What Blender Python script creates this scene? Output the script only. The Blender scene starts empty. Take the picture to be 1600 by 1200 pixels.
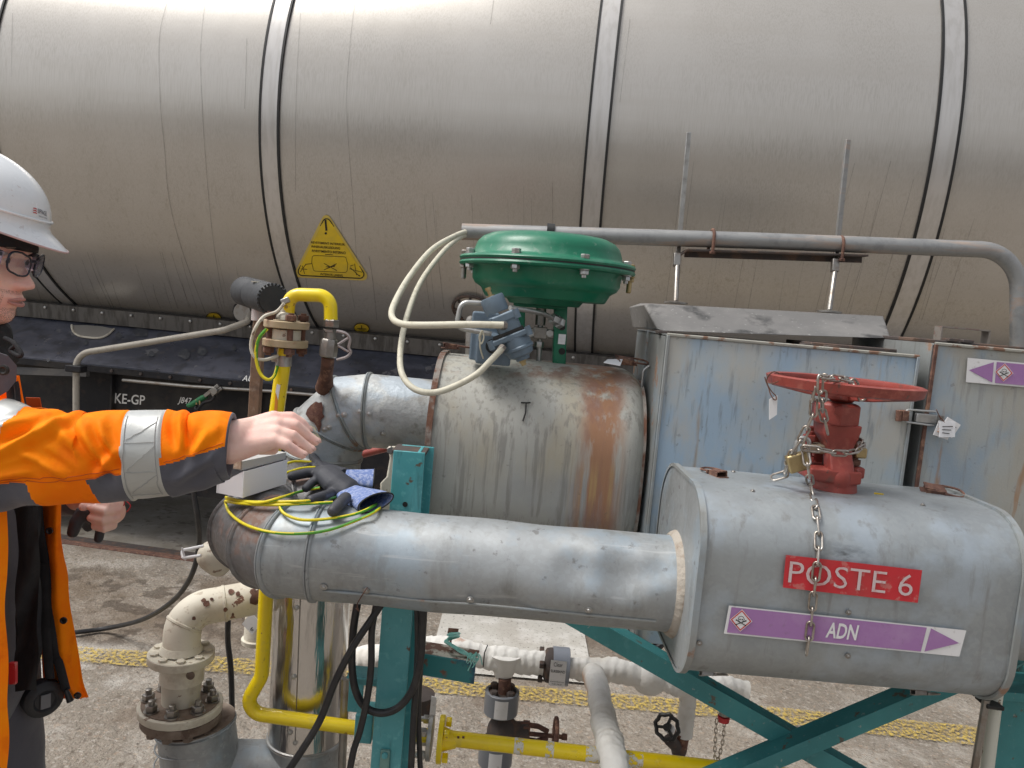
import bpy, bmesh, math, random
from mathutils import Vector, Matrix
from mathutils import noise as mnoise
from mathutils.geometry import tessellate_polygon
R = math.radians
sin, cos, pi = math.sin, math.cos, math.pi
random.seed(7)
scene = bpy.context.scene
COL = scene.collection

# ------------------------------------------------------------------ camera
CAM = Vector((0, 0, 1.65))
PITCH, ROLL, FPX = R(5.5), R(5.0), 1205.0
_f = Vector((0, cos(PITCH), -sin(PITCH)))
_r0 = Vector((1, 0, 0))
_u0 = _r0.cross(_f)
_r = _r0*cos(ROLL) + _u0*sin(ROLL)
_u = _u0*cos(ROLL) - _r0*sin(ROLL)
cam = bpy.data.cameras.new('camera')
cam.sensor_width = 36; cam.lens = FPX/1600*36; cam.clip_start = .05; cam.clip_end = 500
camo = bpy.data.objects.new('camera', cam); COL.objects.link(camo)
camo.matrix_world = Matrix(((_r.x, _u.x, -_f.x, CAM.x), (_r.y, _u.y, -_f.y, CAM.y), (_r.z, _u.z, -_f.z, CAM.z), (0, 0, 0, 1)))
scene.camera = camo

# ------------------------------------------------------------------ world, sun, exposure
world = bpy.data.worlds.new('World'); scene.world = world; world.use_nodes = True
nt = world.node_tree; nt.nodes.clear()
SUN_EL, SUN_AZ = R(60), R(262)
sky = nt.nodes.new('ShaderNodeTexSky'); sky.sky_type = 'NISHITA'; sky.sun_disc = False
sky.sun_elevation = SUN_EL; sky.sun_rotation = SUN_AZ
sky.air_density = 1.0; sky.dust_density = 3.0; sky.ozone_density = 1.0
hs = nt.nodes.new('ShaderNodeHueSaturation'); hs.inputs['Saturation'].default_value = .22
bg = nt.nodes.new('ShaderNodeBackground'); bg.inputs[1].default_value = .10
wo = nt.nodes.new('ShaderNodeOutputWorld')
nt.links.new(sky.outputs[0], hs.inputs['Color']); nt.links.new(hs.outputs[0], bg.inputs[0]); nt.links.new(bg.outputs[0], wo.inputs[0])
sl = bpy.data.lights.new('sun', 'SUN'); sl.energy = 1.5; sl.angle = R(25); sl.color = (1, .97, .92)
so = bpy.data.objects.new('sun', sl); COL.objects.link(so)
# direction towards the sun: over the viewer's left shoulder
sd = Vector((cos(SUN_EL)*sin(SUN_AZ), cos(SUN_EL)*cos(SUN_AZ), sin(SUN_EL)))
so.rotation_euler = sd.to_track_quat('Z', 'Y').to_euler()
scene.view_settings.view_transform = 'Standard'
scene.view_settings.look = 'None'
scene.view_settings.exposure = .82
scene.view_settings.gamma = 1
scene.cycles.max_bounces = 8

# ------------------------------------------------------------------ picture point -> place
def ray(px, py):
    return (_f + _r*((px-800)/FPX) - _u*((py-600)/FPX))
def P(px, py, Y):
    d = ray(px, py); return CAM + d*(Y/d.y)
def G(px, py, z=0.0):
    d = ray(px, py); return CAM + d*((z-CAM.z)/d.z)
def wr(rpx, Y): return rpx*Y/FPX
def V(*a): return Vector(a)
X, Yv, Z = V(1, 0, 0), V(0, 1, 0), V(0, 0, 1)

# ------------------------------------------------------------------ mesh builder
def frames(pts, closed=False):
    n = len(pts); T = []
    for i in range(n):
        if closed: t = pts[(i+1) % n]-pts[i-1]
        else: t = pts[min(i+1, n-1)]-pts[max(i-1, 0)]
        T.append(t.normalized() if t.length > 1e-9 else (T[-1] if T else Z.copy()))
    a = Z if abs(T[0].z) < .9 else X
    N = [(a - T[0]*a.dot(T[0])).normalized()]
    for i in range(1, n):
        q = T[i-1].rotation_difference(T[i]); v = q @ N[-1]
        N.append((v - T[i]*v.dot(T[i])).normalized())
    return T, N
def fillet(pts, rad, n=6):
    """rounds the corners of a polyline"""
    out = [pts[0]]
    for i in range(1, len(pts)-1):
        r = rad[i-1] if isinstance(rad, (list, tuple)) else rad
        a, b, c = pts[i-1], pts[i], pts[i+1]
        u, v = (a-b), (c-b)
        if u.length < 1e-6 or v.length < 1e-6: continue
        lu, lv = u.length, v.length; u.normalize(); v.normalize()
        ang = u.angle(v)
        if ang > R(176): out.append(b); continue
        t = min(r/math.tan(ang/2), lu*.49, lv*.49); rr = t*math.tan(ang/2)
        ctr = b + (u+v).normalized()*(rr/sin(ang/2))
        s, e = b+u*t-ctr, b+v*t-ctr
        om = s.angle(e)
        for k in range(n+1):
            out.append(ctr + (s*sin(om*(1-k/n))+e*sin(om*k/n))/sin(om) if om > 1e-4 else b)
    out.append(pts[-1]); return out
def spline(pts, n=8, closed=False):
    out = []; m = len(pts); segs = m if closed else m-1
    for i in range(segs):
        if closed: p0, p1, p2, p3 = pts[i-1], pts[i], pts[(i+1) % m], pts[(i+2) % m]
        else: p0, p1, p2, p3 = pts[max(i-1, 0)], pts[i], pts[i+1], pts[min(i+2, m-1)]
        for k in range(n):
            t = k/n
            out.append(.5*((2*p1)+(p2-p0)*t+(2*p0-5*p1+4*p2-p3)*t*t+(-p0+3*p1-3*p2+p3)*t**3))
    if not closed: out.append(pts[-1].copy())
    return out
class MB:
    def __init__(s): s.v = []; s.f = []; s.m = []
    def add(s, vs, fs, mi=0):
        o = len(s.v); s.v += [Vector(v) for v in vs]; s.f += [tuple(i+o for i in f) for f in fs]; s.m += [mi]*len(fs); return s
    def loft(s, rings, cap=True, closed=False, mi=0):
        n = len(rings[0]); o = len(s.v)
        for r in rings: s.v += [Vector(p) for p in r]
        k = len(rings)
        for i in range(k if closed else k-1):
            a, b = o+i*n, o+((i+1) % k)*n
            for j in range(n):
                j2 = (j+1) % n
                s.f.append((a+j, a+j2, b+j2, b+j)); s.m.append(mi)
        if cap and not closed:
            s.f.append(tuple(o+j for j in reversed(range(n)))); s.m.append(mi)
            s.f.append(tuple(o+(k-1)*n+j for j in range(n))); s.m.append(mi)
        return s
    def tube(s, pts, r, seg=14, cap=True, closed=False, sq=None, mi=0):
        """round tube along pts; r a number or a list; sq=(a,b) an elliptical section"""
        T, N = frames(pts, closed); rings = []
        for i, p in enumerate(pts):
            rr = r[i] if isinstance(r, (list, tuple)) else r
            B = T[i].cross(N[i])
            a, b = sq if sq else (1, 1)
            rings.append([p + N[i]*(rr*a*cos(2*pi*k/seg)) + B*(rr*b*sin(2*pi*k/seg)) for k in range(seg)])
        return s.loft(rings, cap, closed, mi)
    def lathe(s, o, axis, prof, seg=32, cap=True, ref=None, mi=0):
        """prof = [(distance along axis, radius)]"""
        axis = axis.normalized(); a = ref or (Z if abs(axis.z) < .9 else X)
        N = (a-axis*a.dot(axis)).normalized(); B = axis.cross(N)
        rings = [[o+axis*t+N*(r*cos(2*pi*k/seg))+B*(r*sin(2*pi*k/seg)) for k in range(seg)] for t, r in prof]
        return s.loft(rings, cap, False, mi)
    def cyl(s, a, b, r, seg=20, r2=None, mi=0):
        ax = b-a; return s.lathe(a, ax, [(0, r), (ax.length, r if r2 is None else r2)], seg, mi=mi)
    def box(s, c, sz, u=X, v=Yv, w=Z, mi=0):
        hx, hy, hz = (u*sz[0]/2), (v*sz[1]/2), (w*sz[2]/2)
        vs = [c+hx*i+hy*j+hz*k for k in (-1, 1) for j in (-1, 1) for i in (-1, 1)]
        return s.add(vs, [(0, 2, 3, 1), (4, 5, 7, 6), (0, 1, 5, 4), (2, 6, 7, 3), (0, 4, 6, 2), (1, 3, 7, 5)], mi)
    def bar(s, a, b, w, h, up=Z, mi=0):
        """rectangular bar from a to b, w across, h along up"""
        t = (b-a).normalized(); n = (up-t*up.dot(t)).normalized(); c = t.cross(n)
        return s.box((a+b)/2, ((b-a).length, w, h), t, c, n, mi)
    def prism(s, poly, d, mi=0):
        """polygon of points pushed along vector d"""
        n = len(poly); vs = [Vector(p) for p in poly]+[Vector(p)+d for p in poly]
        fs = [(i, (i+1) % n, n+(i+1) % n, n+i) for i in range(n)]
        tri = tessellate_polygon([vs[:n]])
        for t in tri:
            fs.append(tuple(t)); fs.append(tuple(n+i for i in reversed(t)))
        return s.add(vs, fs, mi)
    def ball(s, c, r, seg=16, rings=10, mi=0, ax=(X, Yv, Z)):
        rr = r if isinstance(r, (tuple, list)) else (r, r, r); L = []
        for i in range(rings+1):
            t = pi*(i/rings); t = min(max(t, .02), pi-.02)
            L.append([c+ax[0]*(rr[0]*sin(t)*cos(2*pi*k/seg))+ax[1]*(rr[1]*sin(t)*sin(2*pi*k/seg))+ax[2]*(-rr[2]*cos(t)) for k in range(seg)])
        return s.loft(L, True, False, mi)
    def hexa(s, c, axis, r, h, mi=0, rot=0):
        axis = axis.normalized(); a = Z if abs(axis.z) < .9 else X
        a = Matrix.Rotation(rot, 3, axis) @ (a-axis*a.dot(axis)).normalized()
        return s.lathe(c, axis, [(0, r*.93), (h*.1, r), (h*.88, r), (h, r*.88)], 6, ref=a, mi=mi)
    def bolt(s, c, axis, r, h, stud=.5):
        s.lathe(c-axis*.0005, axis, [(0, r*1.35), (h*.18, r*1.35)], 16)
        s.hexa(c+axis*h*.18, axis, r*1.12, h*.75, rot=random.random())
        if stud: s.lathe(c+axis*h*.9, axis, [(0, r*.6), (h*stud, r*.6), (h*stud*1.1, r*.45)], 10)
        return s
    def build(s, name, mat, parent=None, smooth=35, bevel=0, bseg=2, sub=0, warp=None):
        if warp: s.v = [warp(v) for v in s.v]
        me = bpy.data.meshes.new(name)
        root = parent
        while root is not None and root.parent is not None: root = root.parent
        o = bpy.data.objects.new(name, me)
        if root is not None:
            inv = MAT[root.name].inverted(); vs = [inv @ v for v in s.v]; o.parent = parent
        else:
            n = len(s.v); c = Vector(((min(v.x for v in s.v)+max(v.x for v in s.v))/2, (min(v.y for v in s.v)+max(v.y for v in s.v))/2, min(v.z for v in s.v)))
            vs = [v-c for v in s.v]; o.location = c; MAT[o.name] = Matrix.Translation(c)
        me.from_pydata([tuple(v) for v in vs], [], s.f)
        for mm in (mat if isinstance(mat, (list, tuple)) else [mat]): me.materials.append(mm)
        if any(s.m): me.polygons.foreach_set('material_index', s.m)
        me.update()
        bm = bmesh.new(); bm.from_mesh(me); bmesh.ops.recalc_face_normals(bm, faces=bm.faces); bm.to_mesh(me); bm.free()
        if smooth:
            me.polygons.foreach_set('use_smooth', [True]*len(me.polygons)); me.set_sharp_from_angle(angle=R(smooth))
        COL.objects.link(o)
        if bevel:
            b = o.modifiers.new('bevel', 'BEVEL'); b.width = bevel; b.segments = bseg; b.limit_method = 'ANGLE'; b.angle_limit = R(40)
            b.harden_normals = False
        if sub:
            q = o.modifiers.new('sub', 'SUBSURF'); q.levels = q.render_levels = sub
        return o
MAT = {}
def thing(name, label, cat, loc, group=None, rotz=0):
    o = bpy.data.objects.new(name, None); COL.objects.link(o)
    o.location = loc; o.rotation_euler = (0, 0, rotz); o.empty_display_size = .05
    o['label'] = label; o['category'] = cat
    if group: o['group'] = group
    MAT[o.name] = Matrix.Translation(loc) @ Matrix.Rotation(rotz, 4, 'Z')
    return o
def tag(o, label, cat=None, group=None):
    o['label'] = label
    if cat: o['category'] = cat
    if group: o['group'] = group
    return o
def struct(o, kind='structure'): o['kind'] = kind; return o

# ------------------------------------------------------------------ materials
def mat(name, col, rough=.5, metal=0.0, layers=(), bump=(), rvar=.1, spec=.5, coat=0, trans=0, alpha=1, sheen=0, aniso=0, sss=0, brushed=None):
    """layers: (colour, scale, lo, hi, strength[, detail]); scale a number or (x,y,z); bump: (scale, strength, distance)"""
    m = bpy.data.materials.new(name); m.use_nodes = True
    t = m.node_tree; N = t.nodes; Lk = t.links.new
    b = N['Principled BSDF']
    tc = N.new('ShaderNodeTexCoord')
    def nz(scale, detail=5, kind='n', rough_=.6):
        mp = N.new('ShaderNodeMapping'); sc = scale if isinstance(scale, (tuple, list)) else (scale,)*3
        mp.inputs['Scale'].default_value = sc
        mp.inputs['Location'].default_value = [random.uniform(0, 9) for _ in range(3)]
        Lk(tc.outputs['Object'], mp.inputs[0])
        if kind == 'v':
            n = N.new('ShaderNodeTexVoronoi'); n.inputs['Scale'].default_value = 1; Lk(mp.outputs[0], n.inputs['Vector'])
            s = N.new('ShaderNodeSeparateColor'); Lk(n.outputs['Color'], s.inputs[0]); return s.outputs[0]
        n = N.new('ShaderNodeTexNoise'); n.inputs['Scale'].default_value = 1; n.inputs['Detail'].default_value = detail
        n.inputs['Roughness'].default_value = rough_
        Lk(mp.outputs[0], n.inputs['Vector']); return n.outputs['Fac']
    cur = N.new('ShaderNodeRGB'); cur.outputs[0].default_value = (*col, 1); cur = cur.outputs[0]
    metal_out = None; rmask = []
    for L in layers:
        c, scale, lo, hi, st = L[:5]; opt = L[5] if len(L) > 5 else {}
        f = nz(scale, opt.get('detail', 5), opt.get('kind', 'n'))
        mr = N.new('ShaderNodeMapRange'); mr.inputs['From Min'].default_value = .5+(lo-.5)*.8; mr.inputs['From Max'].default_value = .5+(hi-.5)*.8
        mr.inputs['To Max'].default_value = st; Lk(f, mr.inputs[0]); fac = mr.outputs[0]
        if 'box' in opt:   # confine the stain to a region along one axis of the object: (axis, from, to, softness)
            for ax_, a_, b_, so_ in opt['box']:
                sp = N.new('ShaderNodeSeparateXYZ'); Lk(tc.outputs['Object'], sp.inputs[0])
                o1 = N.new('ShaderNodeMapRange'); o1.interpolation_type = 'SMOOTHSTEP'; o1.inputs['From Min'].default_value = a_-so_; o1.inputs['From Max'].default_value = a_+so_
                o2 = N.new('ShaderNodeMapRange'); o2.interpolation_type = 'SMOOTHSTEP'; o2.inputs['From Min'].default_value = b_+so_; o2.inputs['From Max'].default_value = b_-so_
                Lk(sp.outputs[ax_], o1.inputs[0]); Lk(sp.outputs[ax_], o2.inputs[0])
                for q in (o1, o2):
                    mu = N.new('ShaderNodeMath'); mu.operation = 'MULTIPLY'; Lk(fac, mu.inputs[0]); Lk(q.outputs[0], mu.inputs[1]); fac = mu.outputs[0]
        mx = N.new('ShaderNodeMix'); mx.data_type = 'RGBA'
        Lk(fac, mx.inputs[0]); Lk(cur, mx.inputs[6]); mx.inputs[7].default_value = (*c, 1); cur = mx.outputs[2]
        if opt.get('rust'): rmask.append(fac)
    Lk(cur, b.inputs['Base Color'])
    b.inputs['Metallic'].default_value = metal
    b.inputs['Specular IOR Level'].default_value = spec
    rn = nz(14, 4); mr = N.new('ShaderNodeMapRange'); mr.inputs['From Min'].default_value = .3; mr.inputs['From Max'].default_value = .7
    mr.inputs['To Min'].default_value = max(rough-rvar, .03); mr.inputs['To Max'].default_value = min(rough+rvar, 1); Lk(rn, mr.inputs[0])
    ro = mr.outputs[0]
    for fac in rmask:      # rust and paint are dull and not metallic
        mx = N.new('ShaderNodeMix'); mx.data_type = 'FLOAT'; Lk(fac, mx.inputs[0]); Lk(ro, mx.inputs[2]); mx.inputs[3].default_value = .85; ro = mx.outputs[0]
    Lk(ro, b.inputs['Roughness'])
    if metal and rmask:
        cm = None
        for fac in rmask:
            mx = N.new('ShaderNodeMix'); mx.data_type = 'FLOAT'; Lk(fac, mx.inputs[0])
            if cm is None: mx.inputs[2].default_value = metal
            else: Lk(cm, mx.inputs[2])
            mx.inputs[3].default_value = 0; cm = mx.outputs[0]
        Lk(cm, b.inputs['Metallic'])
    if coat: b.inputs['Coat Weight'].default_value = coat; b.inputs['Coat Roughness'].default_value = .15
    if trans: b.inputs['Transmission Weight'].default_value = trans
    if alpha < 1: b.inputs['Alpha'].default_value = alpha
    if sheen: b.inputs['Sheen Weight'].default_value = sheen
    if sss:
        b.inputs['Subsurface Weight'].default_value = sss; b.inputs['Subsurface Radius'].default_value = (.012, .005, .003); b.inputs['Subsurface Scale'].default_value = 1
    last = None
    for bb in bump:
        sc_, st_, di_ = bb[:3]
        bn = N.new('ShaderNodeBump'); bn.inputs['Strength'].default_value = min(1, st_*1.5); bn.inputs['Distance'].default_value = di_
        Lk(nz(sc_, 6 if len(bb) < 4 else bb[3]), bn.inputs['Height'])
        if last: Lk(last, bn.inputs['Normal'])
        last = bn.outputs[0]
    if last: Lk(last, b.inputs['Normal'])
    return m
RU = {'rust': 1}
def Mx(**k): d = dict(k); return d
M = {}
M['galv'] = mat('galvanised_sheet', (.385, .40, .405), .56, .55, [((.27, .285, .29), 3.5, .35, .7, .7), ((.45, .48, .50), 150, .4, .9, .22, {'kind': 'v'}), ((.34, .42, .49), 7, .5, .62, .5), ((.23, .23, .21), (30, 30, 5), .56, .74, .5), ((.16, .15, .14), 45, .66, .74, .6), ((.52, .53, .53), (5, 90, 90), .64, .72, .5)], [(260, .12, .0006), (9, .25, .004)], rvar=.10)
M['galv_dull'] = mat('weathered_sheet', (.34, .355, .35), .58, .55, [((.30, .31, .30), 5, .35, .65, .8), ((.36, .43, .49), 8, .48, .62, .6), ((.22, .21, .19), (60, 60, 6), .56, .74, .5), ((.30, .16, .09), 12, .64, .70, .8, RU)], [(300, .2, .0008), (12, .3, .003)], rvar=.12)
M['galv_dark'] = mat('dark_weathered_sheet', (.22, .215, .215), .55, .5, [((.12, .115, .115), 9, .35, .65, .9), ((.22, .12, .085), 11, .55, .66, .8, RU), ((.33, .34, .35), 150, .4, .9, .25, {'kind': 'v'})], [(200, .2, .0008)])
M['bluepanel'] = mat('blue_grey_painted_sheet', (.45, .48, .475), .68, .15, [((.33, .45, .57), (4.5, 4.5, 3), .44, .60, .85), ((.49, .465, .41), (9, 9, 4), .52, .66, .7), ((.2, .22, .235), (90, 90, 10), .56, .70, .55), ((.16, .16, .15), 70, .69, .75, .4), ((.36, .26, .16), (28, 28, 3), .68, .78, .6, RU)], [(400, .25, .0007), ((160, 160, 20), .2, .001)], rvar=.1)
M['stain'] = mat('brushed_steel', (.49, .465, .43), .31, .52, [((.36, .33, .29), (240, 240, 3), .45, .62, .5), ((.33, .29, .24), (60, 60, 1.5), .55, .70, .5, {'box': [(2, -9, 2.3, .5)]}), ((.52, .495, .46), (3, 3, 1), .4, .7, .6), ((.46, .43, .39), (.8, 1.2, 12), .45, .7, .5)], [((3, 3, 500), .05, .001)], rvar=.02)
M['bandsteel'] = mat('band_steel', (.56, .54, .52), .33, .55, [((.44, .42, .39), (40, 40, 3), .45, .65, .5)], [((3, 3, 300), .05, .001)], rvar=.03)
M['rust'] = mat('rusty_iron', (.17, .085, .06), .85, .1, [((.09, .045, .035), 30, .4, .6, .9), ((.30, .17, .11), 60, .55, .7, .8)], [(180, .5, .0015)])
M['darkiron'] = mat('dark_iron', (.075, .06, .055), .75, .2, [((.14, .085, .06), 25, .5, .65, .9)], [(150, .4, .001)])
M['zinc'] = mat('zinc_steel', (.46, .46, .45), .42, .85, [((.28, .26, .24), 30, .45, .7, .7)], [(200, .15, .0005)])
M['steel'] = mat('worn_steel', (.30, .285, .265), .4, .85, [((.22, .18, .15), 30, .5, .7, .8)], [(160, .3, .0006)])
M['tubemetal'] = mat('galvanised_tube', (.33, .33, .325), .5, .6, [((.36, .26, .20), (3, 30, 30), .5, .64, .7, RU), ((.26, .26, .26), 40, .5, .7, .7)], [(200, .3, .0006)])
M['yellow'] = mat('yellow_gas_paint', (.88, .66, .005), .35, 0, [((.75, .50, .01), 12, .5, .75, .5), ((.30, .16, .03), 60, .70, .73, .8), ((.5, .40, .10), 30, .62, .72, .35)], [(60, .15, .0008)], coat=.3)
M['green'] = mat('green_enamel', (.0, .155, .078), .44, 0, [((.0, .105, .055), 6, .45, .7, .6), ((.13, .27, .2), 14, .55, .74, .4), ((.22, .29, .24), 50, .66, .74, .35)], [(90, .15, .0008), (14, .15, .002)], coat=.15, rvar=.08)
M['greenyoke'] = M['green']
M['blugrey'] = mat('blue_grey_casting', (.135, .185, .235), .45, .1, [((.09, .125, .16), 18, .4, .6, .6)], [(220, .35, .0006)])
M['brass'] = mat('brass', (.44, .34, .18), .5, .9, [((.33, .24, .12), 40, .5, .7, .7)])
M['hose'] = mat('cream_hose', (.58, .55, .44), .6, 0, [((.40, .37, .28), 60, .5, .7, .6)], [(300, .2, .0004)])
M['redvalve'] = mat('red_valve_paint', (.29, .05, .037), .55, 0, [((.19, .036, .028), 12, .4, .6, .7), ((.38, .11, .08), 40, .55, .7, .6), ((.13, .06, .045), 20, .58, .68, .7), ((.09, .05, .04), 55, .67, .72, .85)], [(120, .4, .001)], coat=.15)
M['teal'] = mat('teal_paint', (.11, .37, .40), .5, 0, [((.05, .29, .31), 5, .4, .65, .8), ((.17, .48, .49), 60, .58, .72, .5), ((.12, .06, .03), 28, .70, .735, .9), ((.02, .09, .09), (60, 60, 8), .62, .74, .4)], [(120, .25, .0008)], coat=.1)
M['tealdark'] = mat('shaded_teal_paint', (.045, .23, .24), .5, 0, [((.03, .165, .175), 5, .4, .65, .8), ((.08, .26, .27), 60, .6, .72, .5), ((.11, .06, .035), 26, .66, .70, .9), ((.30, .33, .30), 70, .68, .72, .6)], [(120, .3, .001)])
M['cream'] = mat('cream_peeling_paint', (.66, .62, .52), .55, 0, [((.52, .46, .37), 14, .5, .68, .6), ((.17, .07, .045), 24, .665, .675, .95), ((.36, .28, .2), 45, .64, .7, .6)], [(90, .3, .0012)])
M['creamplain'] = mat('cream_paint', (.62, .58, .48), .6, 0, [((.42, .36, .28), 20, .5, .68, .8), ((.2, .12, .08), 50, .67, .70, .8)], [(90, .4, .0012)])
M['dirtbrown'] = mat('dirty_brown_metal', (.17, .125, .095), .85, 0, [((.26, .21, .17), 18, .45, .65, .8), ((.09, .055, .04), 30, .55, .68, .8)], [(160, .4, .001)])
M['wrap'] = mat('white_wrapped_tape', (.76, .74, .70), .75, 0, [((.58, .53, .46), 9, .5, .7, .6), ((.45, .20, .10), 7, .70, .76, .6)], [((40, 25, 25), .6, .003), (120, .4, .001)])
M['rubber'] = mat('black_cable_rubber', (.018, .018, .020), .42, 0, [((.05, .045, .04), 40, .5, .7, .5)], [(100, .15, .0005)])
M['foam'] = mat('black_foam_wrap', (.028, .030, .034), .6, 0, [((.06, .06, .06), 14, .5, .7, .5)], [(50, .5, .002)])
M['white'] = mat('white_plastic', (.78, .78, .79), .4, 0, [((.70, .70, .70), 8, .5, .7, .4)])
M['card'] = mat('white_cardboard', (.86, .86, .90), .6, 0, [((.66, .66, .68), 5, .5, .7, .3)], [(60, .1, .001)])
M['paper'] = mat('paper_tag', (.80, .80, .82), .6, 0, [((.62, .62, .64), 60, .55, .7, .4)])
M['labelwhite'] = mat('label_white', (.74, .73, .73), .5, 0, [((.60, .59, .57), 8, .5, .7, .5), ((.42, .40, .37), 60, .62, .72, .5)])
M['purple'] = mat('label_purple', (.34, .17, .38), .5, 0, [((.44, .29, .46), 12, .5, .7, .5), ((.25, .15, .25), 90, .6, .7, .5)])
M['labelred'] = mat('label_red', (.55, .025, .035), .5, 0, [((.42, .05, .05), 14, .5, .7, .6), ((.55, .25, .22), 70, .62, .70, .5)])
M['redline'] = mat('hazard_red', (.55, .02, .03), .45)
M['signyellow'] = mat('warning_yellow', (.74, .52, .015), .45, 0, [((.55, .40, .05), 8, .45, .65, .6)], coat=.1)
M['signedge'] = mat('warning_yellow_edge', (.62, .47, .10), .45)
M['ink'] = mat('black_ink', (.012, .011, .010), .6)
M['letter'] = mat('white_letter_paint', (.72, .71, .69), .6, 0, [((.35, .35, .35), 40, .60, .72, .5)])
M['letterpink'] = mat('scratched_white_letters', (.62, .50, .50), .5, 0, [((.62, .22, .22), 60, .55, .68, .6)])
M['navy'] = mat('blue_black_wagon_paint', (.042, .047, .066), .36, 0, [((.095, .10, .13), (2, 6, 5), .42, .62, .8), ((.022, .024, .030), 9, .5, .65, .6), ((.15, .15, .16), 4.6, .665, .675, .7), ((.10, .085, .07), 20, .62, .72, .35)], [(30, .15, .002)], coat=.2)
M['black'] = mat('black_chassis_paint', (.018, .018, .021), .55, 0, [((.045, .04, .036), 4, .45, .65, .8), ((.05, .035, .03), 22, .6, .7, .5)], [(60, .3, .002)], spec=.2)
M['seal_gap'] = mat('black_sealant_and_gap', (.012, .012, .012), .6)
M['concrete'] = mat('rough_concrete', (.285, .245, .20), .92, 0, [((.22, .19, .155), 1.1, .42, .62, .75), ((.43, .395, .35), 3.5, .5, .66, .6), ((.13, .10, .075), 26, .60, .70, .75), ((.45, .41, .36), 46, .57, .66, .6), ((.22, .17, .135), 60, .57, .66, .6), ((.13, .105, .085), 95, .64, .70, .7), ((.40, .30, .22), 38, .62, .67, .5), ((.52, .49, .45), 120, .66, .72, .6), ((.15, .11, .075), 2.2, .40, .60, .8, {'box': [(0, -3.2, -.9, .3), (1, 3.35, 4.2, .12)]}), ((.07, .05, .035), (9, 9, 9), .52, .60, .7, {'box': [(0, -3.4, -1.2, .4), (1, 3.2, 4.2, .2)]}), ((.56, .53, .49), 3, .42, .60, .8, {'box': [(0, -2.2, -1.1, .3), (1, 2.98, 3.3, .08)]}), ((.17, .125, .09), 2.3, .60, .72, .55)], [(26, .9, .02), (90, .9, .009)])
M['trackbed'] = mat('smooth_track_concrete', (.27, .245, .21), .85, 0, [((.18, .155, .12), 2, .42, .62, .8), ((.36, .335, .30), 6, .55, .7, .5), ((.10, .075, .055), 14, .60, .70, .7)], [(30, .5, .006)])
def cutout(m, scale, lo, hi, opt_scale2=None):
    """worn paint: lets the ground below show through a noise pattern"""
    t = m.node_tree; N = t.nodes; Lk = t.links.new; b = N['Principled BSDF']
    tc = N.new('ShaderNodeTexCoord'); n = N.new('ShaderNodeTexNoise'); n.inputs['Scale'].default_value = scale; n.inputs['Detail'].default_value = 7
    n.inputs['Roughness'].default_value = .7
    Lk(tc.outputs['Object'], n.inputs['Vector']); mr = N.new('ShaderNodeMapRange'); mr.inputs['From Min'].default_value = lo; mr.inputs['From Max'].default_value = hi
    Lk(n.outputs['Fac'], mr.inputs[0]); Lk(mr.outputs[0], b.inputs['Alpha'])
M['yellowpaint'] = mat('worn_yellow_line_paint', (.50, .36, .08), .8, 0, [((.42, .30, .10), 9, .45, .65, .8)], [(60, .5, .004)]); cutout(M['yellowpaint'], 55, .44, .60)
M['whitepaint'] = mat('worn_white_ground_paint', (.47, .45, .41), .8, 0, [((.40, .37, .33), 4, .45, .65, .7), ((.62, .60, .57), 9, .5, .7, .6)], [(60, .5, .004)]); cutout(M['whitepaint'], 60, .35, .42)
M['skin'] = mat('skin', (.85, .565, .48), .5, 0, [((.78, .40, .35), 22, .46, .66, .55), ((.62, .42, .40), 60, .56, .7, .3), ((.84, .64, .56), 9, .5, .7, .5)], [(260, .25, .0006), (70, .22, .0012)], sss=.1)
M['orange'] = mat('high_visibility_orange', (1.0, .20, .0), .75, 0, [((1.0, .30, .0), 7, .45, .65, .6), ((.72, .09, .0), 20, .55, .7, .4)], [(700, .3, .0005), ((22, 9, 22), .3, .004)], spec=.2)
M['cloth'] = mat('charcoal_cloth', (.085, .085, .105), .85, 0, [((.12, .12, .14), 9, .45, .65, .6)], [(600, .3, .0005), (24, .35, .003)], sheen=.2)
M['black_cloth'] = mat('black_cloth', (.012, .012, .014), .85, 0, [((.03, .03, .034), 14, .45, .65, .6)], [(400, .3, .0006), (30, .5, .004)])
M['reflect'] = mat('silver_reflective_tape', (.50, .51, .50), .42, .25, [((.42, .42, .39), 12, .45, .65, .6)], [(18, .3, .003), (400, .1, .0004)])
M['helmet'] = mat('white_helmet_shell', (.80, .82, .84), .26, 0, [((.70, .71, .72), 9, .5, .75, .4), ((.5, .4, .38), 70, .70, .73, .4)], rvar=.05, coat=.3)
M['helmetrim'] = mat('pinkish_helmet_rim', (.55, .40, .40), .45)
M['glass'] = mat('clear_lens', (.85, .86, .95), .03, 0, trans=.96, rvar=0)
M['sidelens'] = mat('violet_tinted_side_shield', (.66, .60, .76), .12, 0, trans=.6, rvar=.02)
M['frame'] = mat('dark_blue_frame', (.015, .018, .035), .3, 0)
M['beard'] = mat('short_stubble', (.24, .14, .10), .9, 0, [((.2, .13, .1), 200, .5, .6, .8)]); cutout(M['beard'], 600, .46, .75)
M['knit'] = mat('blue_knit', (.14, .20, .42), .85, 0, [((.33, .38, .55), (160, 160, 160), .5, .56, .8)], [(500, .5, .0008)])
M['nitrile'] = mat('dark_nitrile_coating', (.04, .042, .052), .6, 0, [((.07, .07, .08), 12, .45, .7, .7)], [(60, .4, .0018)])
M['wireY'] = None
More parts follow.
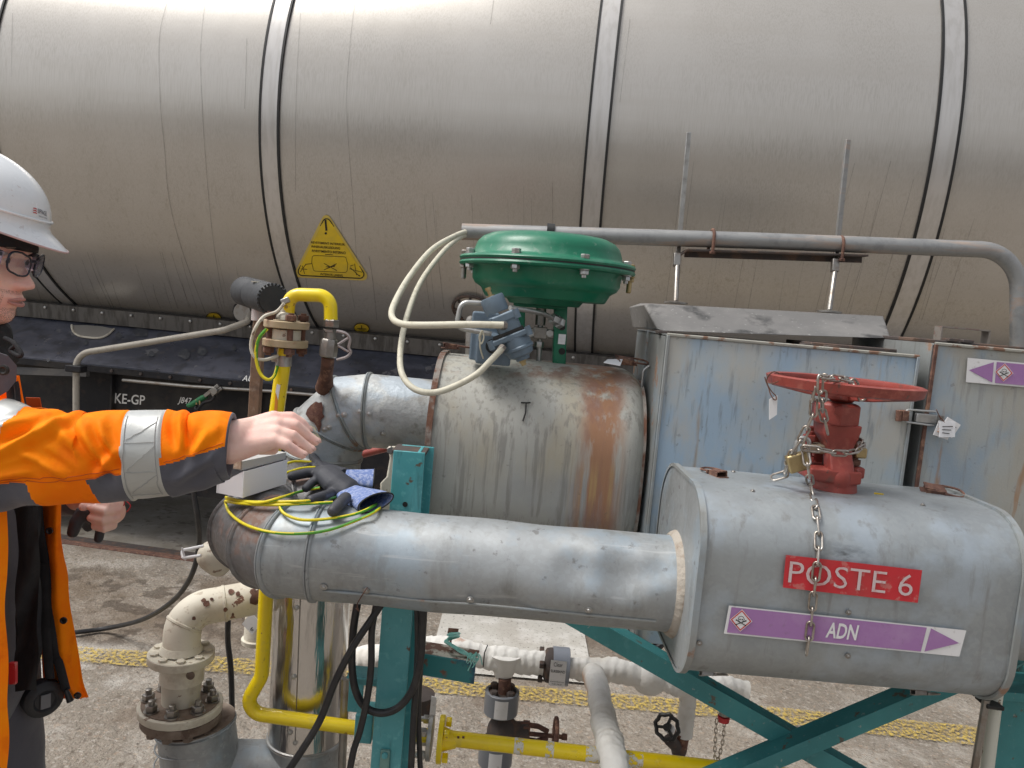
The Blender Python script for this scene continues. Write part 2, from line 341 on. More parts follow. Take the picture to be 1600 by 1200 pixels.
# ------------------------------------------------------------------ surface mapping helpers
def text_mesh(s, size=1.0, bold=0.0):
    """flat text as (verts, faces) with height about size, centred at 0,0"""
    cu = bpy.data.curves.new('t', 'FONT'); cu.body = s; cu.size = size; cu.align_x = 'CENTER'; cu.align_y = 'CENTER'
    cu.resolution_u = 3; cu.offset = bold*size
    o = bpy.data.objects.new('t', cu); COL.objects.link(o)
    bpy.context.view_layer.update()
    dg = bpy.context.evaluated_depsgraph_get()
    me = bpy.data.meshes.new_from_object(o.evaluated_get(dg))
    vs = [v.co.copy() for v in me.vertices]; fs = [tuple(p.vertices) for p in me.polygons]
    bpy.data.objects.remove(o); bpy.data.meshes.remove(me); bpy.data.curves.remove(cu)
    return vs, fs
def fit_text(mb, s, mp, u0, u1, v0, v1, bold=0, mi=0):
    """text stretched to the rectangle u0..u1, v0..v1 of the unit square, then mapped"""
    vs, fs = text_mesh(s, 1, bold)
    xa, xb = min(v.x for v in vs), max(v.x for v in vs); ya, yb = min(v.y for v in vs), max(v.y for v in vs)
    mb.add([mp(u0+(v.x-xa)/(xb-xa)*(u1-u0), v0+(v.y-ya)/(yb-ya)*(v1-v0)) for v in vs], fs, mi)
def bil(c):
    """bilinear map of the unit square to four picture points: (0,0),(1,0),(1,1),(0,1)"""
    def f(u, v):
        return tuple(c[0][k]*(1-u)*(1-v)+c[1][k]*u*(1-v)+c[2][k]*u*v+c[3][k]*(1-u)*v for k in (0, 1))
    return f
def poly_on(mb, poly, mp, cuts=1, mi=0):
    """polygon (u,v) subdivided into strips and mapped onto a surface"""
    bm = bmesh.new(); vs = [bm.verts.new((p[0], p[1], 0)) for p in poly]
    tri = tessellate_polygon([[Vector((p[0], p[1], 0)) for p in poly]])
    for t in tri:
        try: bm.faces.new([vs[i] for i in t])
        except ValueError: pass
    for k in range(1, cuts):
        for no, co in (((0, 1, 0), (0, k/cuts, 0)), ((1, 0, 0), (k/cuts, 0, 0))):
            bmesh.ops.bisect_plane(bm, geom=bm.verts[:]+bm.edges[:]+bm.faces[:], plane_co=co, plane_no=no)
    bm.verts.index_update()
    mb.add([mp(v.co.x, v.co.y) for v in bm.verts], [tuple(v.index for v in f.verts) for f in bm.faces], mi); bm.free()
def rounded(poly, r, n=5):
    pts = [Vector((p[0], p[1], 0)) for p in poly]; out = []
    for i in range(len(pts)):
        a, b, c = pts[i-1], pts[i], pts[(i+1) % len(pts)]
        out += [(p.x, p.y) for p in fillet([a, b, c], r, n)[1:-1]]
    return out
def line_on(mb, pts, w, mp, closed=False, mi=0):
    """stroke along (u,v) points as flat quads"""
    q = [Vector((p[0], p[1], 0)) for p in pts]; n = len(q); L = []
    for i in range(n):
        if closed: t = q[(i+1) % n]-q[i-1]
        else: t = q[min(i+1, n-1)]-q[max(i-1, 0)]
        t.normalize(); nn = Vector((-t.y, t.x, 0))*w/2; L.append((q[i]+nn, q[i]-nn))
    vs = [mp(p.x, p.y) for pr in L for p in pr]; m = n if closed else n-1
    mb.add(vs, [(2*i, 2*i+1, 2*((i+1) % n)+1, 2*((i+1) % n)) for i in range(m)], mi)

# ------------------------------------------------------------------ the ground
mb = MB()
n = 60
def gz(x, y):
    return 0.0
mb.add([(-60, -60, 0), (60, -60, 0), (60, 60, 0), (-60, 60, 0)], [(0, 1, 2, 3)])
ground = struct(mb.build('ground', M['concrete'], smooth=0))
ANG = math.atan(162/FPX)                     # the wagon and its track stand a little askew to the pipework
WN, WW = V(sin(ANG), cos(ANG), 0), V(cos(ANG), -sin(ANG), 0)
def wl(x, y, z): return WW*x + WN*y + Z*z     # track coordinates -> world
mb = MB()                                     # smoother concrete between and around the rails
mb.add([wl(-30, 4.16, .004), wl(30, 4.16, .004), wl(30, 7.3, .004), wl(-30, 7.3, .004)], [(0, 1, 2, 3)])
struct(mb.build('track_pavement', M['trackbed'], smooth=0))
for d in (4.19, 5.63):
    mb = MB(); pr = [(-.03, -.02), (.03, -.02), (.03, .004), (.026, .008), (-.026, .008), (-.03, .004)]
    mb.loft([[wl(x, d+a, b) for a, b in pr] for x in (-30, 30)])
    struct(mb.build('rail', M['rust']))
    mb = MB(); mb.add([wl(-30, d+.036, .006), wl(30, d+.036, .006), wl(30, d+.11, .006), wl(-30, d+.11, .006)], [(0, 1, 2, 3)])
    struct(mb.build('rail_groove', M['darkiron'], smooth=0))
# painted markings
def ground_strip(name, pairs, m, z):
    mb = MB(); vs = []
    for a, b in pairs: vs += [G(*a, z), G(*b, z)]
    mb.add(vs, [(2*i, 2*i+1, 2*i+3, 2*i+2) for i in range(len(pairs)-1)])
    return struct(mb.build(name, m, smooth=0))
ground_strip('yellow_line', [((-500, 960), (-500, 990)), ((100, 1008), (100, 1032)), ((400, 1030), (400, 1054)), ((700, 1062), (700, 1084)), ((1120, 1096), (1120, 1120)), ((1540, 1136), (1540, 1166)), ((2200, 1200), (2200, 1232))], M['yellowpaint'], .008)
ground_strip('white_paint_patch', [((700, 925), (668, 1046)), ((905, 945), (928, 1068))], M['whitepaint'], .012)

# ------------------------------------------------------------------ buildings behind the viewer (only seen mirrored in the tank)
M['shedwall'] = mat('grey_shed_cladding', (.20, .20, .20), .7, 0, [((.15, .15, .15), (3, 3, .3), .45, .6, .6)])
M['shedroof'] = mat('shed_roof', (.12, .12, .12), .8)
M['shedglass'] = mat('shed_window_glass', (.04, .05, .06), .1)
def shed(x, y, w, d, h, label):
    t = thing('storage_shed', label, 'shed', V(x, y, 0))
    mb = MB(); mb.box(V(x, y, h/2), (w, d, h)); mb.build('wall', M['shedwall'], t)
    mb = MB(); mb.loft([[V(a, y-d/2-.3, h), V(a, y+d/2+.3, h), V(a, y+d/2+.3, h+.15), V(a, y, h+.9), V(a, y-d/2-.3, h+.15)] for a in (x-w/2-.3, x+w/2+.3)]); mb.build('roof', M['shedroof'], t)
    k = -w/2+2
    while k < w/2-1:
        mb = MB(); mb.box(V(x+k, y+d/2+.02, h*.55), (1.6, .04, 1.2)); mb.build('window', M['shedglass'], t); k += 4
shed(-9, -17, 16, 8, 3.6, 'long grey shed behind the viewer on the left')
shed(12, -20, 18, 8, 4.6, 'taller grey shed behind the viewer on the right')

def wob(p, amp, sc=7.0):
    return p + Vector((mnoise.noise(p*sc), mnoise.noise(p*sc+V(9, 0, 0)), mnoise.noise(p*sc+V(0, 9, 0))))*amp
# ------------------------------------------------------------------ the rail tank wagon
TD, TR, TZ = 5.35, 1.40, 2.66
wag = thing('tank_wagon', 'brushed steel rail tank wagon with joint bands standing behind the pipework', 'rail wagon', WN*TD, rotz=-ANG)
def W(x, y, z): return WW*x + WN*(TD+y) + Z*z          # wagon coordinates (y towards the tank axis) -> world
def Wp(px, py, d):
    r = ray(px, py); return CAM + r*(d/r.dot(WN))
def Wloc(p): q = p-WN*TD; return V(q.dot(WW), q.dot(WN), q.z)
def T(px, py, off=.002):
    """picture point -> point on the tank's surface"""
    r = ray(px, py); c = Wloc(CAM); a, b = r.dot(WN), r.z
    R_ = TR+off; cy, cz = c.y, c.z-TZ
    A = a*a+b*b; B = 2*(cy*a+cz*b); C_ = cy*cy+cz*cz-R_*R_
    D = B*B-4*A*C_
    t = (-B-math.sqrt(max(D, 0)))/(2*A); return CAM+r*t
L0, L1 = -6.2, 6.2
def ring(x, r, n=144, a0=0, a1=2*pi):
    return [W(x, -r*sin(a0+(a1-a0)*k/n), TZ+r*cos(a0+(a1-a0)*k/n)) for k in range(n)]
mb = MB(); xs = [L0+(L1-L0)*k/90 for k in range(91)]
mb.loft([ring(L0-.35, .3), ring(L0-.3, .8), ring(L0-.15, 1.2), ring(L0-.03, 1.37)]+[[wob(p, .0018, 2.2) for p in ring(x, TR)] for x in xs]+[ring(L1+.03, 1.37), ring(L1+.15, 1.2), ring(L1+.3, .8), ring(L1+.35, .3)])
mb.build('tank_shell', M['stain'], wag, smooth=50)
u = [Wloc(T(424, 120)).x, Wloc(T(943, 120)).x, Wloc(T(1489, 120)).x]
st = (u[2]-u[0])/2; bands = [u[0]-2*st, u[0]-st, u[0], u[1], u[2], u[2]+st]
for bx in bands:
    if not L0 < bx < L1: continue
    mb = MB(); hw = .047; N_ = 144
    mb.loft([ring(bx-hw, TR-.01), ring(bx-hw, TR+.007), ring(bx+hw, TR+.007), ring(bx+hw, TR-.01)], cap=False)
    b = mb.build('joint_band', M['bandsteel'], wag, smooth=50)
    for sx in (-1, 1):
        mb = MB(); c = bx+sx*(hw+.004)
        mb.loft([ring(c-.007, TR-.01), ring(c-.006, TR+.0105), ring(c+.006, TR+.0105), ring(c+.007, TR-.01)], cap=False)
        mb.build('joint_seal', M['seal_gap'], b, smooth=50)
# dried runs of dirt down the cladding
rnd = random.Random(3)
mb = MB()
runs = [((262, 0), (249, 60), (250, 160), (258, 230), (265, 310), (285, 390), (322, 490), 1.5), ((320, 0), (313, 80), (317, 190), (325, 300), (335, 390), (352, 482), 1.3), ((555, 0), (546, 70), (542, 170), (552, 330), (560, 440), 1.2), ((470, 20), (463, 150), (462, 300), 1.0),
        ((20, 20), (18, 120), 1.0), ((576, 400), (582, 440), (588, 500), 1.6), ((772, 0), (766, 38), 1.5), ((385, 60), (383, 170), 1.0), ((985, 30), (968, 160), 1.0)]
for i in range(60):
    x = rnd.uniform(40, 380) if i < 24 else rnd.uniform(470, 1590); y = rnd.uniform(390, 450) if i < 24 else rnd.uniform(250, 430)
    dx = (x-975)*-.0016*rnd.uniform(.9, 1.1)*((480-y)); dx = dx*.35 - .08*(480-y)
    runs.append(((x, y), (x+dx*.45, y+(482-y)*.5), (x+dx, 482 if x < 700 else 500), rnd.uniform(.5, 1.3)))
for r_ in runs:
    w = r_[-1]; pts = spline([V(p[0]+rnd.uniform(-1, 1), p[1], 0) for p in r_[:-1]], 8)
    for i in range(len(pts)-1):
        a, b = pts[i], pts[i+1]; k = w*rnd.uniform(.5, 1)
        mb.add([T(a.x-k/2, a.y, .0025), T(a.x+k/2, a.y, .0025), T(b.x+k/2, b.y, .0025), T(b.x-k/2, b.y, .0025)], [(0, 1, 2, 3)])
mb.build('dirt_runs', mat('dried_dirt', (.12, .10, .085), .8, alpha=.28), wag, smooth=0)['kind'] = 'stuff'

# trim strip below the cladding, with its row of screws
zb = Wloc(Wp(250, 494, TD-.70)).z
mb = MB(); mb.loft([[W(x, -.74, zb+.012), W(x, -.725, zb-.085), W(x, -.60, zb-.10), W(x, -.55, zb+.05)] for x in (L0+.2, L1-.2)])
mb.build('lower_trim', mat('dirty_grey_trim', (.13, .125, .12), .5, .5, [((.06, .055, .05), (30, 30, 4), .45, .65, .8)]), wag)
x = L0+.4
while x < L1-.4:
    if Wloc(Wp(-50, 480, 4.6)).x < x < Wloc(Wp(1660, 560, 4.6)).x:
        mb = MB(); mb.lathe(W(x, -.738, zb-.012), -WN, [(0, .011), (.006, .009), (.009, .004)], 8); mb.build('trim_screw', M['zinc'], wag)
    x += .205
# sole bar: sloping upper plate, lip, black web
zs1 = Wloc(Wp(250, 583, TD-1.08)).z; zs0 = zb-.085
mb = MB(); mb.loft([[W(x, -.70, zs0), W(x, -1.08, zs1+.012), W(x, -1.08, zs1), W(x, -.66, zs1-.02)] for x in (L0-.4, L1+.4)])
mb.build('sloping_side_plate', M['navy'], wag, smooth=0)
mb = MB(); mb.loft([[W(x, -1.10, zs1+.004), W(x, -1.10, zs1-.032), W(x, -1.09, zs1-.032), W(x, -1.09, zs1-.008), W(x, -1.0, zs1-.008), W(x, -1.0, zs1+.004)] for x in (L0-.4, L1+.4)])
mb.build('chassis_lip', M['black'], wag, smooth=0)
zs2 = Wloc(Wp(250, 768, TD-1.0)).z
for yy in (-.94, .94):
    mb = MB(); mb.box(W(0, yy, (zs1+zs2)/2-.01), (L1-L0+.8, .12, zs1-zs2-.02), WW, WN, Z); mb.build('chassis_web', M['black'], wag, smooth=0)
for x in (-4.5, -1.5, 1.5, 4.5):
    mb = MB(); mb.box(W(x, 0, zs1-.12), (.16, 1.76, .2), WW, WN, Z); mb.build('cross_member', M['black'], wag, smooth=0)
# flaked patches of old paint on the plate
mb = MB(); pz = M['navy']
# lifting eye opening with its pale rim
def plate_pt(px, py, off=.004):
    # plane of the sloping plate
    a, b = W(0, -.70, zs0), W(0, -1.08, zs1+.012); nn = WW.cross(b-a).normalized()
    if nn.y > 0: nn = -nn
    r = ray(px, py); t = (a+nn*off-CAM).dot(nn)/r.dot(nn); return CAM+r*t
mb = MB(); op = [(112, 508), (114, 517), (122, 524), (136, 527), (155, 528), (168, 523), (178, 514), (160, 510), (135, 508)]
poly = [plate_pt(*p) for p in op]
mb.prism(poly, -WN*.004); o = mb.build('lifting_eye', mat('pale_eye_steel', (.42, .40, .37), .45, .6), wag, smooth=0)
mb = MB(); mb.tube(spline([plate_pt(*p, .008) for p in op[:7]], 5), .007, 8); mb.build('rim', M['creamplain'], o)
mb = MB(); rr = random.Random(9)
for cx, cy, rx, ry in ((316, 549, 9, 8), (288, 553, 10, 9), (185, 525, 5, 8), (134, 536, 4, 5), (366, 543, 4, 6), (75, 563, 3, 3), (237, 553, 6, 5), (220, 520, 14, 8), (255, 523, 10, 6)):
    pts = [(cx+rx*cos(a)*rr.uniform(.7, 1.15), cy+ry*sin(a)*rr.uniform(.7, 1.15)) for a in [2*pi*k/9 for k in range(9)]]
    mb.add([plate_pt(*p) for p in pts], [tuple(range(9))])
mb.build('flaked_patch', mat('flaked_grey_primer', (.05, .053, .062), .6, 0, [((.13, .13, .13), 20, .5, .7, .6)]), wag, smooth=0)['kind'] = 'stuff'
# brackets, bolts and stiffeners on the chassis
for x in [-3.05+.48*i for i in range(11) if i != 1]:
    mb = MB(); mb.box(W(x, -1.008, (zs1+zs2)/2-.02), (.012, .05, zs1-zs2-.06), WW, WN, Z); mb.build('stiffener', M['black'], wag, bevel=.002)
for x in [-3.0+.19*i for i in range(27)]:
    mb = MB(); mb.hexa(W(x, -1.102, zs1-.014), -WN, .010, .008); mb.build('lip_bolt', M['darkiron'], wag)
mb = MB(); mb.tube([W(x, -1.03, zs2+.16+.004*sin(x*3)) for x in [-3.2+.1*i for i in range(60)]], .016, 10); mb.build('air_line', M['darkiron'], wag)
# lettering
def on_d(d, off=.0):
    return lambda px, py: Wp(px, py, d-off)
web_d = TD-1.0-.004
def words(name, s, c, surf, m, bold=.0):
    mb = MB(); q = bil(c); fit_text(mb, s, lambda u, v: surf(*q(u, v)), 0, 1, 0, 1, bold)
    return mb.build(name, m, wag, smooth=0)
words('lettering', 'KE-GP', [(179, 630), (226, 633), (227, 618), (180, 614)], on_d(web_d), M['letter'], .012)
words('lettering', 'J847', [(277, 632), (297, 635), (300, 622), (281, 620)], on_d(web_d), M['letter'], .012)
words('lettering', 'AUF', [(378, 595), (400, 597), (404, 589), (381, 586)], lambda a, b: plate_pt(a, b), M['letter'], .012)
mb = MB(); 
# thin pale pipe along the lip
mb.tube([Wp(192, 594, TD-1.12), Wp(300, 604, TD-1.12), Wp(420, 611, TD-1.12), Wp(560, 623, TD-1.12)], .010, 8); mb.build('brake_line', M['steel'], wag)
mb = MB(); mb.prism([plate_pt(22, 573, .02), plate_pt(140, 578, .02), plate_pt(140, 588, .02), plate_pt(22, 584, .02)], -WN*.03); mb.build('clamp_rail', M['black'], wag, smooth=0)
# heating pipe with its elbow
p = [Wp(119, 700, 4.05), Wp(119, 553, 4.05), Wp(350, 516, 4.12), Wp(386, 503, 4.25), Wp(391, 490, 4.5)]
mb = MB(); mb.tube(fillet(p, [.1, .06, .05], 7), .018, 14); mb.build('heating_pipe', mat('beige_pipe_paint', (.36, .33, .28), .55, 0, [((.25, .22, .19), 30, .5, .7, .6)]), wag)
mb = MB(); mb.box(Wp(119, 576, 4.04), (.10, .06, .04), WW, WN, Z); mb.build('pipe_clamp', M['black'], wag, bevel=.006)
# nozzle and round flange on the tank
c = T(390, 488); mb = MB(); mb.lathe(c-WN*.10, WN, [(0, .055), (.1, .055), (.25, .055)], 28); mb.build('nozzle', M['steel'], wag)
mb = MB(); mb.tube([c-WN*.05+ (WW*cos(a)+Z*sin(a))*.075 for a in [2*pi*k/28 for k in range(28)]], .012, 8, closed=True); mb.build('nozzle_ring', M['black'], wag)
c = T(738, 482); ax = (c-W(Wloc(c).x, 0, TZ)).normalized(); b1 = WW; b2 = ax.cross(WW)
mb = MB(); mb.lathe(c-ax*.02, ax, [(0, .105), (.03, .105), (.035, .09), (.035, .0)], 36); mb.build('round_cover', M['stain'], wag)
mb = MB(); mb.tube([c+ax*.012+(b1*cos(a)+b2*sin(a))*.112 for a in [2*pi*k/36 for k in range(36)]], .009, 8, closed=True)
for k in range(8):
    a = 2*pi*k/8; mb.hexa(c+ax*.015+(b1*cos(a)+b2*sin(a))*.095, ax, .009, .008)
mb.build('cover_ring', M['darkiron'], wag)
# wheels and underframe
for wx in (-5.8, -4.3, 3.4, 4.9):
    for yy, s_ in ((-1.1, -1), (.22, 1)):
        mb = MB(); mb.lathe(W(wx, yy, .46), WN*s_, [(-.03, .12), (-.03, .40), (-.035, .46), (.0, .46), (.09, .44), (.09, .40), (.04, .36), (.05, .12), (.12, .1), (.12, .0)], 40)
        mb.build('wheel', M['rust'], wag)
    mb = MB(); mb.cyl(W(wx, -1.1, .46), W(wx, .3, .46), .08); mb.build('axle', M['darkiron'], wag)
for wx in (-5.05, 4.15):
    for yy in (-1.3, .5):
        mb = MB(); mb.box(W(wx, yy, .52), (2.5, .12, .22), WW, WN, Z); mb.build('bogie_frame', M['black'], wag, bevel=.02)

# ---- stickers on the tank
q = lambda u, v: T(u, v, .004)
tri = [(457, 433), (580, 439), (509, 329)]
def sticker(poly, r, mats, cuts=8):
    pass
def inset(poly, k):
    cx = sum(p[0] for p in poly)/len(poly); cy = sum(p[1] for p in poly)/len(poly)
    return [(cx+(p[0]-cx)*k, cy+(p[1]-cy)*k) for p in poly]
nrm = lambda P_: [((p[0]-450)/140, (p[1]-320)/140) for p in P_]
den = lambda off: (lambda u, v: T(450+u*140, 320+v*140, off))
mb = MB(); poly_on(mb, rounded(nrm(tri), .05), den(.004), 7); ws = mb.build('warning_sign', M['signedge'], wag, smooth=0)
mb = MB(); poly_on(mb, rounded(nrm(inset(tri, .90)), .045), den(.0055), 7); mb.build('sign_field', M['signyellow'], ws, smooth=0)
mb = MB(); line_on(mb, rounded(nrm(inset(tri, .91)), .045), .0115, den(.007), True)
px = lambda off: (lambda u, v: T(u, v, off))
line_on(mb, [(508.5, 343.5), (509.2, 352), (510, 360.5)], 3.0, px(.007)); poly_on(mb, [(509+1.9*cos(a), 364.6+1.9*sin(a)) for a in [k*pi/5 for k in range(10)]], px(.007))
def ptext(mb, s, c, bold, surf):
    qq = bil(c); fit_text(mb, s, lambda u, v: surf(*qq(u, v)), 0, 1, 0, 1, bold)
ptext(mb, 'REVETEMENT INTERIEUR', [(486, 380.3), (539, 384), (538.4, 380.4), (486.3, 377)], .015, px(.007))
ptext(mb, 'INNENAUSKLEIDUNG', [(486.5, 386.8), (531.5, 390), (531.6, 386.2), (486.8, 383.4)], .015, px(.007))
ptext(mb, 'RIVESTIMENTO INTERNO', [(487.2, 393.5), (540, 397.4), (539.8, 393.2), (487.4, 390)], .015, px(.007))
ptext(mb, 'INTERIOR LINING', [(500.5, 430), (536, 432.4), (535.5, 429), (501, 426.5)], .015, px(.007))
line_on(mb, rounded([(488, 399), (540, 401.5), (543.5, 413), (542, 426), (490, 423.5), (487, 410)], 4), .7, px(.007), True)
line_on(mb, [(508, 397.5), (520, 398.2)], .8, px(.007))
for a, b in (((506, 411.5), (526.5, 423)), ((526, 412), (506, 422)), ((509, 417), (523, 416.5)), ((510, 420), (524, 414.5)), ((470, 420), (480, 421)), ((472, 415), (476, 428)), ((469, 425), (478, 413)), ((477, 413), (487, 412)), ((546, 420), (566, 425.5)), ((554, 412), (557, 430)), ((547, 418), (562, 432)), ((556, 428), (563, 431)), ((547, 416), (552, 414))):
    line_on(mb, [a, b], .9, px(.007))
mb.build('sign_print', M['ink'], ws, smooth=0)
for cx, cy in ((334, 496.5), (565, 513)):
    mb = MB(); 
    if cy < 500: s2 = lambda o_: (lambda a, b: Wp(a, b, TD-.60-o_) if False else T(a, b, o_))
    else: s2 = lambda o_: (lambda a, b: T(a, b, o_))
    poly_on(mb, [(cx+11.8*cos(a), cy+7.6*sin(a)+(.07*11.8*cos(a))) for a in [k*pi/12 for k in range(24)]], s2(.005)); es = mb.build('earth_sign', M['signyellow'], wag, smooth=0)
    mb = MB(); line_on(mb, [(cx+11.8*cos(a), cy+7.6*sin(a)+(.07*11.8*cos(a))) for a in [k*pi/12 for k in range(24)]], 1.0, s2(.008), True)
    line_on(mb, [(cx-.4, cy-4.6), (cx+.2, cy+.5)], 1.1, s2(.008)); line_on(mb, [(cx-7, cy+.2), (cx+7, cy+1.2)], .9, s2(.008)); line_on(mb, [(cx-4, cy+2.4), (cx+4.6, cy+3)], .8, s2(.008)); line_on(mb, [(cx-1.5, cy+4.6), (cx+2, cy+4.9)], .7, s2(.008))
    mb.build('sign_print', M['ink'], es, smooth=0)
# earthing clamp with green handle on the chassis
t = thing('earthing_clamp', 'green handled spring earthing clamp biting on the black wagon chassis', 'clamp', Wp(325, 615, 4.2))
mb = MB(); mb.tube([Wp(293, 634, 4.2), Wp(300, 632, 4.2), Wp(316, 622, 4.2), Wp(323, 618.5, 4.2)], [.012, .017, .017, .013], 12); mb.build('handle', mat('green_grip', (.02, .16, .06), .45), t)
mb = MB(); mb.bar(Wp(320, 619, 4.19), Wp(342, 602, 4.19), .02, .022); mb.bar(Wp(332, 618, 4.19), Wp(347, 606, 4.19), .02, .02); mb.lathe(Wp(335, 611, 4.17), -WN, [(0, .022), (.012, .022)], 16); mb.build('jaw', M['steel'], t, bevel=.003)
mb = MB(); mb.tube(spline([Wp(336, 619, 4.18), Wp(330, 626, 4.18), Wp(318, 630, 4.18), Wp(308, 641, 4.18), Wp(306, 640, 4.18), Wp(306, 634, 4.2)], 6), .009, 8)
mb.build('lever', M['black'], t)
for k, x0 in enumerate((306.5, 312)):
    mb = MB(); mb.tube([Wp(x0, 624+k, 4.19), Wp(x0+.8, 632+k, 4.19)], .006, 8); mb.build('brass_pin', M['brass'], t)
# ------------------------------------------------------------------ big clad pipework
def wob(p, amp, sc=7.0):
    return p + Vector((mnoise.noise(p*sc), mnoise.noise(p*sc+V(9, 0, 0)), mnoise.noise(p*sc+V(0, 9, 0))))*amp
def resample(pts, step):
    out = [pts[0]]
    for a, b in zip(pts, pts[1:]):
        n = max(1, int((b-a).length/step))
        out += [a+(b-a)*(k/n) for k in range(1, n+1)]
    return out
def duct(mb, pts, r, step=.02, seg=56, amp=.0018, dent=None, cap=True):
    pts = resample(pts, step); T_, N_ = frames(pts); rings = []
    for i, p in enumerate(pts):
        B = T_[i].cross(N_[i]); rg = []
        for k in range(seg):
            a = 2*pi*k/seg; d = N_[i]*cos(a)+B*sin(a); q = p+d*r
            q = wob(q, amp)
            if dent:
                for c, rad, dep in dent:
                    w = (q-c).length/rad
                    if w < 1: q -= d*dep*(1-w*w)**2
            rg.append(q)
        rings.append(rg)
    return mb.loft(rings, cap)
def collar(mb, c, ax, r, w=.006, h=.003, seg=56):
    """raised seam round a duct"""
    mb.lathe(c-ax.normalized()*w, ax, [(0, r-.002), (w*.4, r+h), (w, r+h*.3), (w*1.5, r+h), (w*2, r-.002)], seg, cap=False)
def screw(mb, c, ax, r=.004):
    mb.lathe(c, ax, [(-.001, r*1.5), (.0008, r*1.5), (.001, r), (.0028, r*.9), (.0036, r*.5)], 12)

RD = .082
# ---- front duct with its segmented elbow turning away at the left
YF = 1.30
a = P(1052, 908, YF); b = P(520, 868, YF)
zc = (a.z+b.z)/2
xl = P(432, 860, YF).x
xe = a.x
path = [V(xe+.01, YF, zc), V(P(500, 868, YF).x, YF, zc)]
elb = [V(P(500, 868, YF).x, YF, zc), V(P(452, 865, YF).x, YF+.004, zc), V(P(417, 860, YF).x, YF+.035, zc), V(P(404, 850, YF+.10).x, YF+.095, zc), V(P(416, 830, YF+.16).x, YF+.155, zc), V(P(452, 820, YF+.19).x, YF+.188, zc), V(P(566, 820, YF+.19).x, YF+.19, zc)]
def mitre(pts, r, h, amp=.0015, seg=56, first=None):
    """rings of a segmented elbow bent in the plane across h: one ring per joint"""
    n = len(pts); ds = [(pts[i+1]-pts[i]).normalized() for i in range(n-1)]; out = []
    for i in range(n):
        d = ds[min(i, n-2)]; nn = ((first if first and i == 0 else ds[max(i-1, 0)])+d).normalized(); k_ = d.cross(h)
        rg = []
        for q in range(seg):
            a_ = 2*pi*q/seg; c = h*cos(a_)*r+k_*sin(a_)*r; c = c-d*(c.dot(nn)/d.dot(nn)); rg.append(wob(pts[i]+c, amp))
        out.append(rg)
    return out
def segs(rings, k, parts=6):
    a_, b_ = rings[k], rings[k+1]
    return [[p.lerp(q_, t_/parts) for p, q_ in zip(a_, b_)] for t_ in range(parts+1)]
def seam(mb, rg, c, h=.0045, w=.004):
    nn = (rg[0]-c).cross(rg[14]-c).normalized()
    L_ = []
    for du, dr in ((-w*1.3, -.001), (-w, h*.8), (-w*.3, h), (-.0004, h*.35), (w*.3, h), (w, h*.8), (w*1.3, -.001)):
        L_.append([p+(p-c).normalized()*dr+nn*du for p in rg])
    mb.loft(L_, cap=False)
t1 = thing('clad_duct', 'long horizontal galvanised duct in front with a dented lower side and elbow at its left', 'duct', V(b.x, YF, zc-RD))
mb = MB(); duct(mb, path, RD, seg=72, step=.01, amp=.003, dent=[(P(975, 900, YF-RD), .06, .016), (P(905, 893, YF-RD), .055, .011), (P(1030, 890, YF-RD), .04, .008), (P(860, 870, YF-RD), .09, .005), (P(740, 900, YF-RD), .12, .006), (P(620, 850, YF-RD), .10, .004), (P(800, 940, YF-.06), .05, .006)])
mb.build('straight_run', M['galv'], t1, smooth=60)
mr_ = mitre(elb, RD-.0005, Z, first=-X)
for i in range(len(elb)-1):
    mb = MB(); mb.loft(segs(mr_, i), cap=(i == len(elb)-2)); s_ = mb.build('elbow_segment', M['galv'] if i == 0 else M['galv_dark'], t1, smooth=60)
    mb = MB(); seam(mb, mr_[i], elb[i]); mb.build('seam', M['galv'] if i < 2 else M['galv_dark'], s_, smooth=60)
mb = MB()   # overlapping edge of the lower sheet
e0, e1 = V(b.x+.0, YF, zc), V(xe, YF, zc)
def on_duct(px, off=.002, ang=-.55):
    x = P(px, 900, YF-RD*.9).x; return V(x, YF-cos(ang)*(RD+off), zc+sin(ang)*(RD+off))
mb.tube([wob(on_duct(x, .0015, -.52), .0022) for x in range(505, 1045, 12)], .0022, 6)
mb.build('sheet_overlap', M['galv_dull'], t1)
for x in (507, 574, 738, 925):
    mb = MB(); c = on_duct(x, .0, -.40); screw(mb, c, V(0, -cos(.4), -sin(.4)), .0042); mb.build('screw', M['zinc'], t1)
mb = MB(); mb.lathe(V(xe, YF, zc), X, [(-.012, RD+.001), (-.008, RD+.006), (0, RD+.010), (.004, RD+.010)], 56)   # sealant bead
mb.build('sealant_bead', mat('old_sealant', (.38, .34, .29), .8, 0, [((.25, .19, .14), 25, .5, .65, .8)], [(40, .8, .006)]), t1)

# ---- jacket with the station label
BX0, BX1 = P(1090, 900, 1.16).x, P(1577, 940, 1.17).x
BZ0, BZ1 = 1.092, 1.394
BY0, BY1 = 1.145, 1.47
def rrect(x, y0, y1, z0, z1, r, n=10, grow=0, amp=0):
    pts = []
    for cy, cz, a0 in ((y0+r[0], z0+r[0], pi), (y1-r[1], z0+r[1], 1.5*pi), (y1-r[2], z1-r[2], 0), (y0+r[3], z1-r[3], .5*pi)):
        rad = r[len(pts)//(n+1)]+grow
        for k in range(n+1):
            a = a0+(pi/2)*k/n; pts.append(V(x, cy+rad*cos(a), cz+rad*sin(a)))
    # even out long sides
    out = []
    for i, p in enumerate(pts):
        q = pts[(i+1) % len(pts)]; out.append(p); m = int((q-p).length/.03)
        for k in range(1, m): out.append(p+(q-p)*k/m)
    return [wob(p, amp, 5) for p in out] if amp else out
t2 = thing('valve_jacket', 'rounded galvanised valve jacket carrying the red POSTE 6 plate', 'pipe jacket', V((BX0+BX1)/2, 1.3, BZ0))
rr_ = [.080, .095, .095, .090]
